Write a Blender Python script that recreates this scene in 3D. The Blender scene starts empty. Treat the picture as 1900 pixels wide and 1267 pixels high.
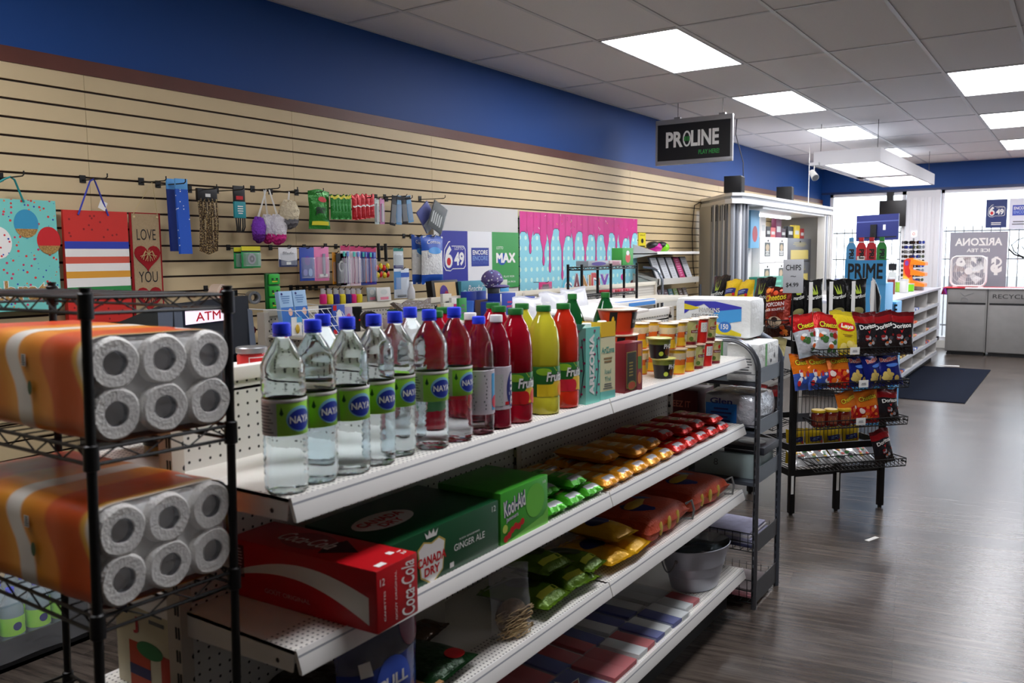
import bpy, bmesh, math, random
import numpy as np
from mathutils import Vector, Matrix, Euler
from math import sin, cos, pi, radians as R_, sqrt, atan2
rnd = random.Random(7)
SC = bpy.context.scene
COL = SC.collection

# ---------------------------------------------------------------- camera
FPX, YAW, PITCH, ROLL, EYE = 1568.8, 0.593856, 0.1018255, -0.0091562, 1.55
_F = Vector((-sin(YAW)*cos(PITCH), cos(YAW)*cos(PITCH), -sin(PITCH)))
_R = Vector((cos(YAW), sin(YAW), 0)); _U = _R.cross(_F)
_R, _U = _R*cos(ROLL)+_U*sin(ROLL), _U*cos(ROLL)-_R*sin(ROLL)
cam_data = bpy.data.cameras.new('camera'); cam = bpy.data.objects.new('camera', cam_data)
COL.objects.link(cam)
cam_data.sensor_width = 36; cam_data.lens = 36*FPX/1900; cam_data.clip_start = .02; cam_data.clip_end = 300
cam.matrix_world = Matrix(((_R.x, _U.x, -_F.x, 0), (_R.y, _U.y, -_F.y, 0), (_R.z, _U.z, -_F.z, EYE), (0, 0, 0, 1)))
cam_data.dof.use_dof = True; cam_data.dof.focus_distance = 4.2; cam_data.dof.aperture_fstop = 5.6
SC.camera = cam
def ray(x, y): return _R*((x-950)/FPX)-_U*((y-633.5)/FPX)+_F
def onX(x, y, X): v = ray(x, y); return Vector((0, 0, EYE))+v*(X/v.x)
def onY(x, y, Y): v = ray(x, y); return Vector((0, 0, EYE))+v*(Y/v.y)
def onZ(x, y, Z): v = ray(x, y); return Vector((0, 0, EYE))+v*((Z-EYE)/v.z)

# ---------------------------------------------------------------- world, view
SC.view_settings.view_transform = 'Standard'; SC.view_settings.look = 'None'
SC.view_settings.gamma = 1; SC.view_settings.use_curve_mapping = False
SC.view_settings.exposure = 0.42
SC.cycles.use_denoising = True
SC.cycles.max_bounces = 10; SC.cycles.diffuse_bounces = 4; SC.cycles.glossy_bounces = 4
SC.cycles.transmission_bounces = 10; SC.cycles.transparent_max_bounces = 12
SC.cycles.sample_clamp_indirect = 6.0
SC.cycles.caustics_reflective = False; SC.cycles.caustics_refractive = False
W = bpy.data.worlds.new('sky'); SC.world = W; W.use_nodes = True
bg = W.node_tree.nodes['Background']; bg.inputs[0].default_value = (.80, .90, 1, 1); bg.inputs[1].default_value = 4.2
PANEL_E, CANOPY_E = 15.5, 8.0     # ceiling panels, hanging canopy

# ---------------------------------------------------------------- materials
MATS = {}
def lin(c): return tuple(((v/255)/12.92 if v/255 <= .04045 else ((v/255+.055)/1.055)**2.4) for v in c)
def mat(name, rgb, rough=.5, metal=0, trans=0, ior=1.45, emit=0, alpha=1, spec=.5, coat=0, noise=0, nscale=20, bump=0, bscale=60, sss=0):
    if name in MATS: return MATS[name]
    m = bpy.data.materials.new(name); m.use_nodes = True; nt = m.node_tree; b = nt.nodes['Principled BSDF']
    c = lin(rgb)+(1,); b.inputs['Base Color'].default_value = c
    b.inputs['Roughness'].default_value = rough; b.inputs['Metallic'].default_value = metal
    b.inputs['Transmission Weight'].default_value = trans; b.inputs['IOR'].default_value = ior
    b.inputs['Specular IOR Level'].default_value = spec; b.inputs['Alpha'].default_value = alpha
    b.inputs['Coat Weight'].default_value = coat
    if emit: b.inputs['Emission Color'].default_value = c; b.inputs['Emission Strength'].default_value = emit
    if noise or bump:
        tc = nt.nodes.new('ShaderNodeTexCoord')
        if noise:
            n = nt.nodes.new('ShaderNodeTexNoise'); n.inputs['Scale'].default_value = nscale; n.inputs['Detail'].default_value = 5
            nt.links.new(tc.outputs['Object'], n.inputs['Vector'])
            mx = nt.nodes.new('ShaderNodeMix'); mx.data_type = 'RGBA'
            mx.inputs[6].default_value = tuple(v*(1-noise) for v in c[:3])+(1,); mx.inputs[7].default_value = tuple(min(1, v*(1+noise)) for v in c[:3])+(1,)
            nt.links.new(n.outputs['Fac'], mx.inputs[0]); nt.links.new(mx.outputs[2], b.inputs['Base Color'])
        if bump:
            n2 = nt.nodes.new('ShaderNodeTexNoise'); n2.inputs['Scale'].default_value = bscale; n2.inputs['Detail'].default_value = 4
            nt.links.new(tc.outputs['Object'], n2.inputs['Vector'])
            bp = nt.nodes.new('ShaderNodeBump'); bp.inputs['Strength'].default_value = bump; bp.inputs['Distance'].default_value = .01
            nt.links.new(n2.outputs['Fac'], bp.inputs['Height']); nt.links.new(bp.outputs['Normal'], b.inputs['Normal'])
    MATS[name] = m; return m
def col(rgb, rough=.5, **k): return mat('tint_%d_%d_%d_%d' % (rgb[0], rgb[1], rgb[2], int(rough*100)), rgb, rough, **k)
def foil(rgb): return mat('foil_%d_%d_%d' % rgb, rgb, .24, metal=.3, bump=.6, bscale=30)
def nodes(m): return m.node_tree.nodes, m.node_tree.links, m.node_tree.nodes['Principled BSDF']
def mathn(N, L, op, a, b=None):
    n = N.new('ShaderNodeMath'); n.operation = op
    for i, v in enumerate((a, b)):
        if v is None: continue
        if isinstance(v, (int, float)): n.inputs[i].default_value = v
        else: L.new(v, n.inputs[i])
    return n.outputs[0]
def holes(m, axes, pitch, r, dark, lim=None):
    """round punched holes on a regular pitch over an object-space plane"""
    N, L, b = nodes(m); tc = N.new('ShaderNodeTexCoord'); s = N.new('ShaderNodeSeparateXYZ'); L.new(tc.outputs['Object'], s.inputs[0])
    d = []
    for a in axes:
        o = s.outputs['XYZ'.index(a)]
        f = mathn(N, L, 'FRACT', mathn(N, L, 'ADD', mathn(N, L, 'DIVIDE', o, pitch), 100))
        f = mathn(N, L, 'SUBTRACT', f, .5); d.append(mathn(N, L, 'MULTIPLY', f, f))
    q = mathn(N, L, 'LESS_THAN', mathn(N, L, 'ADD', d[0], d[1]), (r/pitch)**2)
    if lim:
        a, lo, hi = lim; o = s.outputs['XYZ'.index(a)]
        q = mathn(N, L, 'MULTIPLY', q, mathn(N, L, 'MULTIPLY', mathn(N, L, 'GREATER_THAN', o, lo), mathn(N, L, 'LESS_THAN', o, hi)))
    mx = N.new('ShaderNodeMix'); mx.data_type = 'RGBA'; L.new(q, mx.inputs[0])
    mx.inputs[6].default_value = b.inputs['Base Color'].default_value; mx.inputs[7].default_value = lin(dark)+(1,)
    L.new(mx.outputs[2], b.inputs['Base Color']); return m
def specks(m, scale, thr, colors):
    """confetti: sparse voronoi cells in random colours"""
    N, L, b = nodes(m); tc = N.new('ShaderNodeTexCoord'); v = N.new('ShaderNodeTexVoronoi'); v.inputs['Scale'].default_value = scale
    L.new(tc.outputs['Object'], v.inputs['Vector'])
    rp = N.new('ShaderNodeValToRGB'); rp.color_ramp.interpolation = 'CONSTANT'; sp = N.new('ShaderNodeSeparateColor')
    L.new(v.outputs['Color'], sp.inputs[0]); L.new(sp.outputs[0], rp.inputs[0])
    el = rp.color_ramp.elements; el[0].color = lin(colors[0])+(1,); el[0].position = 0; el[1].position = 1/len(colors); el[1].color = lin(colors[1])+(1,)
    for i, c in enumerate(colors[2:]): e = el.new((i+2)/len(colors)); e.color = lin(c)+(1,)
    q = mathn(N, L, 'LESS_THAN', v.outputs['Distance'], thr); mx = N.new('ShaderNodeMix'); mx.data_type = 'RGBA'
    L.new(q, mx.inputs[0]); mx.inputs[6].default_value = b.inputs['Base Color'].default_value; L.new(rp.outputs[0], mx.inputs[7])
    L.new(mx.outputs[2], b.inputs['Base Color']); return m

# ---------------------------------------------------------------- text outlines
_TC = {}
def glyphs(s, bold=0.0, shear=0.0):
    k = (s, bold, shear)
    if k in _TC: return _TC[k]
    cu = bpy.data.curves.new('lettering', 'FONT'); cu.body = s; cu.offset = 0 if 'M' in s else bold; cu.shear = shear; cu.fill_mode = 'FRONT'; cu.resolution_u = 3
    o = bpy.data.objects.new('lettering', cu); COL.objects.link(o)
    bpy.context.view_layer.update()
    me = o.to_mesh(); vs = [(v.co.x, v.co.y, 0) for v in me.vertices]; fs = [tuple(p.vertices) for p in me.polygons]
    o.to_mesh_clear(); bpy.data.objects.remove(o); bpy.data.curves.remove(cu)
    if 'M' in s and bold:
        v0, f0 = vs, fs; vs, fs = [], []
        for i, (dx, dy) in enumerate(((0, 0), (1, 1), (-1, 1), (1, -1), (-1, -1))): fs += [tuple(q+len(vs) for q in f) for f in f0]; vs += [(x+dx*bold*.8, y+dy*bold*.8, i*1.2e-4) for x, y, _ in v0]
    if vs:
        x0 = min(v[0] for v in vs); x1 = max(v[0] for v in vs); y0 = min(v[1] for v in vs); y1 = max(v[1] for v in vs)
    else: x0 = y0 = 0; x1 = y1 = 1
    _TC[k] = (vs, fs, (x0, x1, y0, y1)); return _TC[k]

# ---------------------------------------------------------------- mesh builder
def frame(o, u, w):
    """2-D to 3-D map: origin o, u along x, w along y, third argument = lift along the normal"""
    o, u, w = Vector(o), Vector(u).normalized(), Vector(w).normalized(); n = u.cross(w)
    return lambda x, y, h=0: o+u*x+w*y+n*h
def drum(cx, cy, z0, r, a0=0.0):
    """map onto a cylinder side: x = arc length from heading a0, y = height"""
    rr = r if callable(r) else (lambda z: r)
    def f(x, y, h=0):
        q = rr(y)+h; a = a0+x/rr(y); return Vector((cx+q*cos(a), cy+q*sin(a), z0+y))
    f.curved = True; return f
class MB:
    def __init__(s): s.v = []; s.f = []; s.m = []; s.sm = []; s.X = None
    def add(s, vs, fs, m, smooth=False):
        n = len(s.v); X = s.X
        s.v += [tuple(X @ Vector(p)) if X else tuple(p) for p in vs]
        s.f += [tuple(i+n for i in f) for f in fs]; s.m += [m]*len(fs) if not isinstance(m, list) else m; s.sm += [smooth]*len(fs); return s
    def box(s, a, b, m, bev=0):
        x0, y0, z0 = (min(p, q) for p, q in zip(a, b)); x1, y1, z1 = (max(p, q) for p, q in zip(a, b))
        if bev and min(x1-x0, y1-y0, z1-z0) > 2.2*bev:
            bm = bmesh.new(); bmesh.ops.create_cube(bm, size=1)
            for v in bm.verts: v.co = Vector(((x0+x1)/2+v.co.x*(x1-x0), (y0+y1)/2+v.co.y*(y1-y0), (z0+z1)/2+v.co.z*(z1-z0)))
            bmesh.ops.bevel(bm, geom=bm.edges[:], offset=bev, segments=2, affect='EDGES', profile=.6)
            s.add([v.co[:] for v in bm.verts], [[v.index for v in f.verts] for f in bm.faces], m, True); bm.free(); return s
        vs = [(x, y, z) for z in (z0, z1) for y in (y0, y1) for x in (x0, x1)]
        return s.add(vs, [(0, 2, 3, 1), (4, 5, 7, 6), (0, 1, 5, 4), (2, 6, 7, 3), (0, 4, 6, 2), (1, 3, 7, 5)], m)
    def hexa(s, p, m): return s.add(p, [(0, 3, 2, 1), (4, 5, 6, 7), (0, 1, 5, 4), (1, 2, 6, 5), (2, 3, 7, 6), (3, 0, 4, 7)], m)
    def obox(s, fr, x0, y0, x1, y1, h0, h1, m):
        return s.hexa([fr(x0, y0, h0), fr(x1, y0, h0), fr(x1, y1, h0), fr(x0, y1, h0), fr(x0, y0, h1), fr(x1, y0, h1), fr(x1, y1, h1), fr(x0, y1, h1)], m)
    def poly(s, fr, pts, m, h=0.001, depth=None):
        n = len(pts); top = [fr(x, y, h) for x, y in pts]
        if depth is None: return s.add(top, [tuple(range(n))], m)
        bot = [fr(x, y, h-depth) for x, y in pts]
        return s.add(top+bot, [tuple(range(n)), tuple(reversed(range(n, 2*n)))]+[(i, i+n, (i+1) % n+n, (i+1) % n) for i in range(n)], m)
    def disc(s, fr, cx, cy, rx, ry, m, h=.001, n=24, a0=0, a1=2*pi, sub=1):
        if not getattr(fr, 'curved', 0): return s.poly(fr, [(cx+rx*cos(a0+(a1-a0)*i/n), cy+ry*sin(a0+(a1-a0)*i/n)) for i in range(n if a1-a0 > 6.28 else n+1)], m, h)
        K = 5; vs = [fr(cx+rx*k/K*cos(2*pi*i/n), cy+ry*k/K*sin(2*pi*i/n), h) for k in range(K+1) for i in range(n)]
        return s.add(vs, [(k*n+i, k*n+(i+1) % n, (k+1)*n+(i+1) % n, (k+1)*n+i)[::-1] for k in range(K) for i in range(n)], m)
    def ring(s, fr, cx, cy, rx, ry, t, m, h=.001, n=28):
        vs = [fr(cx+(rx-q)*cos(2*pi*i/n), cy+(ry-q)*sin(2*pi*i/n), h) for q in (0, t) for i in range(n)]
        return s.add(vs, [(i, (i+1) % n, n+(i+1) % n, n+i) for i in range(n)], m)
    def patch(s, fr, x0, y0, x1, y1, m, h=.001, nx=1, ny=1):
        vs = [fr(x0+(x1-x0)*i/nx, y0+(y1-y0)*j/ny, h) for j in range(ny+1) for i in range(nx+1)]
        return s.add(vs, [(j*(nx+1)+i, j*(nx+1)+i+1, (j+1)*(nx+1)+i+1, (j+1)*(nx+1)+i) for j in range(ny) for i in range(nx)], m, nx > 2)
    def text(s, fr, t, cx, cy, w, h, m, lift=.0015, bold=0.0, shear=0.0, rot=0):
        """lettering fitted into a w x h box centred at cx, cy"""
        vs, fs, (x0, x1, y0, y1) = glyphs(t, bold, shear); c, q = cos(rot), sin(rot); o = []
        for x, y, dz in vs:
            a = ((x-x0)/(x1-x0)-.5)*w; b = ((y-y0)/(y1-y0)-.5)*h
            o.append(fr(cx+a*c-b*q, cy+a*q+b*c, lift+dz))
        return s.add(o, fs, m)
    def lines(s, fr, cx, cy, w, h, n, m, lift=.0015):
        r = random.Random(int(cx*1e4+cy*1e3+n)); y = cy+h/2
        for i in range(n):
            ww = w*(.6+.4*r.random()); s.patch(fr, cx-ww/2, y-h/n*.75, cx+ww/2, y-h/n*.3, m, lift, max(1, int(w/.03)) if w < .12 else 1); y -= h/n
        return s
    def lathe(s, prof, m, c=(0, 0, 0), seg=24, axis='Z', cap=True, rfun=None):
        vs = []; 
        for r, z in prof:
            for i in range(seg):
                a = 2*pi*i/seg; q = r*(rfun(a, z) if rfun else 1); p = (q*cos(a), q*sin(a), z)
                if axis == 'X': p = (p[2], p[0], p[1])
                elif axis == 'Y': p = (p[1], p[2], p[0])
                vs.append((p[0]+c[0], p[1]+c[1], p[2]+c[2]))
        fs = [(j*seg+i, j*seg+(i+1) % seg, (j+1)*seg+(i+1) % seg, (j+1)*seg+i) for j in range(len(prof)-1) for i in range(seg)]
        mm = m if not callable(m) else [m((prof[j][1]+prof[j+1][1])/2) for j in range(len(prof)-1) for i in range(seg)]
        s.add(vs, fs, mm if not isinstance(mm, list) else mm, True)
        if cap:
            m0 = mm[0] if isinstance(mm, list) else mm; m1 = mm[-1] if isinstance(mm, list) else mm; n = len(s.v)-len(vs)
            if prof[0][0] > 1e-5: s.f.append(tuple(reversed(range(n, n+seg)))); s.m.append(m0); s.sm.append(False)
            if prof[-1][0] > 1e-5: s.f.append(tuple(range(n+(len(prof)-1)*seg, n+len(prof)*seg))); s.m.append(m1); s.sm.append(False)
        return s
    def cyl(s, a, b, r, m, seg=12, r2=None):
        return s.tube([a, b], [r, r if r2 is None else r2], m, seg)
    def tube(s, pts, r, m, seg=8, closed=False):
        pts = [Vector(p) for p in pts]; n = len(pts); vs = []; up = None
        for i, p in enumerate(pts):
            t = (pts[(i+1) % n]-pts[i-1]) if closed else (pts[min(i+1, n-1)]-pts[max(i-1, 0)])
            t = t.normalized() if t.length > 1e-9 else Vector((0, 0, 1))
            if up is None: up = Vector((0, 0, 1)) if abs(t.z) < .9 else Vector((1, 0, 0))
            a = t.cross(up); a = a.normalized() if a.length > 1e-6 else t.orthogonal().normalized(); b = a.cross(t).normalized(); up = b
            rr = r[i] if isinstance(r, (list, tuple)) else r
            vs += [p+a*rr*cos(2*pi*k/seg)+b*rr*sin(2*pi*k/seg) for k in range(seg)]
        e = n if closed else n-1
        s.add(vs, [(i*seg+k, i*seg+(k+1) % seg, ((i+1) % n)*seg+(k+1) % seg, ((i+1) % n)*seg+k) for i in range(e) for k in range(seg)], m, True)
        if not closed:
            q = len(s.v)-len(vs); s.f += [tuple(reversed(range(q, q+seg))), tuple(range(q+(n-1)*seg, q+n*seg))]; s.m += [m, m]; s.sm += [False, False]
        return s
    def blob(s, c, r, m, seg=16, rings=10, f=None):
        vs = []; 
        for j in range(rings+1):
            t = pi*j/rings
            for i in range(seg):
                a = 2*pi*i/seg; d = Vector((sin(t)*cos(a), sin(t)*sin(a), cos(t))); k = f(d) if f else 1
                vs.append((c[0]+d.x*r[0]*k, c[1]+d.y*r[1]*k, c[2]+d.z*r[2]*k))
        return s.add(vs, [(j*seg+i, (j+1)*seg+i, (j+1)*seg+(i+1) % seg, j*seg+(i+1) % seg) for j in range(rings) for i in range(seg)], m, True)
    def bag(s, w, h, d, mf, mb=None, nu=14, nv=20, seed=0, crimp=.05):
        """inflated film bag standing on z=0, front towards -Y; mf(u,v) may pick the film of each patch. returns the front-surface map"""
        r = random.Random(seed); ph = [r.random()*6.3 for _ in range(6)]
        def sh(u, v):
            e = max(0, 1-abs(u)**2.6)**.62; q = min(1, max(0, (v-crimp)/(1-2*crimp))); g = max(0, sin(pi*q))**.55*(1-.25*q)
            return e*g*d/2*(1+.05*sin(7*u+ph[0]+5*v)+.04*sin(13*v+ph[1]+3*u))
        def xs(u, v): return u*w/2*(1-.07*sin(pi*min(1, max(0, v)))+.015*sin(9*v+ph[2]+u))
        def S(u, v, off=0):
            edge = .003*sin(30*u+ph[3])*(1 if (v < crimp or v > 1-crimp) else 0)
            return Vector((xs(u, v), -sh(u, v)-off+edge, v*h+.006*sin(3*u+ph[4])*v))
        def B(u, v): p = S(u, v); return Vector((p.x, sh(u, v)*.8+.0008, p.z))
        P = lambda fn: [fn(-1+2*i/nu, j/nv) for j in range(nv+1) for i in range(nu+1)]
        q = [(j*(nu+1)+i, j*(nu+1)+i+1, (j+1)*(nu+1)+i+1, (j+1)*(nu+1)+i) for j in range(nv) for i in range(nu)]
        ms = [mf(-1+2*(i+.5)/nu, (j+.5)/nv) if not isinstance(mf, bpy.types.Material) else mf for j in range(nv) for i in range(nu)]
        s.add(P(S), q, ms, True); s.add(P(B), [tuple(reversed(f)) for f in q], mb or ms[nu*nv//2], True)
        g = lambda x, y, hh=0: S(x/(w/2), y/h, .0012+hh)
        g.curved = True; return g
    def o(s, name, parent=None, label=None, sharp=35, world=False):
        me = bpy.data.meshes.new(name); vs = s.v
        if world and parent is not None:
            M = XF[parent.name].inverted(); vs = [tuple(M @ Vector(p)) for p in vs]
        me.from_pydata([tuple(p) for p in vs], [], s.f); sl = {}
        for m in s.m:
            if m.name not in sl: sl[m.name] = len(sl); me.materials.append(m)
        me.polygons.foreach_set('material_index', [sl[m.name] for m in s.m]); me.polygons.foreach_set('use_smooth', s.sm)
        me.validate(); me.update()
        if any(s.sm): me.set_sharp_from_angle(angle=R_(sharp))
        ob = bpy.data.objects.new(name, me); COL.objects.link(ob)
        if parent is not None: ob.parent = parent
        if label: ob['label'] = label
        return ob
XF = {}
def T(name, label, cat, loc=(0, 0, 0), rz=0, group=None, rx=0, ry=0):
    e = bpy.data.objects.new(name, None); COL.objects.link(e); e.empty_display_size = .05
    e.location = loc; e.rotation_euler = (rx, ry, rz); e['label'] = label; e['category'] = cat
    if group: e['group'] = group
    XF[e.name] = Matrix.Translation(Vector(loc)) @ Euler((rx, ry, rz)).to_matrix().to_4x4(); return e
def tag(o, label, cat, group=None, loc=None, rz=0, rx=0, ry=0, kind=None):
    o['label'] = label; o['category'] = cat
    if group: o['group'] = group
    if kind: o['kind'] = kind
    if loc is not None: o.location = loc; o.rotation_euler = (rx, ry, rz)
    return o
def struct(o): o['kind'] = 'structure'; return o
def dup(root, label, loc, rz=0, group=None, rx=0, ry=0, scale=None):
    r = root.copy(); COL.objects.link(r); r.location = loc; r.rotation_euler = (rx, ry, rz); r['label'] = label
    if group: r['group'] = group
    if scale: r.scale = scale
    XF[r.name] = Matrix.Translation(Vector(loc)) @ Euler((rx, ry, rz)).to_matrix().to_4x4()
    for ch in list(root.children):
        c = ch.copy(); COL.objects.link(c); c.parent = r
        for g in list(ch.children): d = g.copy(); COL.objects.link(d); d.parent = c
    return r
def subpart(mb, name, par, root):
    M = XF[root.name].inverted(); mb.v = [tuple(M @ Vector(p)) for p in mb.v]; return mb.o(name, par)

WHITE = mat('white_enamel', (232, 230, 224), .38); SHELFW = mat('shelf_white', (236, 233, 226), .33)
BLACK = mat('black_plastic', (16, 16, 18), .42); BLACKM = mat('black_metal', (9, 9, 10), .5)
STEEL = mat('brushed_steel', (150, 152, 155), .35, metal=.8); CHROME = mat('chrome', (200, 202, 205), .15, metal=1)
PAPERW = mat('white_paper', (235, 234, 230), .6); INK = mat('black_ink', (20, 20, 22), .5); GREYT = mat('small_grey_print', (105, 108, 112), .6)
RED = col((200, 24, 32), .4); NAVY = col((28, 34, 110), .4); CLEAR = mat('clear_film', (235, 240, 245), .12, trans=0, alpha=.22, spec=.9)
# ================================================================ the setting
XL, XR, YB, YF, ZC = -3.78, 3.4, -3.2, 15.1, 2.955
blue = mat('blue_wall_paint', (4, 66, 138), .6, noise=.06, nscale=2)
ceil = mat('ceiling_tile', (228, 225, 226), .95, noise=.05, nscale=90, bump=.25, bscale=240)
fl = mat('floor_vinyl_plank', (96, 88, 84), .27, spec=.5)
N, L, b = nodes(fl); tc = N.new('ShaderNodeTexCoord'); mp = N.new('ShaderNodeMapping'); L.new(tc.outputs['Object'], mp.inputs[0])
mp.inputs['Rotation'].default_value = (0, 0, R_(-9))
br = N.new('ShaderNodeTexBrick'); br.inputs['Scale'].default_value = 1; br.inputs['Brick Width'].default_value = 1.22; br.inputs['Row Height'].default_value = .155
br.inputs['Mortar Size'].default_value = .0012; br.offset = .37; L.new(mp.outputs[0], br.inputs[0])
br.inputs['Color1'].default_value = (.0, .0, .0, 1); br.inputs['Color2'].default_value = (1, 1, 1, 1); br.inputs['Mortar'].default_value = (0, 0, 0, 1)
m2 = N.new('ShaderNodeMapping'); m2.inputs['Scale'].default_value = (1.3, 16, 1); L.new(mp.outputs[0], m2.inputs[0])
n1 = N.new('ShaderNodeTexNoise'); n1.inputs['Scale'].default_value = 2.2; n1.inputs['Detail'].default_value = 7; n1.inputs['Roughness'].default_value = .65; L.new(m2.outputs[0], n1.inputs[0])
rp = N.new('ShaderNodeValToRGB'); e = rp.color_ramp.elements; e[0].position = .28; e[0].color = lin((37, 30, 26))+(1,); e[1].position = .72; e[1].color = lin((98, 88, 80))+(1,)
ad = mathn(N, L, 'ADD', n1.outputs['Fac'], mathn(N, L, 'MULTIPLY', mathn(N, L, 'SUBTRACT', br.outputs['Color'], .5), .16)); L.new(ad, rp.inputs[0]); L.new(rp.outputs[0], b.inputs['Base Color'])
bp = N.new('ShaderNodeBump'); bp.inputs['Strength'].default_value = .12; bp.inputs['Distance'].default_value = .004; L.new(n1.outputs['Fac'], bp.inputs['Height']); L.new(bp.outputs[0], b.inputs['Normal'])
struct(MB().box((XL, YB, -.08), (XR, YF+.15, 0), fl).o('floor'))
struct(MB().box((XL-.1, YB, ZC), (XR, YF+.1, ZC+.06), ceil).o('ceiling'))
GX = [-2.745+.583*k for k in range(-1, 11)]; GY = [5.09+1.256*j for j in range(-6, 8)]
g = MB(); TB = mat('ceiling_tee_bar', (205, 205, 208), .45)
for x in GX: g.box((x-.012, YB, ZC-.006), (x+.012, YF, ZC), TB)
for y in GY: g.box((XL, y-.012, ZC-.0055), (XR, y+.012, ZC), TB)
g.box((XL, YB, ZC-.006), (XL+.022, YF, ZC), TB).box((XL, YF-.022, ZC-.006), (XR, YF, ZC), TB)
struct(g.o('trim_1'))
wl = struct(MB().box((XL-.1, YB, 0), (XL, YF, ZC), blue).o('wall_left'))
struct(MB().box((XR, YB, 0), (XR+.1, YF, ZC), mat('grey_wall_paint', (150, 148, 146), .7)).o('wall_right'))
struct(MB().box((XL, YB-.1, 0), (XR, YB, ZC), mat('grey_wall_paint', (150, 148, 146), .7)).o('wall_rear'))
# slatwall: maple boards with real grooves, 8 ft panels
maple = mat('maple_slat', (208, 186, 146), .5, noise=.07, nscale=6)
N, L, b = nodes(maple); [setattr(n.inputs['Scale'], 'default_value', 3) for n in N if n.type == 'TEX_NOISE']
groove = mat('slat_groove', (46, 26, 16), .6)
seams = [YB]+[onX(px, 300, XL).y for px in (160, 540, 797, 1166)]; seams += [seams[-1]+2.44, seams[-1]+4.88, YF]
s = MB().box((XL, YB, .1), (XL+.006, YF, 2.37), groove)
zs = [2.37]+[2.297-.0762*k for k in range(29)]
for a, c in zip(zs, zs[1:]):
    for y0, y1 in zip(seams, seams[1:]):
        s.box((XL+.004, y0+.001, c+.005 if c < 2.37 else c), (XL+.019, y1-.001, a-.005 if a < 2.37 else a), maple)
struct(s.o('trim_2'))
struct(MB().box((XL, YB, 2.37), (XL+.024, YF, 2.435), mat('mahogany_trim', (92, 44, 32), .45, noise=.25, nscale=5)).o('trim_3'))
struct(MB().box((XL, YB, 0), (XL+.02, YF, .1), BLACK).o('baseboard_left'))
# front wall: blue header over the shop windows
WT = 2.52
fw = MB().box((XL, YF, WT), (XR, YF+.15, ZC), blue).box((XL, YF, 0), (XL+.14, YF+.15, WT), blue)
fw.box((XL, YF, 0), (XR, YF+.15, .12), WHITE); struct(fw.o('wall_front'))
struct(MB().box((XL, YF-.012, WT), (XR, YF, WT+.035), mat('navy_rail', (26, 44, 92), .4)).o('trim_4'))
def window(nm, x0, x1):
    f = MB(); fm = mat('window_frame_white', (236, 236, 240), .4)
    for a, c in (((x0, YF+.03, .12), (x0+.05, YF+.1, WT)), ((x1-.05, YF+.03, .12), (x1, YF+.1, WT)), ((x0, YF+.03, .12), (x1, YF+.1, .18)), ((x0, YF+.03, WT-.05), (x1, YF+.1, WT))): f.box(a, c, fm)
    f = struct(f.o(nm)); p = MB().box((x0+.05, YF+.06, .18), (x1-.05, YF+.066, WT-.05), mat('window_glass', (245, 250, 255), .0, alpha=.12, spec=.5)).o('pane', f); p['kind'] = 'structure'
window('window_1', XL+.14, -2.46); window('window_2', -1.94, XR)
# ribbed white column between the two windows
c = MB(); cw = mat('white_column', (222, 222, 226), .5); c.box((-2.44, YF-.02, 0), (-1.96, YF+.2, WT), cw)
for k in range(5): c.box((-2.44+.105*k, YF-.035, 0), (-2.44+.105*k+.06, YF-.02, WT-.11), cw, .004)
c.box((-2.0, YF-.05, 0), (-1.94, YF, WT), cw); struct(c.o('trim_5'))
# outside: pavement, pale street fronts
struct(MB().box((-30, YF+.15, -.1), (30, 60, -.02), col((110, 108, 106), .9)).o('street_ground'))
def grille(x0, x1, nm, lab):
    t = T(nm, lab, 'security grille', ((x0+x1)/2, YF+.3, 0))
    for z in (.35, 1.42, 1.87): MB().box((x0, YF+.29, z-.012), (x1, YF+.31, z+.012), INK).o('rail', t, world=True)
    n = int((x1-x0)/.127)
    for i in range(n):
        x = x0+.06+.127*i; MB().cyl((x, YF+.3, 0), (x, YF+.3, 1.93), .0085, INK, 8).cyl((x, YF+.3, 1.93), (x, YF+.3, 1.99), .0085, INK, 8, r2=.001).o('bar', t, world=True)
grille(-3.64, -2.46, 'window_grille', 'black spiked window bars outside the left shop window behind the monitor')
grille(-1.94, .9, 'window_grille', 'black spiked window bars outside the right shop window behind the box fan')

# ceiling light panels
def ceiling_light(i, j, lab):
    x0, y0 = -2.745+.583*i, 5.09+1.256*j
    t = T('ceiling_light', lab, 'light', (x0+.29, y0+.628, ZC), group=None)
    a, c, d, e = x0+.012, x0+.571, y0+.012, y0+1.244
    f = MB().box((a, d, ZC-.008), (a+.014, e, ZC+.0), TB).box((c-.014, d, ZC-.008), (c, e, ZC), TB).box((a, d, ZC-.008), (c, d+.014, ZC), TB).box((a, e-.014, ZC-.008), (c, e, ZC), TB)
    f.o('light_frame', t, world=True)
    MB().box((a+.014, d+.014, ZC-.005), (c-.014, e-.014, ZC-.001), mat('light_diffuser', (250, 250, 255), .5, emit=PANEL_E)).o('diffuser', t, world=True)
ceiling_light(0, 0, 'largest lit ceiling panel, nearest the blue wall, above the middle of the shop')
ceiling_light(0, 2, 'second lit ceiling panel in the left row, above and right of the black hanging sign')
ceiling_light(0, 4, 'third lit ceiling panel in the left row, just left of the hanging light box')
ceiling_light(0, 6, 'fourth lit ceiling panel in the left row, hidden behind the hanging light box')
ceiling_light(3, 2, 'nearest lit ceiling panel of the right row, cut by the frame edge')
ceiling_light(3, 4, 'middle lit ceiling panel of the right row at the frame edge')
ceiling_light(3, 6, 'farthest lit ceiling panel of the right row near the blue header')
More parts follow.
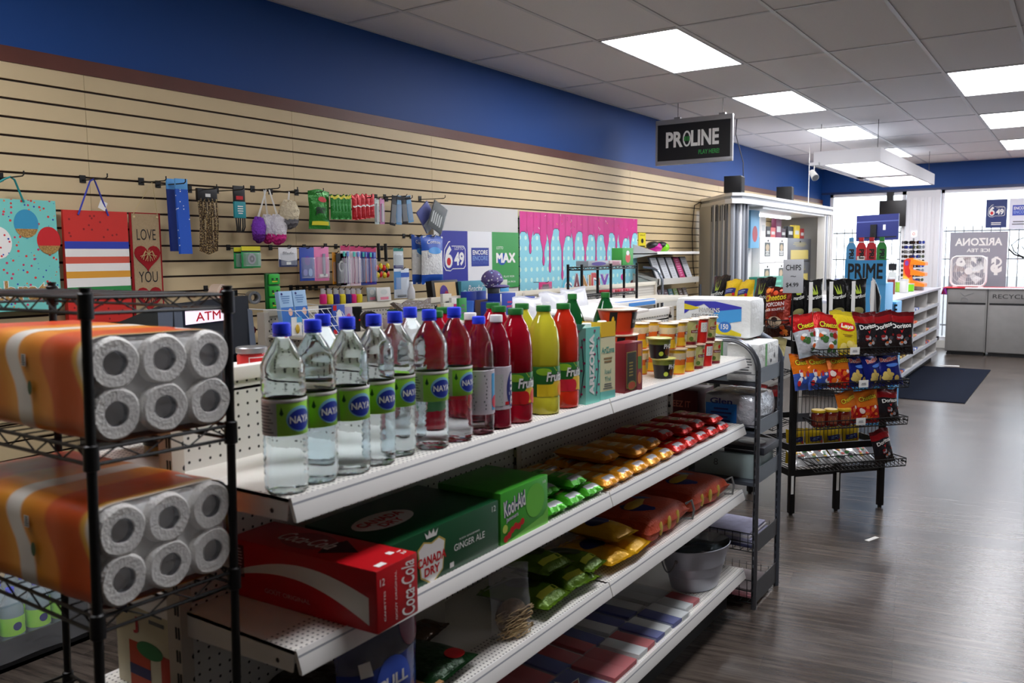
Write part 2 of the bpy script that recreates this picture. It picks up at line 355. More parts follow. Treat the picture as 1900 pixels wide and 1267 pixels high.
for i, j, l in ((0, -4, 'added lit ceiling panel over the near left aisle, out of view'), (3, -1, 'added lit ceiling panel overhead beside the near end of the shelving, out of view'), (3, -3, 'added lit ceiling panel over the viewer, out of view'), (6, 2, 'added lit ceiling panel over the right aisle, middle row, out of view'), (6, 4, 'added lit ceiling panel over the right aisle, far row, out of view')): ceiling_light(i, j, l)  # panels beyond view, added to light the near shelves and right side

# hanging light canopy over the counter
cx0, cx1, cy0, cy1, cz = -2.53, -1.84, 9.72, 13.6, 2.5
t = T('hanging_light_canopy', 'long white hanging light box with two lit panels over the counter', 'light', (-2.2, 11.7, cz))
cm = mat('canopy_white', (205, 203, 205), .5); k = MB()
k.box((cx0, cy0, cz), (cx0+.03, cy1, cz+.15), cm).box((cx1-.03, cy0, cz), (cx1, cy1, cz+.15), cm).box((cx0+.03, cy0, cz), (cx1-.03, cy0+.03, cz+.15), cm).box((cx0+.03, cy1-.03, cz), (cx1-.03, cy1, cz+.15), cm)
k.box((cx0+.03, cy0+.03, cz+.12), (cx1-.03, cy1-.03, cz+.145), GREYT); k.box((cx0+.03, cy0+1.9, cz+.005), (cx1-.03, cy0+2.2, cz+.05), cm).box((cx0+.03, cy0+.03, cz+.005), (cx0+.1, cy1-.03, cz+.05), cm); k.o('housing', t, world=True)
for y0, y1 in ((cy0+.1, cy0+1.88), (cy0+2.22, cy1-.08)):
    MB().box((cx0+.1, y0, cz+.02), (cx1-.05, y1, cz+.03), mat('canopy_diffuser', (248, 248, 255), .5, emit=CANOPY_E)).o('diffuser', t, world=True)
for x, y in ((cx0+.05, cy0+.1), (cx1-.05, cy0+.1), (cx0+.05, cy1-.2), (cx1-.05, cy1-.2)):
    MB().cyl((x, y, cz+.145), (x, y, ZC), .003, INK, 6).o('hanger_wire', t, world=True)
MB().box((-2.56, 9.66, 2.5), (-2.46, 9.72, 2.53), cm).o('lamp_clip', t, world=True)
t = T('spotlight', 'small white spotlight hanging under the near left corner of the light box', 'light', (-2.53, 9.75, 2.5))
MB().cyl((-2.51, 9.68, 2.5), (-2.51, 9.68, 2.43), .006, WHITE, 8).o('arm', t, world=True)
MB().cyl((-2.54, 9.7, 2.43), (-2.48, 9.62, 2.36), .032, WHITE, 14, r2=.04).cyl((-2.479, 9.619, 2.359), (-2.477, 9.617, 2.357), .036, GREYT, 14).o('lamp_head', t, world=True)
# hanging sign
sy = 7.6; a = onY(1218, 225, sy); c = onY(1361, 210, sy); zb = onY(1290, 303, sy).z; zt = a.z+.0
t = T('hanging_sign', 'black hanging lottery sign with white lettering and grey rails', 'sign', ((a.x+c.x)/2, sy, zb))
fr = frame((a.x, sy, zb), (1, 0, 0), (0, 0, 1)); w = c.x-a.x; h = a.z-zb
MB().box((a.x+.02, sy-.012, zb+.04), (c.x-.02, sy+.012, zb+h-.04), INK).text(fr, 'PR', .19, h*.55, .17, .145, PAPERW, .0135, .035).text(fr, 'LINE', .49, h*.55, .27, .145, PAPERW, .0135, .035)\
  .disc(fr, .315, h*.55, .04, .073, PAPERW, .0135).disc(fr, .315, h*.55, .025, .056, INK, .014).patch(fr, .286, h*.5, .344, h*.6, col((50, 130, 60), .5), .0145).patch(fr, .313, h*.48, .317, h*.62, INK, .015)\
  .text(fr, 'PLAY HERE!', .53, h*.24, .2, .042, col((50, 150, 70), .5), .0135, .02).o('sign_face', t, world=True)
gm = mat('sign_rail_grey', (150, 150, 152), .4, metal=.3)
for z0, z1 in ((zb, zb+.04), (zb+h-.045, zb+h)): MB().box((a.x, sy-.018, z0), (c.x, sy+.018, z1), gm, .004).o('rail', t, world=True)
for x in (a.x, c.x-.02): MB().box((x, sy-.016, zb+.04), (x+.02, sy+.016, zb+h-.045), gm).o('side_rail', t, world=True)
for px in (1258, 1341):
    p = onY(px, 215, sy); MB().cyl((p.x, sy, zb+h), (p.x, sy, ZC), .0025, INK, 6).box((p.x-.03, sy-.02, zb+h), (p.x+.03, sy+.02, zb+h+.015), gm).o('hanger_wire', t, world=True)
# ================================================================ the near gondola shelf
peg = holes(mat('pegboard_white', (214, 212, 206), .45), 'YZ', .0254, .0032, (30, 28, 28))
perf = holes(mat('perforated_shelf_white', (236, 233, 226), .33), 'XY', .0135, .0026, (70, 66, 64), lim=('X', .24, .345))
slot = holes(mat('slotted_upright', (196, 188, 176), .4, metal=.1), 'YZ', .05, .006, (20, 20, 20))
LIPM = mat('price_channel_white', (238, 236, 232), .28); LIPG = mat('price_channel_groove', (150, 152, 158), .3)
XB, XFR, GY0, GY1, GY2 = -1.51, -1.162, 1.01, 2.255, 3.49
def shelf_unit(t, y0, y1, z, depth, sgn=1, name='shelf', th=.042):
    """one steel shelf; local mesh frame X = depth from the back panel"""
    m = MB(); x1 = depth
    P = lambda x, y, zz: (XB+sgn*x, y, zz)
    e = MB()
    vs = [(0, y0+.002, z-.006), (x1-.012, y0+.002, z-.006), (x1-.012, y1-.002, z-.006), (0, y1-.002, z-.006), (0, y0+.002, z), (x1-.012, y0+.002, z), (x1-.012, y1-.002, z), (0, y1-.002, z)]
    m.hexa(vs, perf)
    for y in (y0+.002, y1-.005):   # folded side flanges
        m.hexa([(0, y, z-th-.01), (x1-.02, y, z-th), (x1-.02, y+.003, z-th), (0, y+.003, z-th-.01), (0, y, z), (x1-.012, y, z), (x1-.012, y+.003, z), (0, y+.003, z)], SHELFW)
        m.cyl((x1-.06, y-.0006, z-.028), (x1-.06, y+.0036, z-.028), .005, INK, 8)
    # sloping price channel: three facets
    pr = [(x1-.014, z+.001), (x1-.008, z+.003), (x1-.004, z-.006), (x1-.003, z-.010), (x1+.006, z-.036), (x1+.006, z-.041), (x1-.002, z-.041), (x1-.014, z-.006)]
    n = len(pr); vs = [(x, y, zz) for y in (y0+.0025, y1-.0025) for x, zz in pr]
    ms = [LIPM, LIPM, LIPG, LIPM, LIPM, LIPM, LIPM, LIPM]
    m.add(vs, [(i, i+n, (i+1) % n+n, (i+1) % n) for i in range(n)], ms); m.add(vs, [tuple(range(n))[::-1], tuple(range(n, 2*n))], SHELFW)
    ob = m.o(name, t); ob.location = (XB-t.location.x, -t.location.y, -t.location.z)
    if sgn < 0: ob.scale = (-1, 1, 1)
    return ob
t = T('gondola_shelving', 'long white double-sided pegboard shelving unit holding water bottles and groceries', 'shelving unit', (XB, 2.25, 0))
for y0, y1 in ((GY0, GY1), (GY1, GY2)):
    MB().box((XB-.012, y0+.015, .13), (XB+.0, y1-.015, 1.30), peg).box((XB-.03, y0+.015, .13), (XB-.02, y1-.015, 1.30), peg).o('back_panel', t, world=True)
    MB().box((XB-.028, y0+.015, 1.285), (XB+.006, y1-.015, 1.316), SHELFW, .004).o('top_rail', t, world=True)
for y in (GY0, GY1, GY2):
    k = MB().box((XB-.032, y-.014, 0), (XB+.012, y+.014, 1.318), slot)
    for q in range(24): k.box((XB-.005, y-.0155, .12+.05*q), (XB-.001, y-.0135, .145+.05*q), INK).box((XB+.004, y-.0155, .12+.05*q), (XB+.008, y-.0135, .145+.05*q), INK)
    k.o('upright', t, world=True)
ZS = (1.113, .824, .538)
for z in ZS:
    for y0, y1 in ((GY0, GY1), (GY1, GY2)): shelf_unit(t, y0, y1, z, XFR-XB)
for y0, y1 in ((GY0, GY1), (GY1, GY2)):
    shelf_unit(t, y0, y1, .192, XFR-XB+.01, name='base_deck')
    MB().box((XB, y0, 0), (XB+.28, y1, .14), mat('kick_plate_dark', (40, 38, 38), .6)).o('kick_plate', t, world=True)
for z in (1.27, 1.11, .84, .575, .19): shelf_unit(t, GY0, GY1, z, .36, -1)
for z in (1.27, 1.0, .7, .19): shelf_unit(t, GY1, GY2, z, .36, -1)

# ================================================================ black wire rack with toilet paper
def wire_shelf(t, x0, y0, x1, y1, z, pitch=.042, drop=.024, r=.0028, rim=None, m=BLACKM, zig=.045):
    k = MB(); rim = rim or r*1.15
    for zz in (z, z-drop):
        for a, c in (((x0, y0), (x1, y0)), ((x1, y0), (x1, y1)), ((x1, y1), (x0, y1)), ((x0, y1), (x0, y0))): k.cyl((a[0], a[1], zz), (c[0], c[1], zz), rim, m, 6)
    for a, c in (((x0, y0), (x1, y0)), ((x1, y0), (x1, y1)), ((x1, y1), (x0, y1)), ((x0, y1), (x0, y0))):
        a = Vector(a); c = Vector(c); n = max(2, int((c-a).length/zig)); n += n % 2
        k.tube([((a+(c-a)*i/n).x, (a+(c-a)*i/n).y, z if i % 2 else z-drop) for i in range(n+1)], r*.62, m, 5)
    n = int((x1-x0)/pitch)
    for i in range(1, n): x = x0+(x1-x0)*i/n; k.cyl((x, y0, z+r*.5), (x, y1, z+r*.5), r*.55, m, 5)
    for q in (.25, .5, .75): k.cyl((x0, y0+(y1-y0)*q, z-.002), (x1, y0+(y1-y0)*q, z-.002), r*.8, m, 5)
    return k.o('wire_shelf', t, world=True)
RX0, RX1, RY0, RY1 = -1.86, -1.265, .700, .960
t = T('wire_rack', 'black wire shelving rack in the foreground holding toilet paper packs', 'wire rack', ((RX0+RX1)/2, (RY0+RY1)/2, 0))
RZ = (1.488, 1.252, .982, .62, .25)
for z in RZ: wire_shelf(t, RX0, RY0, RX1, RY1, z, pitch=.1 if z > 1.4 else .042)
for x in (RX0, RX1):
    for y in (RY0, RY1):
        k = MB().cyl((x, y, 0), (x, y, 1.50), .0078, BLACKM, 14).cyl((x, y, 1.50), (x, y, 1.504), .009, BLACK, 14)
        for z in RZ: k.lathe([(.0085, z-.034), (.0122, z-.032), (.0118, z+.006), (.0092, z+.008)], BLACK, (x, y, 0), 14)
        k.o('post', t, world=True)
TILT = R_(-1.3); t.rotation_euler = (TILT, 0, 0); t.location.y -= 1.15*sin(-TILT)
def tilt(y, z): y0 = .83; c, q = cos(TILT), sin(TILT); return y0-1.15*sin(-TILT)+(y-y0)*c-z*q, (y-y0)*q+z*c
# toilet paper packs
tpw = mat('tissue_white', (228, 226, 222), .85, bump=.3, bscale=180); core = mat('roll_core', (38, 36, 40), .9)
wrap = mat('orange_tissue_wrap', (222, 104, 34), .3, bump=.15, bscale=14)
N, L, b = nodes(wrap); tc = N.new('ShaderNodeTexCoord'); s = N.new('ShaderNodeSeparateXYZ'); L.new(tc.outputs['Object'], s.inputs[0])
w1 = mathn(N, L, 'MULTIPLY', mathn(N, L, 'SINE', mathn(N, L, 'MULTIPLY', s.outputs[2], 36)), .022)
w2 = mathn(N, L, 'MULTIPLY', mathn(N, L, 'SINE', mathn(N, L, 'ADD', mathn(N, L, 'MULTIPLY', s.outputs[2], 21), 1)), .02)
q = mathn(N, L, 'ADD', mathn(N, L, 'ADD', mathn(N, L, 'MULTIPLY', s.outputs[0], -1.9), w1), w2)
rp = N.new('ShaderNodeValToRGB'); L.new(q, rp.inputs[0]); el = rp.color_ramp.elements; rp.color_ramp.interpolation = 'EASE'
cs = [(0, (226, 222, 214)), (.03, (232, 176, 70)), (.06, (216, 84, 26)), (.22, (216, 84, 30)), (.25, (236, 140, 36)), (.36, (232, 150, 44)), (.38, (232, 228, 220)), (.45, (228, 222, 214)), (.47, (236, 156, 46)), (.6, (230, 128, 34)), (.66, (212, 66, 30)), (.9, (214, 76, 30))]
el[0].position = cs[0][0]; el[0].color = lin(cs[0][1])+(1,); el[1].position = cs[-1][0]; el[1].color = lin(cs[-1][1])+(1,)
for p_, c_ in cs[1:-1]: e = el.new(p_); e.color = lin(c_)+(1,)
L.new(rp.outputs[0], b.inputs['Base Color'])
def paper_pack(lab, z, jit):
    t = T('toilet_paper_pack', lab, 'toilet paper', (-1.262,)+tilt(.83, z), rz=jit, rx=TILT); r = .0432
    for i in range(3):
        for j in range(2):
            cy, cz = (i-1)*.086, r+.003+j*.081; rr = random.Random(i*7+j)
            sh = lambda a, zz, q=rr.random()*6: 1+.02*sin(2*a+q)+.015*sin(5*a+q)
            k = MB().lathe([(.0195, -.002), (.021, .0), (r-.005, .001), (r-.001, -.004), (r, -.010), (r, -.098)], tpw, (0, cy, cz), 28, 'X', cap=False, rfun=sh)
            ro = k.o('paper_roll', t); MB().lathe([(.0, -.09), (.0190, -.09), (.0196, -.001)], core, (0, cy, cz), 20, 'X', cap=False).o('cardboard_core', ro)
    # printed wrap: scalloped tube round the pack
    k = MB(); vs = []; nu, nv = 40, 72
    for i in range(nu+1):
        x = -.012-.50*i/nu; sq = 1-.25*max(0, (i-nu+4)/4)**2
        for j in range(nv):
            a = 2*pi*j/nv; cx, sx = cos(a), sin(a); n = .28
            yy = (abs(cx)**n)*(1 if cx > 0 else -1)*.131; zz = (abs(sx)**n)*(1 if sx > 0 else -1)*.084
            sc = 1+.02*abs(sin(3*pi*(yy/.262+.5)))*abs(sx)+.02*abs(sin(2*pi*(zz/.168+.5)))*abs(cx)+.006*sin(x*60+yy*40)
            vs.append((x, yy*sc*sq, .086+zz*sc*sq))
    k.add(vs, [(i*nv+j, i*nv+(j+1) % nv, (i+1)*nv+(j+1) % nv, (i+1)*nv+j) for i in range(nu) for j in range(nv)], wrap, True); k.add(vs[-nv:], [tuple(range(nv))], wrap)
    fr = frame((-.3, -.1345, .06), (1, 0, 0), (0, 0, 1)); k.patch(fr, .1, .055, .115, .075, PAPERW, .001).lines(fr, .1075, .065, .012, .018, 5, INK, .0015).disc(fr, .125, .02, .007, .012, col((60, 90, 60), .5), .001)
    k.o('printed_wrap', t); g = MB(); g.box((-.05, -.124, .008), (-.014, .124, .162), mat('milky_film', (226, 226, 224), .4), .01); g.o('inner_film', t)
    # clear film over the roll ends
    f = MB(); vs = []; nn = 22
    for i in range(nn+1):
        for j in range(nn+1):
            y = -.131+.262*i/nn; zz = .003+.166*j/nn; e = max(0, 1-max(abs(y)/.131, abs(zz-.086)/.083)**8)
            vs.append((-.012+.016*e+.0012*sin(60*y+9*j)*e, y, zz))
    f.add(vs, [(i*(nn+1)+j, (i+1)*(nn+1)+j, (i+1)*(nn+1)+j+1, i*(nn+1)+j+1) for i in range(nn) for j in range(nn)], mat('crinkled_film', (240, 242, 246), .1, alpha=.12, spec=1, bump=.8, bscale=30), True)
    f.o('clear_film', t)
    return t
paper_pack('upper orange wrapped toilet paper pack with six roll ends showing on the wire rack', 1.256, R_(-1))
paper_pack('lower orange wrapped toilet paper pack on the wire rack shelf beneath the other', .986, R_(2))

# ================================================================ bottles
PET = mat('clear_pet_water', (228, 242, 250), .03, trans=1, ior=1.13, coat=.9, bump=.12, bscale=30)
GRN_LABEL = col((166, 230, 80), .4)
def wprof(h=.314, r=.0415, neck=.0135, ribs=True):
    p = [(.024, .0), (.034, .001), (.040, .006), (r-.001, .016)]
    z = .026
    while z < .100: p += [(r, z), (r-.0016, z+.006)]; z += .012
    p += [(r-.001, .106), (r-.0015, .110), (r-.0015, .172), (r, .176), (r-.0025, .182), (r, .189)]
    z = .195
    while z < .226: p += [(r, z), (r-.0015, z+.006)]; z += .012
    p += [(r-.001, .238), (r-.007, .254), (r-.017, .272), (neck+.003, h-.030), (neck, h-.025), (neck, h-.016)]
    return p
WR = .0415
def water_bottle(lab, loc, rz=0, side_panel=True):
    t = T('water_bottle', lab, 'bottle', loc, rz=rz, group=None)
    rf = lambda a, z: 1+.012*sin(3*a+40*z)*(1 if (.02 < z < .1 or .19 < z < .24) else 0)+(.05*cos(5*a) if z < .012 else 0)
    MB().lathe(wprof(), PET, (0, 0, 0), 36, rfun=rf).o('body', t)
    cb = mat('blue_screw_cap', (40, 66, 236), .4)
    k = MB().lathe([(.0155, .296), (.0165, .297), (.0165, .313), (.0155, .3155), (.0, .3155)], cb, (0, 0, 0), 24, rfun=lambda a, z: 1+.012*cos(24*a)); k.lathe([(.0165, .291), (.0168, .295)], cb, (0, 0, 0), 24); k.o('cap', t)
    k = MB().lathe([(.0409, .1105), (.0413, .1112), (.0413, .171), (.0409, .1715)], GRN_LABEL, (0, 0, 0), 40, cap=False)
    k.lathe([(.0415, .1715), (.0418, .172), (.0418, .177), (.0415, .178)], PAPERW, (0, 0, 0), 40, cap=False)  # white ring paints in the bright refraction band above the label
    D = drum(0, 0, 0, lambda z: .0414, 0.0)
    k.patch(D, -.105, .1105, -.045, .1715, mat('label_grey', (190, 194, 190), .5), .0002, 12, 1)
    for i in range(9): k.patch(D, -.1, .116+i*.006, -.052-(i*7 % 3)*.004, .1185+i*.006, GREYT, .0004, 10, 1)
    nv = col((28, 50, 150), .35); mt = col((130, 190, 220), .4)
    k.disc(D, 0, .141, .028, .024, mt, .0004, 28); k.disc(D, .001, .139, .026, .020, nv, .0006, 28)
    k.poly(D, [(-.018, .148), (0, .163), (.020, .148)], nv, .0006).text(D, 'NAYA', .001, .140, .046, .0135, PAPERW, .0010, .02)
    k.poly(D, [(-.040, .152), (-.036, .165), (-.032, .152), (-.036, .148)], col((16, 70, 40), .5), .0006)
    k.o('label', t); return t
wb = [Vector(v) for v in ((-1.226, 1.054, 0), (-1.235, 1.139, 0), (-1.226, 1.222, 0), (-1.232, 1.306, 0), (-1.247, 1.389, 0), (-1.226, 1.481, 0), (-1.226, 1.573, 0))]
place = ('nearest of the row at the shelf end', 'second from the near end', 'third from the near end', 'fourth from the near end', 'fifth from the near end', 'sixth from the near end', 'seventh and last of the row')
rots = (.02, .05, -.16, -.12, .02, -.2, .02); proto = None
for i, p in enumerate(wb):
    loc = (p.x, p.y, 1.1135); lab = 'blue capped water bottle with green label, '+place[i]
    if proto is None: proto = water_bottle(lab, loc, rots[i]); proto['group'] = 'green label water bottles on the top shelf'
    else: dup(proto, lab, loc, rots[i])
for q, (x, y, l) in enumerate(((-1.335, 1.26, 'clear water bottle standing behind the third and fourth front bottles'), (-1.325, 1.53, 'clear water bottle peeking out behind the sixth and seventh front bottles'))):
    dup(proto, l, (x, y, 1.1135), 1.0)
# plain label water + dark red vitamin drink bottles
def drink(name, lab, loc, h, r, liquid, capc, rz=0, prof=None, labf=None, fill=.8, neck=.014, cap_h=.018, cap_r=.0165, cat='bottle', ribs=0, group=None):
    t = T(name, lab, cat, loc, rz=rz, group=group)
    p = prof or [(r*.8, 0), (r*.95, .003), (r, .012), (r, h*.62), (r*.97, h*.68), (r*.86, h*.76), (r*.6, h*.86), (neck+.002, h*.93), (neck, h-.02), (neck, h-.008)]
    if ribs: p = [(rr*(1-.012*(1 if int(z*90) % 2 else 0)) if .02 < z < h*.3 else rr, z) for rr, z in p]
    MB().lathe(p, liquid, (0, 0, 0), 30, rfun=(lambda a, z: 1+.006*sin(6*a+60*z))).o('body', t)
    MB().lathe([(cap_r-.001, h-cap_h), (cap_r, h-cap_h+.001), (cap_r, h-.002), (cap_r-.001, h), (0, h)], capc, (0, 0, 0), 24, rfun=lambda a, z: 1+.01*cos(30*a)).o('cap', t)
    if labf: k = MB(); labf(k, t); k.o('label', t)
    return t
TOP = 1.1135
capg = col((30, 110, 44), .45); capc = mat('clear_white_cap', (232, 230, 232), .35)
RUBY = mat('ruby_drink', (190, 14, 44), .03, trans=.55, ior=1.3, coat=.6); YELD = mat('yellow_drink', (232, 224, 60), .03, trans=.5, ior=1.3, coat=.6); ORD = mat('orange_red_drink', (226, 50, 26), .03, trans=.5, ior=1.3, coat=.6)
def lab_plus(k, t):
    k.lathe([(.0364, .05), (.0373, .051), (.0373, .158), (.0364, .159)], mat('pale_label', (214, 206, 214), .4, alpha=.85), (0, 0, 0), 30, cap=False); D = drum(0, 0, 0, lambda z: .0375, .3)
    k.disc(D, .0, .10, .02, .045, NAVY, .0004, 26).text(D, 'plus', .0, .10, .08, .024, PAPERW, .0009, .03, rot=pi/2).patch(D, -.07, .06, -.03, .14, mat('label_grey', (190, 194, 190), .5), .0004, 6).lines(D, -.05, .10, .035, .07, 9, GREYT, .0006)
    k.patch(D, -.025, .062, .0, .07, RED, .0004, 4)
def lab_clear(k, t):
    k.lathe([(.0364, .05), (.0373, .051), (.0373, .158), (.0364, .159)], mat('pale_label', (214, 206, 214), .4, alpha=.85), (0, 0, 0), 30, cap=False); D = drum(0, 0, 0, lambda z: .0375, .3)
    k.patch(D, -.012, .06, .003, .15, col((60, 150, 200), .4), .0004, 4).disc(D, .0, .08, .012, .016, col((190, 20, 50), .4), .0008).lines(D, -.045, .105, .04, .09, 10, GREYT, .0006)
WAT = mat('clear_flavoured_water', (236, 236, 242), .03, trans=1, ior=1.12, coat=.9, bump=.2, bscale=24)
vpf = lambda h, r: [(r*.75, 0), (r, .006), (r, .045), (r*.985, .05), (r*.985, .158), (r, .162), (r, h*.68), (r*.93, h*.76), (r*.72, h*.85), (r*.45, h*.91), (.0145, h*.94), (.0145, h-.012)]
p = Vector((-1.222, 1.665, 0)); drink('flavoured_water_bottle', 'clear bottle with blue cap and a red and blue striped label beside the water row', (p.x, p.y, TOP), .288, .036, WAT, mat('blue_screw_cap', (40, 66, 236), .4), prof=vpf(.288, .036), labf=lab_clear)
p = Vector((-1.224, 1.742, 0)); drink('vitamin_drink_bottle', 'dark red drink bottle with milky cap and navy oval vertical label', (p.x, p.y, TOP), .287, .037, mat('dark_red_drink', (150, 16, 44), .03, trans=.5, ior=1.3, coat=.6), capc, prof=vpf(.287, .037), labf=lab_plus)
drink('vitamin_drink_bottle', 'dark red drink bottle with milky cap half hidden behind the oval label one', (-1.33, 1.775, TOP), .287, .037, mat('dark_red_drink', (150, 16, 44), .03, trans=.5, ior=1.3, coat=.6), capc, prof=vpf(.287, .037))
def lab_fruit(c1, c2):
    def f(k, t):
        k.lathe([(.0441, .05), (.0445, .051), (.0445, .132), (.0441, .133)], col((40, 104, 44), .35), (0, 0, 0), 34, cap=False); D = drum(0, 0, 0, lambda z: .0446, .02)
        k.patch(D, -.05, .051, .06, .085, col(c1, .35), .0004, 14).disc(D, .012, .076, .019, .022, col((236, 196, 60), .35), .0008).disc(D, .03, .07, .018, .02, col(c2, .35), .0010).disc(D, -.006, .068, .016, .018, col(c1, .35), .0012)
        k.disc(D, -.03, .12, .022, .010, col((150, 196, 50), .35), .0006).poly(D, [(-.03, .125), (.0, .133), (.03, .128), (.01, .12)], col((190, 206, 80), .35), .0005)
        k.text(D, 'Fruité', .006, .106, .06, .026, INK, .0010, .09, .2).text(D, 'Fruité', .006, .106, .06, .026, PAPERW, .0014, .03, .2)
    return f
fpf = [(.035, 0), (.043, .004), (.0445, .014), (.0445, .048), (.0437, .05), (.0437, .134), (.0445, .136), (.0445, .190), (.043, .208), (.039, .232), (.030, .257), (.022, .270), (.019, .277), (.019, .284)]
FB = {}
for nm, px, py, liq, c1, c2, l in (('ruby', -1.226, 1.833, RUBY, (200, 30, 34), (220, 60, 40), 'large deep red fruit drink bottle with green cap at the front'), ('yellow', -1.226, 1.972, YELD, (230, 200, 40), (240, 140, 30), 'large yellow fruit drink bottle with green cap'), ('orange', -1.228, 2.083, ORD, (214, 40, 60), (236, 190, 50), 'large orange red fruit drink bottle with green cap beside the teal carton')):
    p = Vector((px, py, 0)); FB[nm] = drink('fruit_drink_bottle', l, (p.x, p.y, TOP), .298, .0445, liq, capg, prof=fpf, labf=lab_fruit(c1, c2), cap_r=.0205, cap_h=.016, rz=-.35, group='fruit drink bottles with green caps')
for nm, x, y, l in (('ruby', -1.355, 1.66, 'deep red fruit drink bottle behind the clear striped label bottle'), ('ruby', -1.325, 1.90, 'deep red fruit drink bottle behind the front deep red one'), ('yellow', -1.335, 2.03, 'yellow fruit drink bottle behind the front yellow one'), ('ruby', -1.43, 2.02, 'deep red fruit drink bottle at the back left of the orange one'), ('ruby', -1.43, 1.79, 'deep red fruit drink bottle at the back near the pegboard')):
    dup(FB[nm], l, (x, y, TOP), .4)
# dark green cola-shaped bottles
GREENB = mat('dark_green_pet', (20, 92, 44), .03, trans=.45, ior=1.3, coat=.6)
gpf = [(.034, 0), (.046, .01), (.051, .03), (.051, .165), (.0515, .17), (.050, .185), (.043, .215), (.031, .247), (.019, .275), (.0145, .286), (.0145, .296)]
def lab_soda(k, t):
    k.lathe([(.0514, .06), (.0517, .061), (.0517, .152), (.0514, .153)], col((10, 60, 34), .4), (0, 0, 0), 30, cap=False); D = drum(0, 0, 0, lambda z: .0518, .3); k.patch(D, -.04, .1, .02, .15, mat('label_grey', (190, 194, 190), .5), .0005, 8)
p = onX(1123, 700, -1.345); g1 = drink('soda_bottle', 'tall dark green soda bottle behind the yellow iced tea carton', (p.x, p.y, TOP), .308, .051, GREENB, capg, prof=gpf, labf=lab_soda, cap_r=.0155, group='dark green soda bottles')
p = onX(1062, 620, -1.39); dup(g1, 'tall dark green soda bottle behind the orange red drink', (p.x, p.y, TOP), .5)
# iced tea cartons
def carton(lab, loc, rz, w, d, h, c, deco):
    t = T('drink_carton', lab, 'carton', loc, rz=rz); k = MB(); k.box((-d/2, -w/2, 0), (d/2, w/2, h*.93), c)
    k.hexa([(-d/2, -w/2, h*.93), (d/2, -w/2, h*.93), (d/2, w/2, h*.93), (-d/2, w/2, h*.93), (-d/2, -w/2, h*.935), (d/2, -w/2, h*.97), (d/2, w/2, h*.97), (-d/2, w/2, h*.935)], c)
    k.box((-.002, -w/2, h*.95), (.002, w/2, h), c); deco(k, frame((d/2, -w/2, 0), (0, 1, 0), (0, 0, 1)), frame((-d/2, -w/2, 0), (1, 0, 0), (0, 0, 1))); k.o('carton_body', t)
    MB().lathe([(.014, h*.95), (.014, h*1.01), (.012, h*1.02), (0, h*1.02)], PAPERW, (.012, 0, 0), 18).o('cap', t); return t
def d1(k, f, s):
    n = col((22, 30, 50), .5)
    k.text(s, 'ARIZONA', .03, .115, .18, .026, PAPERW, .001, .05, rot=pi/2).text(s, 'ARIZONA', .031, .114, .172, .02, col((200, 70, 90), .5), .0014, .0, rot=pi/2)
    k.text(f, 'ARIZONA', .03, .115, .18, .026, PAPERW, .001, .05, rot=pi/2)
    for ff in (s, f):
        for i in range(9): k.disc(ff, .055+.012*sin(i*2.1), .03+.023*i, .005, .004, col((150, 40, 90), .5), .001, 7)
        k.poly(ff, [(.050, .02), (.053, .02), (.066, .10), (.058, .19), (.055, .19), (.062, .10)], n, .0008)
    k.poly(s, [(0, .235), (.035, .2), (.07, .235)], col((70, 150, 140), .4), .0009)
def d2(k, f, s):
    for ff in (f, s):
        k.patch(ff, 0, .19, .073, .235, col((236, 190, 50), .4), .0006).patch(ff, 0, 0, .073, .025, col((120, 200, 190), .4), .0006)
        k.text(ff, 'AriZona', .036, .15, .062, .018, col((60, 150, 140), .5), .001, .02).text(ff, 'Iced', .036, .085, .03, .014, col((60, 150, 140), .5), .001).text(ff, 'Thé', .036, .062, .03, .014, col((60, 150, 140), .5), .001).lines(ff, .036, .04, .05, .02, 3, GREYT, .001).lines(ff, .036, .12, .05, .02, 2, col((150, 120, 80), .5), .001)
p = Vector((-1.215, 2.175, 0)); carton('teal iced tea carton with blossom pattern and vertical lettering', (p.x, p.y, TOP), R_(-6), .073, .07, .232, col((120, 200, 186), .35), d1)
p = Vector((-1.213, 2.268, 0)); carton('cream and yellow iced tea carton beside the teal one', (p.x, p.y, TOP), R_(-10), .073, .07, .232, col((226, 220, 180), .35), d2)
# ================================================================ instant noodle cups and cereal box on the top shelf
def cup(name, lab, loc, rt, rb, h, bands, lid, rz=0, deco=None, group='instant noodle cups on the top shelf', cat='noodle cup'):
    t = T(name, lab, cat, loc, rz=rz, group=group)
    rad = lambda z: rb+(rt-rb)*z/h; ps = sorted(set([0, h]+[b[0]*h for b in bands]))
    def mf(z):
        c = bands[0][1]
        for q, cc in bands:
            if z >= q*h-1e-6: c = cc
        return c
    k = MB().lathe([(rad(z), z) for z in ps], mf, (0, 0, 0), 30); D = drum(0, 0, 0, lambda z: rad(max(0, z))+.0004, 0)
    if deco: deco(k, D, h)
    k.o('cup_body', t); MB().lathe([(rt+.001, h-.003), (rt+.0035, h-.001), (rt+.0035, h+.001), (rt, h+.002), (0, h+.0025)], lid, (0, 0, 0), 30).o('lid', t); return t
yel, ora, crm, mar, blk, grn, lim, redc = col((232, 184, 40), .35), col((222, 108, 40), .35), col((222, 200, 160), .45), col((120, 24, 36), .4), col((26, 24, 26), .35), col((70, 130, 50), .4), col((190, 206, 70), .35), col((212, 36, 30), .35)
lidf = mat('foil_lid', (232, 214, 190), .25, metal=.4, bump=.3, bscale=40)
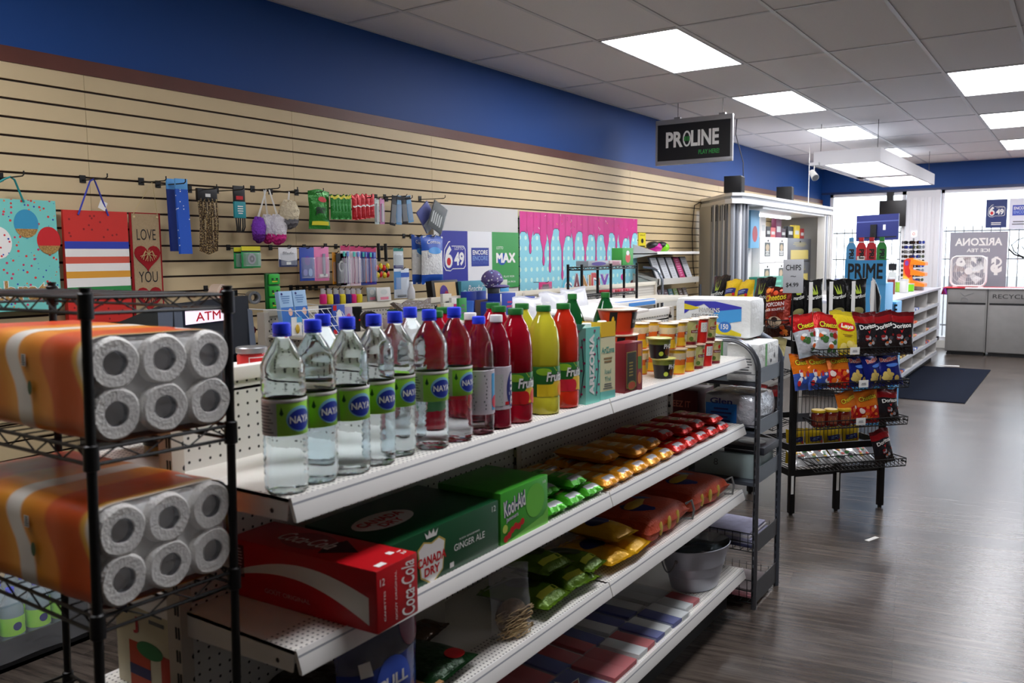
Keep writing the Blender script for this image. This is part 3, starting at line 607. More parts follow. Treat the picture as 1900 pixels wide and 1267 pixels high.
def dn(k, D, h): k.lines(D, -.025, h*.68, .05, h*.22, 5, mat('label_grey', (190, 194, 190), .5)); k.disc(D, .03, h*.5, .014, h*.3, col((196, 190, 130), .45), .0008).patch(D, .016, h*.5, .044, h*.62, mar, .0012, 4).text(D, 'Bol', .03, h*.56, .018, .008, PAPERW, .0018)
def dg(k, D, h): k.disc(D, .005, h*.5, .018, h*.34, col((196, 190, 130), .45), .0008).patch(D, -.012, h*.48, .022, h*.6, mar, .0012, 5).disc(D, .012, h*.74, .006, .008, redc, .0014).disc(D, -.01, h*.25, .008, .008, col((90, 120, 50), .4), .0014).text(D, 'Noodle', .005, h*.54, .026, .007, PAPERW, .0016)
def dp(k, D, h): k.text(D, 'PHO', .014, h*.62, .036, .017, PAPERW, .001, .04).disc(D, .014, h*.34, .014, h*.2, col((110, 60, 30), .4), .0008).disc(D, -.012, h*.25, .008, .008, lim, .001)
CY = cup('noodle_cup', 'yellow noodle cup, nearest on the lower tier right of the black bowls', (0, 0, 0), .0345, .028, .092, [(0, ora), (.05, yel), (.38, ora), (.6, crm), (.85, yel)], lidf, 0, dn)
CG = cup('noodle_cup', 'pale green noodle cup standing fourth on the lower tier', (0, 0, 0), .0345, .028, .092, [(0, mar), (.12, col((176, 176, 110), .4)), (.9, col((190, 186, 130), .4))], lidf, 0, dg)
CR = cup('noodle_cup', 'red noodle cup standing fifth on the lower tier', (0, 0, 0), .0345, .028, .092, [(0, redc), (.9, redc)], lidf, 0, lambda k, D, h: k.patch(D, -.014, h*.45, .014, h*.85, PAPERW, .001, 5).lines(D, 0, h*.65, .02, .028, 5, GREYT, .0014))
CP = cup('noodle_bowl', 'lower black and lime soup bowl labelled in white, on the top shelf', (0, 0, 0), .041, .031, .070, [(0, blk), (.55, blk), (.7, col((120, 130, 50), .4)), (.93, lim)], col((206, 206, 120), .35), 0, dp)
lo = [(-1.215, 2.755, CP), (-1.215, 2.875, CY), (-1.215, 2.965, CY), (-1.215, 3.055, CG), (-1.215, 3.145, CR), (-1.215, 3.235, CG)]
labs = ['', '', 'yellow noodle cup second from the near end of the lower tier', '', '', 'pale green noodle cup at the far end of the lower tier']
seen = set()
for (x, y, p), l in zip(lo, labs):
    if p.name not in seen: seen.add(p.name); p.location = (x, y, TOP); p.rotation_euler = (0, 0, -.55)
    else: dup(p, l, (x, y, TOP), -.75)
for (x, y, p, l) in ((-1.225, 2.74, CP, 'upper black and lime soup bowl stacked on the lower one'), (-1.235, 2.84, CY, 'yellow noodle cup nearest on the upper tier'), (-1.235, 2.93, CY, 'yellow noodle cup second on the upper tier'), (-1.23, 3.025, CG, 'pale green noodle cup third on the upper tier'), (-1.225, 3.115, CR, 'red noodle cup fourth on the upper tier'), (-1.225, 3.205, CG, 'pale green noodle cup at the far end of the upper tier'),
                   (-1.33, 2.80, CY, 'yellow noodle cup in the back row of the upper tier, nearest'), (-1.33, 2.90, CY, 'yellow noodle cup in the back row of the upper tier, second')):
    h = .0725 if p is CP else .0945; dup(p, l, (x, y, TOP+h), -.9 if p is CY else -.6)
for y, l in ((2.80, 'noodle cup in the back row of the lower tier, nearest'), (2.90, 'noodle cup in the back row of the lower tier, second')): dup(CY, l, (-1.33, y, TOP), -.9)
bw = lambda nm, l, loc, rz: cup(nm, l, loc, .067, .052, .082, [(0, redc), (.12, col((214, 70, 30), .35)), (.9, col((200, 60, 30), .35))], lidf, rz, lambda k, D, h: k.patch(D, .018, h*.25, .062, h*.9, blk, .0008, 8).text(D, 'noodle', .04, h*.55, .032, .014, PAPERW, .0012).patch(D, -.062, .01, -.036, h*.92, blk, .0008, 6).text(D, '火', -.049, h*.5, .014, .03, yel, .0012, 0) if 0 else k.patch(D, .018, h*.25, .062, h*.9, blk, .0008, 8).text(D, 'bowl', .04, h*.55, .032, .014, PAPERW, .0012).patch(D, -.062, .01, -.036, h*.92, blk, .0008, 6).disc(D, -.049, h*.5, .005, .02, yel, .0012))
B1 = bw('noodle_bowl', 'red and black noodle bowl resting on top of the stack beside the maroon box', (-1.30, 2.565, TOP+.170), -.55)
dup(B1, 'red noodle bowl in the middle of the stack behind the maroon box', (-1.30, 2.57, TOP+.085), -.2); dup(B1, 'red noodle bowl at the bottom of the stack behind the maroon box', (-1.30, 2.57, TOP), -.3)
mb_ = col((112, 16, 30), .4)
t = T('cereal_box', 'upright maroon food box with gold framed green window beside the soda bottle', 'box', (-1.20, 2.43, TOP), rz=R_(-4))
k = MB().box((-.028, -.055, 0), (.028, .055, .158), mb_, .001); f = frame((.028, -.055, 0), (0, 1, 0), (0, 0, 1))
k.patch(f, .008, .015, .07, .13, col((150, 140, 60), .4), .0006).patch(f, .011, .018, .067, .127, col((40, 40, 24), .4), .0009).lines(f, .035, .075, .035, .05, 5, col((150, 130, 60), .4), .0012).disc(f, .04, .022, .022, .012, col((180, 70, 40), .4), .0012).ring(f, .04, .022, .026, .015, .003, col((120, 130, 50), .4), .0014)
k.patch(f, .075, 0, .105, .158, col((150, 60, 70), .4), .0006).disc(f, .09, .04, .012, .02, col((220, 130, 80), .4), .001).patch(f, .078, .07, .102, .11, col((80, 130, 50), .4), .001).patch(f, .078, .11, .102, .15, col((216, 130, 40), .4), .001)
k.o('carton_body', t)
# foam trays and clear bagged cups on the far-side top shelf
def simple(name, lab, cat, a, c, m, bev=.002, group=None, deco=None, loc=None, rz=0, part='body'):
    a, c = Vector(a), Vector(c); o = Vector(((a.x+c.x)/2, (a.y+c.y)/2, min(a.z, c.z))); k = MB().box(a-o, c-o, m, bev)
    if deco: deco(k, a-o, c-o)
    return tag(k.o(name), lab, cat, group, loc or o, rz)
simple('foam_tray_pack', 'white wrapped foam tray pack lying flat behind the noodle cups', 'tray pack', (-1.86, 3.02, 1.271), (-1.58, 3.34, 1.325), mat('foam_white', (236, 234, 230), .5), .006)
simple('napkin_pack', 'flat white pack with blue stripe behind the noodle cups', 'pack', (-1.80, 3.10, 1.326), (-1.56, 3.46, 1.352), mat('foam_white', (236, 234, 230), .5), .006, deco=lambda k, a, c: k.box((.09, -.17, .0265), (.115, .17, .0275), col((60, 140, 220), .4)).box((.115, -.1, .005), (.121, .16, .02), col((60, 140, 220), .4)))
t = T('foam_tray', 'white foam lid leaning at a slant over the noodle cups', 'foam tray', (-1.56, 2.85, 1.318), ry=R_(5), rx=R_(1))
MB().box((-.14, -.22, 0), (.12, .22, .012), mat('foam_white', (236, 234, 230), .5), .004).o('tray_panel', t); t.location = (-1.56, 2.9, 1.325)
clearw = mat('frosted_bag', (238, 240, 248), .25, alpha=.72, bump=.6, bscale=24)
for i, (y, l) in enumerate(((2.62, 'clear bag of white cups standing nearest beyond the soda bottles'), (2.80, 'clear bag of white cups standing beside the tall one beyond the soda bottles'), (2.96, 'clear bag of white cups standing farthest beyond the soda bottles'))):
    t = T('bag_of_cups', l, 'cup bag', (-1.70, y, 1.271), rz=R_(80), group='clear bags of white cups'); k = MB(); k.bag(.16, .125+.01*i, .11, clearw, seed=i); k.o('clear_bag', t)
    for q in (-.035, .035): MB().lathe([(.026, .008), (.033, .1)], PAPERW, (q, 0, 0), 20).o('cup_stack', t)
# jar and tin on the far side
t = T('storage_jar', 'glass jar with silver lid and red label behind the wire rack post', 'jar', (-1.62, 1.30, 1.271))
MB().lathe([(.03, 0), (.034, .004), (.034, .05), (.03, .056)], mat('jar_glass', (200, 60, 60), .1), (0, 0, 0), 24).o('jar_body', t); MB().lathe([(.034, .056), (.036, .058), (.036, .068), (.034, .07), (0, .07)], STEEL, (0, 0, 0), 24).o('lid', t)
D = drum(0, 0, 0, lambda z: .0345, 0); MB().patch(D, -.03, .008, .02, .048, PAPERW, .0006, 8).patch(D, -.028, .028, .018, .046, RED, .001, 8).o('label', t)
simple('soap_carton', 'tall white, orange and navy detergent box behind the wire rack, low down', 'box', (-1.82, 1.045, .576), (-1.60, 1.15, .86), mat('cream_carton', (214, 206, 176), .5), .002,
       deco=lambda k, a, c: (lambda f: k.patch(f, .05, 0, .13, .11, col((180, 60, 30), .5), .0006).patch(f, .05, .03, .13, .055, col((30, 30, 80), .5), .001).patch(f, .17, 0, .22, .1, col((180, 50, 30), .5), .0006).disc(f, .13, .1, .05, .02, col((40, 110, 60), .5), .0012).text(f, 'J', .08, .15, .02, .04, col((190, 40, 50), .5), .001, .03).patch(f, .0, .17, .05, .2, col((30, 30, 80), .5), .0008).lines(f, .16, .2, .06, .08, 4, GREYT, .0008))(frame((a.x, a.y, a.z), (1, 0, 0), (0, 0, 1))))
t = T('round_tin', 'flat black and gold tin standing on the white shelf behind the wire rack', 'tin', (-1.72, 1.13, 1.111)); MB().lathe([(.045, 0), (.047, .002), (.047, .02), (.045, .022), (0, .022)], col((150, 120, 60), .3), (0, 0, 0), 28).o('tin_body', t); MB().lathe([(.048, .022), (.048, .032), (.046, .034), (0, .034)], BLACK, (0, 0, 0), 28).o('lid', t)

# ================================================================ second shelf: drink cases and biscuit packs
Z2, Z3, Z4 = .8245, .5385, .1925
cred = col((186, 12, 24), .35); t = T('soda_case', 'red and white soda case jutting out from the end of the second shelf', 'drink case', (-1.30, 1.20, Z2), rz=R_(3))
k = MB().box((-.205, -.064, 0), (.205, .064, .126), cred, .003)
side = frame((-.205, -.064, 0), (1, 0, 0), (0, 0, 1)); end = frame((.205, -.064, 0), (0, 1, 0), (0, 0, 1)); top = frame((-.205, -.064, .126), (1, 0, 0), (0, 1, 0))
wv = lambda x: .055+.032*sin((x-.09)*9.5)*(1 if x < .4 else 1)
up = [(.002+x*.388/24, .052+.046*sin(pi*min(1, x/24*1.0)*.9)+.004*x/24) for x in range(25)]; dn_ = [(x, y-.008-.05*(x/.41)**1.1) for x, y in up]
for i in range(24): k.add([side(*up[i], .001), side(*up[i+1], .001), side(*dn_[i+1], .001), side(*dn_[i], .001)], [(0, 3, 2, 1)], mat('carton_white', (226, 222, 214), .45))
k.text(side, 'GOÛT ORIGINAL', .17, .03, .13, .012, col((210, 150, 150), .5), .0012).patch(side, .01, .045, .045, .115, col((90, 20, 26), .5), .001).lines(side, .027, .08, .03, .06, 9, col((190, 150, 150), .5), .0014)
k.text(end, 'Coca-Cola', .095, .061, .112, .042, PAPERW, .0012, .012, .35, rot=pi/2).text(end, 'GOÛT ORIGINAL', .056, .06, .1, .007, PAPERW, .0012, rot=pi/2).text(end, '12', .016, .1, .014, .014, PAPERW, .0012).text(end, 'CANETTES', .022, .05, .06, .005, PAPERW, .0012, rot=pi/2)
k.disc(top, .17, .066, .07, .045, col((150, 60, 66), .5), .0006, 30).text(top, 'Coca-Cola', .17, .066, .15, .045, PAPERW, .0010, .01, .35).patch(top, .36, .085, .375, .1, PAPERW, .0008).patch(top, .385, .02, .4, .045, PAPERW, .0008).text(top, '12', .385, .11, .02, .014, PAPERW, .001).poly(top, [(.24, .02), (.31, .064), (.24, .108), (.22, .064)], col((60, 10, 14), .7), .0008)
k.o('carton_body', t)
dg_ = col((10, 74, 40), .35); t = T('soda_case', 'dark green ginger ale case with crowned shield emblem on the second shelf', 'drink case', (-1.307, 1.478, Z2))
k = MB().box((-.13, -.198, 0), (.13, .198, .122), dg_, .003); f = frame((.13, -.198, 0), (0, 1, 0), (0, 0, 1)); top = frame((-.13, -.198, .122), (0, 1, 0), (-1, 0, 0)); gold = col((200, 176, 90), .4)
def shield(k, f, cx, cy, s):
    o = [(-.5, .38), (-.28, .52), (0, .44), (.28, .52), (.5, .38), (.44, .0), (.4, -.3), (.2, -.42), (0, -.56), (-.2, -.42), (-.4, -.3), (-.44, 0)]
    k.poly(f, [(cx+x*s, cy+y*s) for x, y in o], gold, .001).poly(f, [(cx+x*s*.92, cy+y*s*.92) for x, y in o], PAPERW, .0014)
    k.text(f, 'CANADA', cx, cy+.06*s, s*1.02, s*.22, RED, .0019, .03).text(f, 'DRY', cx, cy-.2*s, s*.55, s*.2, RED, .0019, .03)
    k.poly(f, [(cx-.18*s, cy+.56*s), (cx-.24*s, cy+.72*s), (cx-.12*s, cy+.62*s), (cx-.08*s, cy+.75*s), (cx, cy+.64*s), (cx+.08*s, cy+.75*s), (cx+.12*s, cy+.62*s), (cx+.24*s, cy+.72*s), (cx+.18*s, cy+.56*s)], PAPERW, .0012)
shield(k, f, .134, .047, .098); k.text(f, 'GINGER ALE', .275, .052, .12, .016, PAPERW, .0012).text(f, 'SODA GINGEMBRE', .275, .068, .08, .004, PAPERW, .0012).text(f, '12', .375, .105, .016, .014, PAPERW, .0012).patch(f, .198, .01, .213, .022, PAPERW, .0012)
tf = frame((.13, -.198, .122), (0, 1, 0), (-1, 0, 0)); k.disc(tf, .12, .13, .09, .05, PAPERW, .0006).text(tf, 'CANADA', .12, .14, .14, .03, RED, .001, .03).text(tf, 'DRY', .12, .105, .07, .026, RED, .001, .03); k.o('carton_body', t)
t = T('drink_pouch_box', 'bright green fruit drink pouch box right of the ginger ale case', 'drink case', (-1.275, 1.795, Z2))
k = MB().box((-.1, -.112, 0), (.1, .112, .135), col((70, 168, 52), .35), .003); f = frame((.1, -.112, 0), (0, 1, 0), (0, 0, 1))
k.text(f, 'Kool-Aid', .062, .095, .1, .042, NAVY, .0008, .09, .1, .12).text(f, 'Kool-Aid', .062, .095, .1, .042, PAPERW, .0012, .02, .1, .12).text(f, 'Jammers', .05, .062, .055, .014, NAVY, .001, .06, 0, .1).text(f, 'Jammers', .05, .062, .055, .014, PAPERW, .0014, .0, 0, .1)
k.disc(f, .16, .08, .045, .045, col((110, 196, 70), .35), .0008).poly(f, [(.0, .0), (.2, .03), (.224, .05), (.224, 0)], col((120, 196, 80), .35), .0006)
for i, (x, y) in enumerate(((.05, .03), (.065, .036), (.08, .032), (.02, .014), (.035, .02), (.095, .04))): k.disc(f, x, y, .01, .009, RED, .001+.0002*i, 12)
k.disc(f, .018, .04, .011, .011, col((190, 210, 90), .4), .001).text(f, '10', .205, .12, .014, .008, PAPERW, .001); k.o('carton_body', t)
# biscuit sleeves
def sleeve(lab, loc, c, stripe=None, rz=0, w=.10, l=.21, th=.036, seed=0):
    t = T('biscuit_pack', lab, 'biscuit pack', loc, rz=rz, group=None); k = MB(); fo = foil(c); gr = mat('biscuit_cream', (196, 178, 120), .5); sil = mat('pack_silver', (170, 170, 176), .35, metal=.3)
    g = MB(); n, mm = 20, 10
    def P(i, j, s):
        u = -1+2*i/mm; v = j/n; e = (max(0, 1-abs(u)**4)**.5)*(min(1, min(v, 1-v)*9)**.5); fl = 1+.10*(1 if v < .03 or v > .97 else 0)
        return (-l*v+.004*sin(9*u+seed)*(v < .08), u*w/2*fl, th/2+s*e*th/2*(1+.03*sin(20*v+seed)))
    for s, flip in ((1, False), (-1, True)):
        vs = [P(i, j, s) for j in range(n+1) for i in range(mm+1)]; q = []; ms = []
        for j in range(n):
            for i in range(mm):
                a = j*(mm+1)+i; q.append((a, a+mm+1, a+mm+2, a+1) if not flip else (a, a+1, a+mm+2, a+mm+1))
                v = (j+.5)/n; u = -1+2*(i+.5)/mm
                ms.append(sil if v < .13 and abs(u) < .7 and s > 0 and j > 0 else (gr if s > 0 and .25 < v < .9 and abs(u) < .62 and (j//3) % 2 else fo))
        k.add(vs, q, ms, True)
    k.o('wrapper', t); return t
ORD3 = ['nearest', 'second', 'third', 'fourth', 'fifth', 'sixth', 'seventh', 'eighth']
def packs(c, cname, y0, n, pitch, up, back=True):
    base = None
    for i in range(n):
        l = '%s wrapped biscuit pack, %s of its colour on the second shelf' % (cname, ORD3[i]); lc = (-1.178, y0+pitch*i, Z2)
        if base is None: base = sleeve(l, lc, c, seed=n)
        else: dup(base, l, lc, R_([0, 3, -2, 2][i % 4]))
    for i, (yy, dz, dx) in enumerate(up): dup(base, '%s biscuit pack, %s of those stacked on top of the others' % (cname, ORD3[i]), (-1.19-dx, yy, Z2+.037+dz), R_([-3, 2, 4][i % 3]))
    if back:
        for i in range(min(n, 3)): dup(base, '%s biscuit pack pushed to the back of the shelf, %s' % (cname, ORD3[i]), (-1.395, y0+pitch*i*1.2, Z2+.0), 0, scale=(.45, 1, 1))
    return base
packs((74, 176, 40), 'bright green', 1.975, 3, .107, ((2.0, 0, .03), (2.13, 0, .01)))
packs((226, 152, 34), 'orange yellow', 2.305, 5, .107, ((2.46, 0, .07), (2.585, 0, .02), (2.72, 0, .03)))
packs((206, 34, 26), 'red', 2.85, 5, .112, ((2.87, 0, .05), (2.99, 0, .02), (3.12, 0, .02), (3.25, 0, .0)))

# ================================================================ third shelf
def flatbag(name, lab, cat, loc, w, l, th, c, rz=0, seed=0, group=None, deco=None, back=None, m=None, rx=-90):
    """film bag lying on its back, bottom edge to the front (+X)"""
    t = T(name, lab, cat, loc, rz=R_(90)+rz, rx=R_(rx), group=group); k = MB(); f = k.bag(w, l, th, m or foil(c), back, seed=seed)
    if deco: deco(k, f)
    for i, p in enumerate(k.v): k.v[i] = (p[0], p[1]-th*.4 if 0 else p[1], p[2])
    k.o('film', t); return t
# grey-capped clear pouch of dry noodles, leaning upright
def upright_bag(name, lab, cat, loc, w, h, d, m, rz=0, rx=0, seed=0, deco=None, group=None, back=None):
    t = T(name, lab, cat, loc, rz=rz, rx=rx, group=group); k = MB(); f = k.bag(w, h, d, m, back, seed=seed)
    if deco: deco(k, f)
    k.o('film', t); return t
def pasta(k, f):
    r = random.Random(3); c = mat('dry_noodle', (186, 160, 116), .7)
    k.blob((0, -.004, .05), (.05, .026, .048), mat('dry_noodle_mass', (150, 124, 88), .8, noise=.4, nscale=70, bump=1, bscale=90), 16, 10)
    for i in range(46): a = r.uniform(-.045, .045); z = r.uniform(.01, .075); k.tube([(a+.02*sin(q*1.3+i), -.01-.028*max(0, 1-(a/.06)**2)+.003*r.random(), z+.008*cos(q+i)) for q in range(5)], .0016, c, 4)
upright_bag('dry_noodle_bag', 'crumpled clear bag of dry pale noodles standing on the third shelf', 'noodle bag', (-1.225, 1.80, Z3), .13, .185, .085, mat('crinkled_clear', (200, 200, 206), .12, alpha=.24, bump=.7, bscale=30), rz=R_(68), rx=R_(-4), seed=4, deco=pasta)
gb = None
for i, (x, y, z, r, l) in enumerate(((-1.185, 1.985, .0, 4, 'green snack bag nearest on the third shelf'), (-1.185, 2.135, .0, -8, 'green snack bag second on the third shelf, crumpled corner out'), (-1.19, 2.235, .02, 6, 'green snack bag third on the third shelf'), (-1.23, 2.07, .058, -4, 'green snack bag lying on top of the other green ones'))):
    if gb is None: gb = flatbag('snack_bag', l, 'snack bag', (x, y, Z3+.036), .155, .23, .075, (96, 130, 30), R_(r), 11, deco=lambda k, f: k.disc(f, 0, .12, .045, .05, col((40, 60, 20), .4), 0).patch(f, -.05, .03, .05, .05, col((190, 200, 60), .4), 0, 4))
    else: dup(gb, l, (x, y, Z3+.036+z), R_(90)+R_(r), rx=R_(-90), scale=(.8, 1, 1) if i == 2 else None)
yb = None
for i, (x, y, z, r, l) in enumerate(((-1.18, 2.375, 0, -6, 'yellow snack bag lying lowest on the third shelf'), (-1.175, 2.52, .0, 5, 'yellow snack bag beside the orange rice sacks'), (-1.2, 2.45, .055, -3, 'yellow snack bag lying across the two below'))):
    if yb is None: yb = flatbag('snack_bag', l, 'snack bag', (x, y, Z3+.034), .15, .24, .07, (224, 170, 24), R_(r), 21, deco=lambda k, f: k.disc(f, 0, .12, .05, .04, NAVY, 0))
    else: dup(yb, l, (x, y, Z3+.034+z), R_(90)+R_(r), rx=R_(-90))
sack = mat('woven_orange_sack', (186, 66, 28), .6, bump=.4, bscale=120)
def sackd(k, f):
    k.disc(f, -.02, .3, .07, .05, NAVY, .001).patch(f, -.09, .27, .05, .3, col((210, 170, 40), .5), .002, 4)
    g = lambda x, y, h=0: Vector((x, -.045+.0*y, .004-h)) 
    for i, dx in enumerate((-.07, 0, .06)): k.poly(lambda x, y, h=0: Vector((x, -y, -.006-h)), [(dx-.012, -.012), (dx+.012, -.015), (dx+.010, .02), (dx-.012, .022)], col((214, 180, 70), .5), .006)
s1 = None
for i, (x, y, r, l) in enumerate(((-1.19, 2.775, 2, 'orange woven rice sack, nearer of the two on the third shelf'), (-1.19, 3.18, -2, 'orange woven rice sack, farther of the two on the third shelf'))):
    if s1 is None:
        s1 = T('rice_sack', l, 'rice sack', (x, y, Z3), rz=R_(r)); k = MB(); n, m_ = 24, 18
        for s, fl in ((1, 0), (-1, 1)):
            vs = []
            for j in range(n+1):
                for i2 in range(m_+1):
                    u = -1+2*i2/m_; v = j/n; e = (max(0, 1-abs(u)**5)**.45)*(max(0, 1-abs(2*v-1)**7)**.5)
                    vs.append((-.30*v+.006*sin(7*u), u*.185, .052+s*e*.05*(1+.06*sin(5*u+3*v))))
            k.add(vs, [(j*(m_+1)+i2, (j+1)*(m_+1)+i2, (j+1)*(m_+1)+i2+1, j*(m_+1)+i2+1)[::(-1 if fl else 1)] for j in range(n) for i2 in range(m_)], sack, True)
        ff = frame((.001, -.185, .0), (0, 1, 0), (0, 0, 1))
        for dx in (.09, .17, .25): k.blob((.0, -.185+dx, .052), (.006, .014, .026), col((206, 176, 70), .5), 8, 6)
        k.blob((-.13, .0, .098), (.09, .1, .006), NAVY, 14, 6).blob((-.13, -.02, .101), (.03, .08, .006), col((206, 170, 50), .5), 14, 6); k.o('sack_body', s1)
        MB().tube([(-.01, .175, .07), (.012, .18, .085), (.02, .185, .05), (.012, .19, .012), (-.02, .18, .01)], .005, mat('grey_strap', (120, 122, 122), .6), 8).o('strap', s1)
    else: dup(s1, l, (x, y, Z3), R_(r))
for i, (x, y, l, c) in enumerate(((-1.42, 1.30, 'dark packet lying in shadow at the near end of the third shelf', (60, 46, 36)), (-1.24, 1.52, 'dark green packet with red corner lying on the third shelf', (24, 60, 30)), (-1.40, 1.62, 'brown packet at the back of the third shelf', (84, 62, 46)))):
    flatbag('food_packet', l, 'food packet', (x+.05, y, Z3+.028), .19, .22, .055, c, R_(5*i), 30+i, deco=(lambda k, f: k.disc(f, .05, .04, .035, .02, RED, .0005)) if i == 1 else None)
simple('cardboard_tray', 'brown cardboard tray edge along the front of the third shelf', 'tray', (-1.36, 1.12, Z3), (-1.185, 1.46, Z3+.03), mat('cardboard', (176, 132, 84), .8), .001)
simple('white_food_box', 'pale food box standing at the back of the third shelf', 'box', (-1.48, 1.62, Z3), (-1.42, 1.76, Z3+.15), mat('dull_carton', (170, 166, 156), .6), .001)
t = upright_bag('plastic_pack', 'large blue and clear plastic wrapped pack at the near end under the red case', 'plastic pack', (-1.135, 1.165, .31), .25, .262, .11, lambda u, v: mat('blue_film', (28, 52, 130), .2, bump=.4, bscale=20) if v < .62 else mat('crinkled_clear', (200, 200, 206), .12, alpha=.24, bump=.7, bscale=30), rz=R_(88), seed=9,
    deco=lambda k, f: k.disc(f, 0, .10, .06, .065, col((60, 90, 190), .3), 0).text(f, 'PULL', 0, .115, .09, .026, PAPERW, .002, .03).text(f, 'PU', 0, .07, .06, .034, NAVY, .002, .04).disc(f, .08, .2, .04, .04, col((120, 20, 60), .3), 0).patch(f, -.09, .15, -.06, .18, PAPERW, .002))
t.location = (-1.225, 1.28, Z3)
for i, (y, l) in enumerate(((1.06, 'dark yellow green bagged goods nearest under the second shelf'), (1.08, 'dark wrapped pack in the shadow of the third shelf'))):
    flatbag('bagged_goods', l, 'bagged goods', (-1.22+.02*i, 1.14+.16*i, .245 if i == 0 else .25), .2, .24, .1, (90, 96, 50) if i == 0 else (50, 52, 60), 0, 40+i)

# ================================================================ bottom deck: wash tub and folded flags
galv = mat('galvanised_steel', (190, 194, 206), .38, metal=.25, noise=.06, nscale=12); galvi = mat('galvanised_inside', (170, 176, 180), .12, metal=1)
t = T('galvanised_tub', 'oval galvanised steel tub with side handles on the bottom shelf', 'tub', (-1.265, 3.20, Z4), rz=R_(68)); pr_o = [(.62, 0), (.66, .004), (.76, .06), (.772, .064), (.765, .068), (.84, .10), (.852, .104), (.846, .108), (.965, .168), (.99, .176), (1.0, .180), (.99, .183)]
def oval(p, m, c0=.165, c1=.118):
    vs = []; n = 40
    for r, z in p:
        for i in range(n): a = 2*pi*i/n; vs.append((c0*r*cos(a), c1*r*sin(a), z))
    return vs, [(j*n+i, j*n+(i+1) % n, (j+1)*n+(i+1) % n, (j+1)*n+i) for j in range(len(p)-1) for i in range(n)]
k = MB(); v, f = oval(pr_o, galv); k.add(v, f, galv, True); v, f = oval([(.982, .183), (.94, .168), (.825, .108), (.832, .104), (.82, .1), (.74, .06), (.64, .006), (.0, .005)], galvi); k.add(v, f, galvi, True); k.add([(a*.7, b_, 0) for a, b_, _ in []], [], galv); k.o('tub_body', t)
for s in (1, -1):
    k = MB(); pts = [(s*(.150-.004*abs(q)), .042*q, .142-.052*(1-q*q)) for q in [-1+.2*j for j in range(11)]]; k.tube([(p[0]+s*.006, p[1], p[2]) for p in pts], .003, STEEL, 8)
    for q in (-1, 1): k.lathe([(.008, -.002), (.006, .004), (0, .005)], STEEL, (s*.148, .042*q, .142), 10, 'X')
    k.o('handle', t)
cw_ = mat('folded_white_cloth', (200, 204, 204), .7); nb = mat('folded_navy_cloth', (26, 44, 128), .6); rc = mat('folded_red_cloth', (168, 20, 30), .6); film = mat('flag_film', (230, 235, 240), .15, alpha=.14, spec=.9, bump=.4, bscale=24)
flags = [(-1.40, 2.97, .18, .14, 1, (cw_, cw_)), (-1.245, 2.985, .12, .13, 1, (cw_, rc)), (-1.42, 2.80, .17, .13, 1, (nb, cw_)), (-1.245, 2.84, .15, .13, 2, (nb, cw_)), (-1.42, 2.64, .17, .13, 1, (cw_, nb)), (-1.25, 2.695, .15, .12, 1, (nb, cw_)), (-1.42, 2.48, .17, .13, 1, (rc, nb)), (-1.25, 2.55, .15, .13, 1, (cw_, rc)), (-1.42, 2.31, .17, .15, 1, (nb, rc)), (-1.25, 2.38, .16, .16, 2, (rc, rc)), (-1.25, 2.17, .17, .2, 1, (nb, nb)), (-1.42, 2.13, .17, .17, 1, (rc, rc))]
fl_l = ['plain white folded flag packet beside the tub', 'white folded flag packet with red print beside the tub front', 'navy and white folded flag packet second from the tub at the back', 'bright blue and white folded flag packet in front of the tub', 'white and navy folded flag packet in the back row middle', 'navy topped white folded packet in the front row', 'red and navy folded packet in the back row', 'white folded packet with a red band in the front row', 'navy folded packet with red stripe far from the tub', 'all red folded flag packet at the front edge', 'navy folded flag packet with a red star', 'all red folded flag packet at the back near the bottom frame edge']
for (x, y, w, l, hh, (c1, c2)), lb in zip(flags, fl_l):
    t = T('folded_flag', lb, 'folded flag', (x, y, Z4), rz=R_(rnd.uniform(-4, 4)), group=None)
    k = MB().box((-w/2, -l/2, 0), (w/2, 0, .018), c1, .004).box((-w/2, 0, 0), (w/2, l/2, .018), c2, .004).box((-w/2, -.004, .004), (w/2, .004, .0165), c1)
    f = frame((0, 0, .018), (0, 1, 0), (-1, 0, 0))
    if 'star' in lb: 
        st = [((.06 if i % 2 == 0 else .025)*cos(pi/2+i*pi/5), (.06 if i % 2 == 0 else .025)*sin(pi/2+i*pi/5)) for i in range(10)]; k.poly(f, [(a*1.2, b_*1.2) for a, b_ in st], PAPERW, .001).poly(f, st, rc, .0016)
    if 'print' in lb:
        for i in range(7): k.patch(f, .0, -.04+.01*i, .06, -.036+.01*i, rc, .001)
    k.o('cloth', t); MB().box((-w/2-.004, -l/2-.004, .0005), (w/2+.004, l/2+.004, .0215), film, .003).o('clear_sleeve', t)

# ================================================================ grey end rack
GR = mat('grey_powder_steel', (92, 98, 108), .4, metal=.4); GT = mat('polished_grey_tube', (120, 124, 132), .22, metal=.8)
EX0, EX1, EY0, EY1 = -1.95, -1.125, 3.535, 3.86
t = T('display_rack', 'grey tubular steel display rack at the far end of the shelving', 'display rack', ((EX0+EX1)/2, 3.7, 0))
def arch(y, m): 
    pts = [(EX1, y, 0)]+[(EX1, y, .1*i) for i in range(1, 11)]+[(EX1-.13+.13*cos(a), y, 1.05+.13*sin(a)) for a in [pi/2*i/8 for i in range(0, 9)]]
    pts += [(EX0+.13+.13*cos(a), y, 1.05+.13*sin(a)) for a in [pi/2+pi/2*i/8 for i in range(0, 9)]]+[(EX0, y, .5), (EX0, y, 0)]
    k = MB().tube(pts, .0125, m, 12)
    for i in range(28): k.box((EX1-.004, y-.0135, .06+.036*i), (EX1+.0, y-.0115, .082+.036*i), INK)
    k.o('arched_upright', t, world=True)
arch(EY0, GT); arch(EY1, GR)
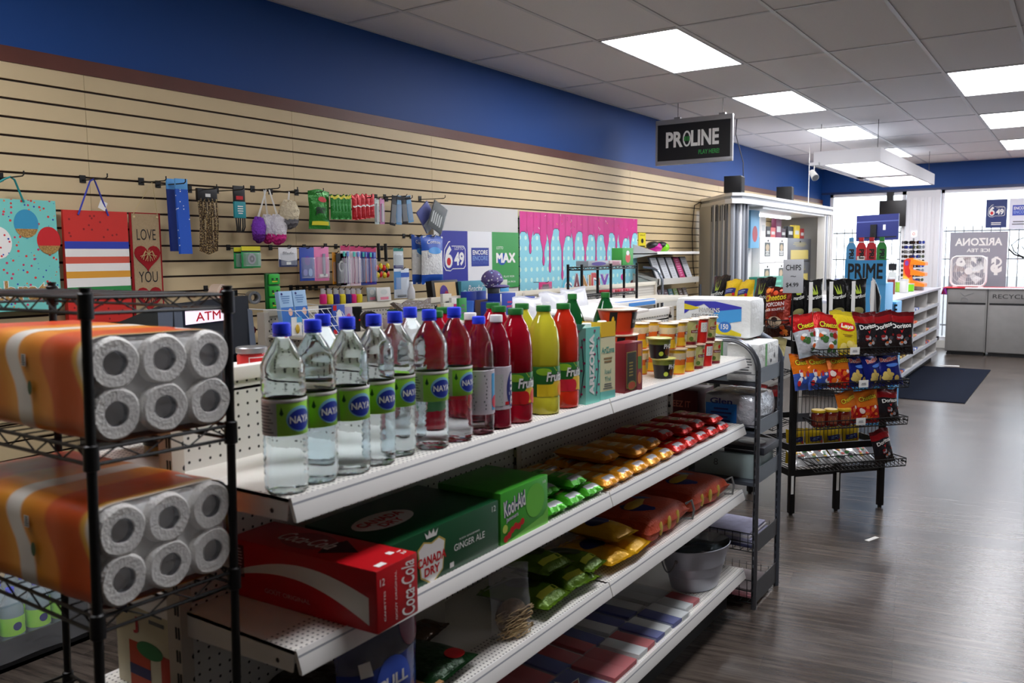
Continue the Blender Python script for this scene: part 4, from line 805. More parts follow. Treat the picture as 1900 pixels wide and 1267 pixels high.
def tray(z, h, m=GR, wire=False):
    k = MB()
    for x in (EX0+.02, EX1-.0): k.box((x-.0015, EY0+.012, z-.0), (x+.0015, EY1-.01, z+h), m)
    k.box((EX0+.02, EY0+.01, z), (EX1, EY1-.01, z+.003), m).box((EX0+.02, EY1-.012, z), (EX1, EY1-.009, z+h*.4), m).box((EX0+.02, EY0+.009, z-.012), (EX1, EY0+.012, z+.004), m)
    k.o('tray_shelf', t, world=True)
tray(.992, .066); tray(.772, .062); tray(.555, .07); 
for z, h in ((.25, .08), (.02, .10)):
    k = MB()
    for i in range(24): x = EX0+.03+(EX1-EX0-.03)*i/23; k.tube([(x, EY0+.01, z+h), (x, EY0+.012, z), (x, EY1-.012, z), (x, EY1-.01, z+h*.7)], .0016, BLACKM, 5)
    for zz in (z, z+h/2, z+h): k.tube([(EX0+.03, EY0+.012, zz), (EX1, EY0+.012, zz)], .0025, BLACKM, 5)
    k.box((EX1-.0, EY0+.012, z), (EX1+.003, EY1-.012, z+h*.95), mat('dark_side_plate', (58, 58, 60), .5)); k.o('wire_basket', t, world=True)
for z in (.99, .77, .66, .44):
    MB().tube([(EX0, EY0-.012, z+.045), (EX1-.01, EY0-.012, z+.045)], .002, GT, 6).o('guard_wire', t, world=True)
# its goods
wavy = lambda k, f, w, h: k.poly(f, [(0, h*.62), (w*.15, h*.8), (w*.35, h*.92), (w*.6, h*.6), (w, h*.5), (w, h*.85), (w*.55, h), (0, h)], col((60, 60, 180), .35), .001).poly(f, [(w*.35, h*.5), (w*.6, h*.72), (w, h*.8), (w, h*.45), (w*.7, h*.35)], col((70, 160, 226), .35), .0014).poly(f, [(w*.3, h*.42), (w*.6, h*.32), (w, h*.08), (w, h*.0), (w*.6, h*.05), (w*.45, h*.2)], col((226, 206, 40), .35), .0014).poly(f, [(0, h*.92), (w*.3, h*.8), (w*.12, h*.74), (0, h*.75)], col((226, 206, 40), .35), .0018).disc(f, w*.72, h*.26, w*.11, h*.16, col((60, 120, 200), .35), .002)
t = T('napkin_pack', 'large napkin pack with blue and yellow waves and number 150 on the grey rack', 'napkin pack', (-1.33, 3.69, 1.165))
k = MB().box((-.19, -.10, 0), (.175, .10, .182), mat('napkin_white', (236, 238, 236), .4, bump=.5, bscale=40), .03); f = frame((-.14, -.1015, .012), (1, 0, 0), (0, 0, 1)); wavy(k, f, .27, .155)
k.text(f, 'NAPKINS', .12, .115, .1, .02, INK, .0024, .04).text(f, 'NAPKINS', .12, .115, .1, .02, PAPERW, .0028, .01).text(f, 'SERVIETTES', .1, .088, .13, .02, INK, .0024, .04).text(f, 'SERVIETTES', .1, .088, .13, .02, PAPERW, .0028, .01).text(f, '150', .194, .042, .034, .024, PAPERW, .0028, .02); k.o('wrapped_stack', t)
t.location = (-1.385, 3.79, 1.166)
for i, (x, l) in enumerate(((-1.20, 'white tissue pack with green stripe on the right end of the top tray'), (-1.40, 'white tissue pack hidden behind the arched tube on the top tray'))):
    if i == 0:
        p0 = T('tissue_pack', l, 'tissue pack', (x, 3.70, .996)); k = MB().box((-.075, -.14, 0), (.07, .14, .165), mat('napkin_white', (236, 238, 236), .4, bump=.5, bscale=40), .012); g_ = frame((.0705, -.14, 0), (0, 1, 0), (0, 0, 1))
        k.patch(g_, .08, .005, .105, .160, col((80, 170, 60), .4), .0005).disc(g_, .16, .08, .012, .008, GREYT, .0008).disc(g_, .21, .1, .008, .012, GREYT, .0008).patch(g_, .14, .04, .16, .05, GREYT, .0008); f_ = frame((-.075, -.1405, 0), (1, 0, 0), (0, 0, 1)); k.lines(f_, .07, .07, .1, .07, 6, GREYT, .0008); k.o('wrapped_stack', p0)
    else: dup(p0, l, (x, 3.70, .996))
dup(p0, 'white tissue pack at the far left of the top tray', (-1.60, 3.70, .996))
t = T('cup_pack', 'shiny film wrapped pack of white cups on the second tray', 'cup pack', (-1.26, 3.70, .776)); sf = mat('silvery_film', (214, 218, 226), .16, metal=.3, bump=1, bscale=36)
k = MB(); k.blob((0, 0, .085), (.135, .15, .088), sf, 24, 16, f=lambda d: 1/max(abs(d.x), abs(d.y), abs(d.z))**.72*.95*(1+.02*sin(20*d.x+9*d.y))); f = frame((-.13, -.152, .02), (1, 0, 0), (0, 0, 1)); k.patch(f, .03, .0, .17, .1, col((40, 120, 210), .3), .003).text(f, 'Glen', .1, .11, .1, .025, NAVY, .004, .02).lines(f, .1, .05, .1, .07, 4, NAVY, .004); k.o('wrapped_stack', t)
simple('cracker_box', 'dark red cracker box lying left on the second tray', 'box', (-1.62, 3.60, .776), (-1.42, 3.80, .93), col((96, 18, 24), .4), .002, deco=lambda k, a, c: k.text(frame((a.x, a.y, 0), (1, 0, 0), (0, 0, 1)), 'CHEEZ IT', .1, .09, .13, .03, col((206, 110, 90), .4), .001, .02))
simple('blue_snack_box', 'navy box standing far left on the second tray', 'box', (-1.80, 3.60, .776), (-1.65, 3.80, .92), NAVY, .002, deco=lambda k, a, c: k.disc(frame((a.x, a.y, 0), (1, 0, 0), (0, 0, 1)), .08, .07, .025, .03, yel, .001))
simple('tissue_box', 'pale teal and white tissue box on the third tray of the grey rack', 'tissue box', (-1.43, 3.60, .559), (-1.14, 3.82, .665), mat('tissue_box_teal', (176, 196, 196), .45), .003, deco=lambda k, a, c: (k.patch(frame((a.x, a.y, a.z), (1, 0, 0), (0, 0, 1)), .03, .085, .08, .1, NAVY, .001), k.text(frame((a.x, a.y, a.z), (1, 0, 0), (0, 0, 1)), '8', .1, .06, .02, .03, GREYT, .001), k.disc(frame((0, 0, .106), (1, 0, 0), (0, 1, 0)), 0, 0, .08, .05, mat('label_grey', (190, 194, 190), .5), .001), k.disc(frame((0, 0, .106), (1, 0, 0), (0, 1, 0)), 0, 0, .06, .035, NAVY, .0014)))
simple('tissue_box', 'dark and grey tissue box stacked behind on the third tray', 'tissue box', (-1.30, 3.62, .666), (-1.12, 3.84, .70), mat('dark_carton', (52, 54, 62), .5), .003, deco=lambda k, a, c: k.disc(frame((0, 0, .034), (1, 0, 0), (0, 1, 0)), 0, 0, .06, .06, mat('label_grey', (190, 194, 190), .5), .001))
simple('tissue_box', 'grey tissue box at the left of the third tray', 'tissue box', (-1.72, 3.60, .559), (-1.46, 3.82, .66), mat('dull_carton', (170, 166, 156), .6), .003)
for z, n, l in ((.258, 5, 'newspaper in the upper wire basket'), (.03, 3, 'newspaper in the bottom wire basket')):
    for i in range(n):
        c = [(60, 62, 96), (168, 168, 190), (150, 150, 176), (200, 196, 200), (160, 160, 186)][i] if z > .1 else [(196, 130, 140), (210, 160, 166), (120, 110, 110)][i]
        simple('newspaper', '%s folded %s, %s from the bottom' % (['dark blue', 'pale violet', 'grey violet', 'off white', 'pale violet topmost'][i] if z > .1 else ['pink', 'pale pink', 'grey'][i], l, ['first', 'second', 'third', 'fourth', 'fifth'][i]), 'newspaper', (-1.50+.01*i, 3.57+.005*i, z+.012*i), (-1.145-.006*i, 3.82, z+.012*i+.011), mat('newsprint_%d_%d' % (i, n), c, .8, noise=.35, nscale=30), .001)
# ================================================================ goods on the slatwall
def span(x0, y0, x1, y1, X):
    a = onX(x0, (y0+y1)/2, X); c = onX(x1, (y0+y1)/2, X); m = (x0+x1)/2
    return a.y, c.y, onX(m, y1, X).z, onX(m, y0, X).z
def wf(X, y, z): return frame((X, y, z), (0, 1, 0), (0, 0, 1))
HZ = {}
def hook(px, py, length, lab, X=XL+.019, m=BLACKM):
    """peg hook whose tip shows at px, py"""
    p = onX(px, py, X+length); t = T('wall_hook', lab, 'hook', (X, p.y, p.z-.015), group=None); z = p.z-.015
    MB().box((X-.001, p.y-.014, z-.012), (X+.004, p.y+.014, z+.022), m).o('hook_plate', t, world=True)
    MB().tube([(X, p.y, z), (X+length*.5, p.y, z-.002), (X+length-.012, p.y, z-.002), (X+length, p.y, z+.004), (X+length, p.y, z+.018)], .0028, m, 8).o('hook_rod', t, world=True); return p.y, z
place_ = [(44, 318, 'empty tipped wall hook holding the teal balloon bag'), (199, 323, 'wall hook holding the striped gift bag'), (308, 328, 'wall hook holding the burlap hanging sign'), (344, 333, 'wall hook holding the blue bandanas'), (402, 343, 'wall hook holding the bead necklaces'), (452, 345, 'wall hook holding the shoelace pack'), (519, 343, 'wall hook holding the purple and pink bath puffs'), (552, 348, 'wall hook holding the cream and grey bath puff'), (600, 350, 'wall hook behind the green jerky bag'), (690, 361, 'wall hook holding the red sweet packs'), (765, 363, 'wall hook holding the dark blue cards'), (826, 363, 'wall hook holding the tilted square packets')]
HK = [hook(x, y, .22 if i > 2 else .20, l) for i, (x, y, l) in enumerate(place_)]
# balloon gift bag
y0, y1, z0, z1 = 1.50, 1.963, 1.335, 1.80; X = -3.70
t = T('gift_bag', 'teal gift bag with confetti balloons and glitter word celebrate', 'gift bag', (X, (y0+y1)/2, z0))
tealc = specks(mat('teal_confetti_paper', (120, 206, 196), .45), 46, .24, [(220, 60, 60), (40, 60, 170), (240, 240, 240), (230, 190, 60), (60, 150, 190), (226, 130, 90), (200, 60, 100)])
dots = specks(mat('dotted_balloon_white', (240, 238, 232), .45), 60, .26, [(210, 40, 50), (30, 60, 170), (240, 200, 80), (90, 190, 190), (240, 238, 232), (240, 238, 232)])
k = MB().hexa([(X-.05, y0+.01, z0), (X, y0, z0), (X, y1, z0), (X-.05, y1-.01, z0), (X-.012, y0, z1), (X, y0, z1), (X, y1, z1), (X-.012, y1, z1)], tealc); f = wf(X, y0, z0)
glit = specks(mat('gold_glitter', (168, 128, 70), .4), 300, .4, [(220, 190, 130), (120, 84, 40), (200, 160, 90)])
def balloon(cx, cy, r, c, h, band=True):
    k.disc(f, cx, cy, r*.92, r*1.08, c, h, 30)
    if band: k.poly(f, [(cx+r*.92*cos(a)*.99, cy+r*1.08*sin(a)*.99) for a in [pi*1.12+(pi*.76)*i/16 for i in range(17)]], glit, h+.0006)
    k.poly(f, [(cx-.006, cy-r*1.16), (cx+.006, cy-r*1.16), (cx, cy-r*1.04)], c, h)
balloon(.10, .30, .05, col((22, 32, 140), .4), .001); balloon(.335, .365, .055, col((56, 150, 190), .4), .001); balloon(.425, .295, .055, col((204, 34, 40), .4), .0014); balloon(.215, .285, .062, dots, .002, False); balloon(.04, .22, .05, dots, .001, False)
for q, (h, m) in enumerate(((.003, PAPERW), (.0036, glit))): k.text(f, 'celebrate', .255, .085, .40+.012*(1-q), .085, m, h, .05 if q == 0 else .015)
k.o('bag_body', t, world=True)
hy, hz = HK[0]; 
MB().tube([(X+.002, 1.62, z1-.01), (X+.02, hy-.02, hz-.01), (X+.03, hy, hz), (X+.02, hy+.02, hz-.01), (X+.002, 1.83, z1-.01)], .0045, col((40, 150, 150), .5), 6).o('ribbon_handle', t, world=True)
# striped gift bag (plain stripes)
y0, y1, z0, z1 = 1.992, 2.293, 1.26, 1.765
t = T('gift_bag', 'red gift bag with blue, white, orange and green stripes beside the balloon bag', 'gift bag', (X, (y0+y1)/2, z0)); rr_ = col((206, 44, 36), .45)
k = MB().hexa([(X-.05, y0+.01, z0), (X, y0, z0), (X, y1, z0), (X-.05, y1-.01, z0), (X-.012, y0, z1), (X, y0, z1), (X, y1, z1), (X-.012, y1, z1)], rr_); f = wf(X, y0, z0); w = y1-y0
for a, c, cc in ((.335, .368, (44, 62, 170)), (.30, .335, (240, 236, 230)), (.27, .30, (214, 90, 70)), (.235, .27, (240, 236, 230)), (.205, .235, (226, 160, 50)), (.165, .205, (240, 236, 230)), (.12, .165, (40, 140, 70))): k.patch(f, 0, a, w, c, col(cc, .45), .0008)
for i in range(26): k.disc(f, rnd.uniform(.01, w-.01), rnd.choice([rnd.uniform(.38, .49), rnd.uniform(.01, .11)]), .005, .005, col((140, 24, 24), .5), .0008, 8)
k.o('bag_body', t, world=True); hy, hz = HK[1]
MB().tube([(X+.002, 2.06, z1-.02), (X+.02, hy-.012, hz-.01), (X+.03, hy, hz), (X+.02, hy+.012, hz-.01), (X+.002, 2.20, z1-.02)], .004, col((60, 70, 180), .5), 6).o('ribbon_handle', t, world=True)
MB().hexa([(X+.006, 2.15, 1.78), (X+.008, 2.18, 1.765), (X+.008, 2.195, 1.80), (X+.006, 2.165, 1.815), (X+.008, 2.15, 1.78), (X+.010, 2.18, 1.765), (X+.010, 2.195, 1.80), (X+.008, 2.165, 1.815)], PAPERW).o('price_tag', t, world=True)
# burlap sign
y0, y1, z0, z1 = 2.303, 2.462, 1.16, 1.765; X = -3.70
t = T('hanging_wall_sign', 'burlap hanging sign with red hearts and words love you more', 'wall sign', (X, (y0+y1)/2, z0))
bur = mat('burlap', (170, 146, 112), .9, noise=.2, nscale=150); rd = mat('red_felt', (150, 14, 24), .9, noise=.2, nscale=60); f = wf(X, y0, z0); w = y1-y0; h = z1-z0
k = MB().obox(f, 0, 0, w, h, -.006, 0, rd).obox(f, .010, .01, w-.010, h-.005, 0, .003, bur)
for s, z in (('LOVE', .83), ('YOU', .5), ('MORE', .17)): k.text(f, s, w/2, h*z-.0, w*.62, .052, INK, .0040, .0)
def heart(cx, cy, s, m, hh): return [(cx+s*(.5*(16*sin(q)**3)/16), cy+s*(.5*(13*cos(q)-5*cos(2*q)-2*cos(3*q)-cos(4*q))/16)) for q in [2*pi*i/28 for i in range(28)]]
for z in (.66, .335): k.poly(f, heart(w/2, h*z, .135, rd, 0), rd, .0075, .004)
k.o('sign_body', t, world=True); raf = mat('raffia', (206, 184, 130), .7)
for z in (.68, .355):
    b_ = MB(); c = f(w/2, h*z, .012)
    for q in range(10): a = (q-4.5)*.28; b_.tube([c, c+Vector((.006, .02*sin(a*1.5), .02*(1 if q % 3 else -1)*cos(a))), c+Vector((.004, .045*sin(a), -.035*cos(a)))], .0012, raf, 5)
    b_.o('raffia_bow', t, world=True)
hy, hz = HK[2]; MB().tube([(X, y0+.012, z1-.02), (X+.03, hy, hz), (X, y1-.012, z1-.02)], .0014, raf, 5).o('hanging_string', t, world=True)
for y in (y0+.02, y1-.02): MB().blob((X+.006, y, z1-.02), (.003, .006, .006), col((210, 190, 140), .6), 10, 6).o('button', t, world=True)
# bandanas
band = specks(mat('blue_bandana', (24, 84, 190), .6), 60, .2, [(240, 244, 250), (24, 84, 190), (24, 84, 190), (180, 200, 230)])
for i, (a, c_, zb, X, l, mm) in enumerate(((314, 331, 466, -3.68, 'dark blue folded bandana, left of the pair on the hook', col((16, 44, 120), .6)), (330, 353, 471, -3.62, 'bright blue paisley bandana, right of the pair on the hook', band))):
    y0, y1, z0, z1 = span(a, 336, c_, zb, X); t = T('bandana', l, 'bandana', (X, (y0+y1)/2, z0)); 
    MB().hexa([(X-.006, y0, z0), (X+.006, y0+.004, z0), (X+.006, y1, z0), (X-.006, y1, z0), (X-.004, y0-.008, z1-.03), (X+.004, y0-.008, z1-.03), (X+.004, y1-.01, z1-.03), (X-.004, y1-.01, z1-.03)], mm).o('cloth', t, world=True)
    MB().box((X-.004, y0-.008, z1-.04), (X+.005, y1-.01, z1+.01), mat('blue_header_card', (90, 160, 220), .5), .001).o('header_card', t, world=True)
# bead necklaces
y0, y1, z0, z1 = span(368, 350, 402, 474, -3.66); t = T('bead_necklaces', 'hanging bunch of brown and gold bead necklaces on a black card', 'bead necklaces', (-3.66, (y0+y1)/2, z0)); k = MB()
bd = specks(mat('bead_brown', (70, 50, 30), .3), 200, .4, [(214, 190, 130), (40, 30, 24), (190, 160, 100), (226, 206, 160)])
for i in range(14):
    yy = y0+.004+(y1-y0-.008)*i/13; k.tube([(-3.66+.01*sin(i*2), yy, z1-.05), (-3.655+.008*cos(i), yy+.003*sin(i*3), (z0+z1)/2), (-3.66, yy, z0+.018*abs(i-6.5)/6.5+.004)], .0042, bd, 6)
k.o('beads', t, world=True); MB().box((-3.668, y0-.004, z1-.062), (-3.650, y1+.004, z1), BLACK, .003).patch(wf(-3.6495, y0, z1-.05), .04, .008, .07, .024, PAPERW, .0005).o('header_card', t, world=True)
# shoelace pack
y0, y1, z0, z1 = span(434, 345, 455, 430, -3.64); t = T('shoelace_pack', 'black shoelace pack with teal band hanging right of the beads', 'shoelace pack', (-3.64, (y0+y1)/2, z0)); f = wf(-3.638, y0, z0); w, h = y1-y0, z1-z0
MB().box((-3.645, y0, z0+h*.65), (-3.638, y1, z1), BLACK, .001).patch(f, w*.2, h*.7, w*.8, h*.78, RED, .001).o('header_card', t, world=True); MB().box((-3.646, y0, z0+h*.3), (-3.634, y1, z0+h*.66), col((30, 140, 150), .5), .002).lines(frame((-3.634, y0, z0), (0, 1, 0), (0, 0, 1)), w/2, h*.48, w*.5, h*.2, 4, PAPERW, .001).o('paper_band', t, world=True)
k = MB(); [k.tube([(-3.64, y0+w*q, z0+h*.32), (-3.636+.004*sin(q*9), y0+w*(q*.9), z0+h*.1), (-3.64, y0+w*(.1+q*.7), z0)], .004, BLACK, 6) for q in (.15, .35, .55, .75, .92)]; k.o('laces', t, world=True)
# bath puffs
def puff(lab, px, py0, py1, w, c1, c2, X, hkx):
    y0, y1, z0, z1 = span(px-w/2, py0, px+w/2, py1, X); t = T('bath_puff', lab, 'bath puff', (X, (y0+y1)/2, z0), group=None); rr = (y1-y0)/2; hh = (z1-z0)/2
    def mk(c, zc, r, hgt, nm): MB().blob((X, (y0+y1)/2, zc), (r, r, hgt), mat('puff_%d_%d_%d' % c, c, .8, bump=1, bscale=90), 20, 14, f=lambda d: 1+.09*sin(9*atan2(d.y, d.x)+7*d.z)+.06*sin(17*d.z+5*d.x)).o(nm, t, world=True)
    mk(c1, z0+hh*1.1, rr, hh*.95, 'mesh_top')
    if c2: mk(c2, z0+hh*.5, rr*.92, hh*.5, 'mesh_bottom')
    hy, hz = HK[hkx]; MB().tube([(X, (y0+y1)/2-.004, z1), (X-.01, hy-.0, hz)], .0022, PAPERW, 6).tube([(X, (y0+y1)/2+.004, z1), (X-.01, hy+.004, hz)], .0022, PAPERW, 6).o('loop', t, world=True)
puff('purple bath puff hanging leftmost of the puffs', 480, 403, 450, 20, (130, 60, 190), (90, 20, 120), -3.64, 6)
puff('white and pink bath puff hanging left of its twin', 497, 399, 451, 24, (228, 224, 230), (206, 40, 130), -3.66, 6); puff('white and pink bath puff hanging on the right', 515, 399, 453, 26, (228, 224, 230), (206, 40, 130), -3.62, 6)
puff('cream bath puff with grey bottom on its own hook', 536, 372, 424, 28, (224, 210, 180), (110, 108, 112), -3.60, 7)
PEGS = []
def peg_(X, y, z, lab):
    if any(abs(y-a) < .045 and abs(z-b) < .05 for a, b in PEGS): return
    PEGS.append((y, z)); t = T('wall_hook', 'short wall hook holding the '+' '.join(lab.split()[:7]), 'hook', (XL+.019, y, z))
    MB().box((XL+.018, y-.012, z-.01), (XL+.023, y+.012, z+.02), BLACKM).o('hook_plate', t, world=True)
    MB().tube([(XL+.019, y, z), (X+.02, y, z), (X+.032, y, z+.012)], .0025, BLACKM, 8).o('hook_rod', t, world=True)
# generic hanging card pack
def card(name, lab, cat, px, X, c, th=.012, deco=None, tilt=0, group=None, hole=True, m=None):
    y0, y1, z0, z1 = span(*px, X); cy = (y0+y1)/2; t = T(name, lab, cat, (X, cy, z1), rx=0, group=group); t.rotation_euler = (0, 0, 0); w, h = y1-y0, z1-z0
    k = MB(); R = Matrix.Rotation(tilt, 4, 'X'); k.X = R; f = frame((0, -w/2, -h), (0, 1, 0), (0, 0, 1))
    k.box((-.002, -w/2, -h), (.001, w/2, 0), m or col(c, .45), .0006)
    if deco: deco(k, frame((.001, -w/2, -h), (0, 1, 0), (0, 0, 1)), w, h)
    k.o('backing_card', t)
    if th > .003:
        k = MB(); k.X = R; k.box((.001, -w*.42, -h*.92), (th, w*.42, -h*.3), mat('blister_clear', (235, 240, 245), .08, alpha=.25, spec=1), .004); k.o('blister', t)
    if hole: peg_(X, cy, z1-.004, lab)
    return t
def filmpack(name, lab, cat, px, X, c, d, group=None, deco=None, m=None):
    y0, y1, z0, z1 = span(*px, X); t = T(name, lab, cat, (X, (y0+y1)/2, z0), rz=R_(90), group=group); k = MB(); f = k.bag(y1-y0, z1-z0, d, m or foil(c), seed=int(px[0]), nu=10, nv=14)
    if deco: deco(k, f, y1-y0, z1-z0)
    k.o('film', t); return t
filmpack('jerky_bag', 'large green jerky bag hanging on the wall', 'snack bag', (572, 353, 612, 425), -3.60, (36, 120, 36), .03, deco=lambda k, f, w, h: k.disc(f, w*.1, h*.75, w*.2, h*.07, RED, .001).text(f, 'JERKY', 0, h*.45, w*.5, h*.2, BLACK, .002, .03).patch(f, -w*.4, h*.1, w*.4, h*.2, col((220, 210, 50), .4), .002, 6))
for i in range(6): filmpack('seasoning_packet', 'green packet with yellow top, %s in the row beside the jerky bag' % ORD3[i], 'packet', (613+6*i, 362, 622+6*i, 407), -3.58-.0*i, (30, 120, 40), .008, deco=lambda k, f, w, h: k.patch(f, -w*.45, h*.86, w*.45, h*.98, col((226, 216, 60), .4), .001, 4), group=None)
for i in range(5): filmpack('sweet_packet', 'red striped packet, %s in the row left of the pink tools' % ORD3[i], 'packet', (653+8*i, 361, 663+8*i, 408-i), -3.58, (180, 24, 34), .012, deco=lambda k, f, w, h: k.patch(f, -w*.4, h*.5, w*.4, h*.56, PAPERW, .001, 4))
for i, (x, c) in enumerate(((695, (200, 214, 210)), (705, (226, 150, 196)))): card('nail_tool_card', ['pale green', 'pink'][i]+' slim tool card hanging beside the red packets', 'tool card', (x, 368, x+8, 416), -3.62, c, .008, lambda k, f, w, h: k.obox(f, w*.35, h*.1, w*.65, h*.8, .001, .006, col((210, 210, 214), .3)))
for i in range(4): card('comb_card', ['black card', 'pale blue card', 'second black card', 'second pale blue card'][i]+' in the dark blue group near the tilted packets', 'card', (728+8*i, 363, 738+8*i, 419-2*i), -3.60, [(20, 22, 30), (110, 160, 200)][i % 2], .004, tilt=R_(-8+6*i), deco=lambda k, f, w, h: k.patch(f, w*.1, h*.85, w*.9, h*.97, BLACK, .001))
def sq(lab, cx, cy, s, X, c, tilt, deco):
    p = onX(cx, cy, X); t = T('square_packet', lab, 'packet', (X, p.y, p.z)); k = MB(); k.X = Matrix.Rotation(tilt, 4, 'X'); k.box((-.004, -s/2, -s*.62), (.004, s/2, s*.62), col(c, .4), .002); deco(k, frame((.004, -s/2, -s*.62), (0, 1, 0), (0, 0, 1)), s); k.o('packet_body', t)
    k = MB(); k.X = Matrix.Rotation(tilt, 4, 'X'); k.box((-.006, -s/2-.004, -s*.64), (.007, s/2+.004, s*.64), film, .002); k.o('clear_sleeve', t)
sq('blue and white square packet hanging tilted', 792, 403, .135, -3.60, (40, 56, 160), R_(38), lambda k, f, s: k.patch(f, 0, 0, s, s*.5, col((196, 206, 220), .4), .001))
sq('black and white square packet hanging tilted at the right end of the row', 812, 403, .145, -3.55, (26, 40, 36), R_(-25), lambda k, f, s: [k.poly(f, [(s*(.1+.15*i), s*.2), (s*(.2+.15*i), s*.25), (s*(.16+.15*i), s*.8), (s*(.08+.15*i), s*.7)], mat('label_grey', (190, 194, 190), .5), .001) for i in range(5)])
# second row of cards
for i in range(2): card('measuring_tape_card', ['tape measure card with green base, rear of the pair', 'tape measure card with green base, front of the pair'][i], 'tape card', (434+14*i, 459-2*i, 469+14*i, 498-1*i), -3.64+.04*i, (40, 150, 80), .02, lambda k, f, w, h: k.patch(f, 0, h*.78, w, h, col((216, 206, 40), .4), .001).patch(f, 0, h*.74, w, h*.8, BLACK, .0012).disc(f, w*.5, h*.42, w*.22, h*.25, STEEL, .006, 20).disc(f, w*.5, h*.42, w*.13, h*.16, BLACK, .007, 20).disc(f, w*.5, h*.42, w*.05, h*.06, STEEL, .008, 12))
card('battery_card', 'white card with navy base hanging beside the tape cards', 'card', (517, 459, 551, 495), -3.62, (226, 226, 228), .012, lambda k, f, w, h: k.poly(f, [(0, 0), (w, 0), (w, h*.35), (w*.5, h*.28), (0, h*.4)], col((30, 44, 90), .4), .001).text(f, 'Blade', w/2, h*.7, w*.6, h*.16, INK, .001, 0, .2).patch(f, w*.4, h*.12, w*.65, h*.25, PAPERW, .0014))
card('razor_card', 'blue rounded razor blister card', 'razor card', (556, 459, 583, 521), -3.62, (46, 74, 170), .02, lambda k, f, w, h: k.disc(f, w*.5, h*.6, w*.2, h*.14, col((90, 50, 160), .3), .003).disc(f, w*.35, h*.25, w*.16, h*.1, col((120, 120, 200), .3), .003).disc(f, w*.7, h*.25, w*.14, h*.12, col((140, 170, 220), .3), .003))
card('razor_card', 'pink razor blister card', 'razor card', (583, 458, 610, 521), -3.62, (232, 130, 180), .018, lambda k, f, w, h: k.obox(f, w*.55, h*.15, w*.7, h*.8, .001, .008, col((150, 150, 170), .3)).obox(f, w*.3, h*.12, w*.85, h*.2, .001, .008, PAPERW))
card('orange_strip_card', 'narrow orange card beside the black blister card', 'card', (617, 468, 627, 527), -3.62, (226, 150, 40), .006)
card('lighter_card', 'black blister card beside the orange strip', 'card', (624, 470, 643, 530), -3.60, (26, 26, 28), .016, lambda k, f, w, h: k.disc(f, w*.5, h*.6, w*.3, h*.18, mat('label_grey', (190, 194, 190), .5), .003).disc(f, w*.5, h*.6, w*.2, h*.12, BLACK, .004))
def tb(c1, c2): return lambda k, f, w, h: (k.patch(f, 0, h*.88, w, h, col((200, 60, 110), .4), .001), k.tube([f(w*.3, h*.06, .006), f(w*.34, h*.4, .008), f(w*.3, h*.8, .006)], [.004, .0025, .003], col(c1, .3), 8), k.tube([f(w*.7, h*.06, .006), f(w*.66, h*.4, .008), f(w*.7, h*.8, .006)], [.004, .0025, .003], col(c2, .3), 8), k.obox(f, w*.22, h*.74, w*.38, h*.86, .004, .012, col((90, 200, 190), .4)), k.obox(f, w*.62, h*.74, w*.78, h*.86, .004, .012, col((120, 150, 220), .4)))
for i, (a, c_, bg_, c1, c2, l) in enumerate(((632, 649, (226, 220, 226), (120, 30, 110), (90, 60, 130), 'leftmost pink and white toothbrush card, partly covered'), (650, 669, (238, 214, 226), (150, 20, 90), (90, 60, 130), 'pink and white toothbrush card in front'), (669, 681, (60, 80, 160), (30, 40, 120), (200, 60, 50), 'dark blue toothbrush card'), (681, 698, (70, 60, 170), (220, 70, 50), (60, 120, 200), 'purple and red toothbrush card'))): card('toothbrush_card', l, 'toothbrush card', (a, 456+i, c_, 531-i), -3.60, bg_, .018, tb(c1, c2))
# novelty key chains
for i, (x, l) in enumerate(((703, 'red and black dangling key chain, left one'), (716, 'yellow and red dangling key chain, right one'))):
    p = onX(x, 500, -3.60); t = T('key_chain', l, 'key chain', (-3.60, p.y, p.z)); MB().tube([(-3.6, p.y, p.z+.16), (-3.6, p.y+.004, p.z+.05)], .010, BLACK, 8).o('strap', t, world=True); k = MB()
    for j, (a, c_, cc) in enumerate(((-.018, .01, (200, 30, 30)), (.016, .02, (226, 200, 40)), (-.012, -.035, (226, 200, 40)), (.014, -.03, (200, 30, 30)), (0, -.005, (20, 20, 20)))): k.blob((-3.6, p.y+a, p.z+c_), (.012, .015, .02), col(cc, .4), 10, 8)
    k.o('figure_charm', t, world=True)
card('travel_brush_card', 'slim toothbrush travel card in front of the wall beside the key chains', 'card', (730, 460, 748, 500), -3.62, (200, 210, 214), .012, lambda k, f, w, h: k.patch(f, 0, h*.85, w, h, col((40, 130, 120), .4), .001).patch(f, 0, 0, w, h*.2, NAVY, .001))
card('floss_card', 'large blue and white card hanging lower beside the cotton ball bags', 'card', (731, 498, 759, 553), -3.52, (206, 214, 224), .014, lambda k, f, w, h: k.patch(f, 0, h*.3, w*.45, h*.9, col((70, 130, 190), .4), .001).patch(f, w*.45, h*.7, w, h*.86, col((50, 90, 180), .4), .001).patch(f, w*.2, h*.04, w*.8, h*.12, GREYT, .001))
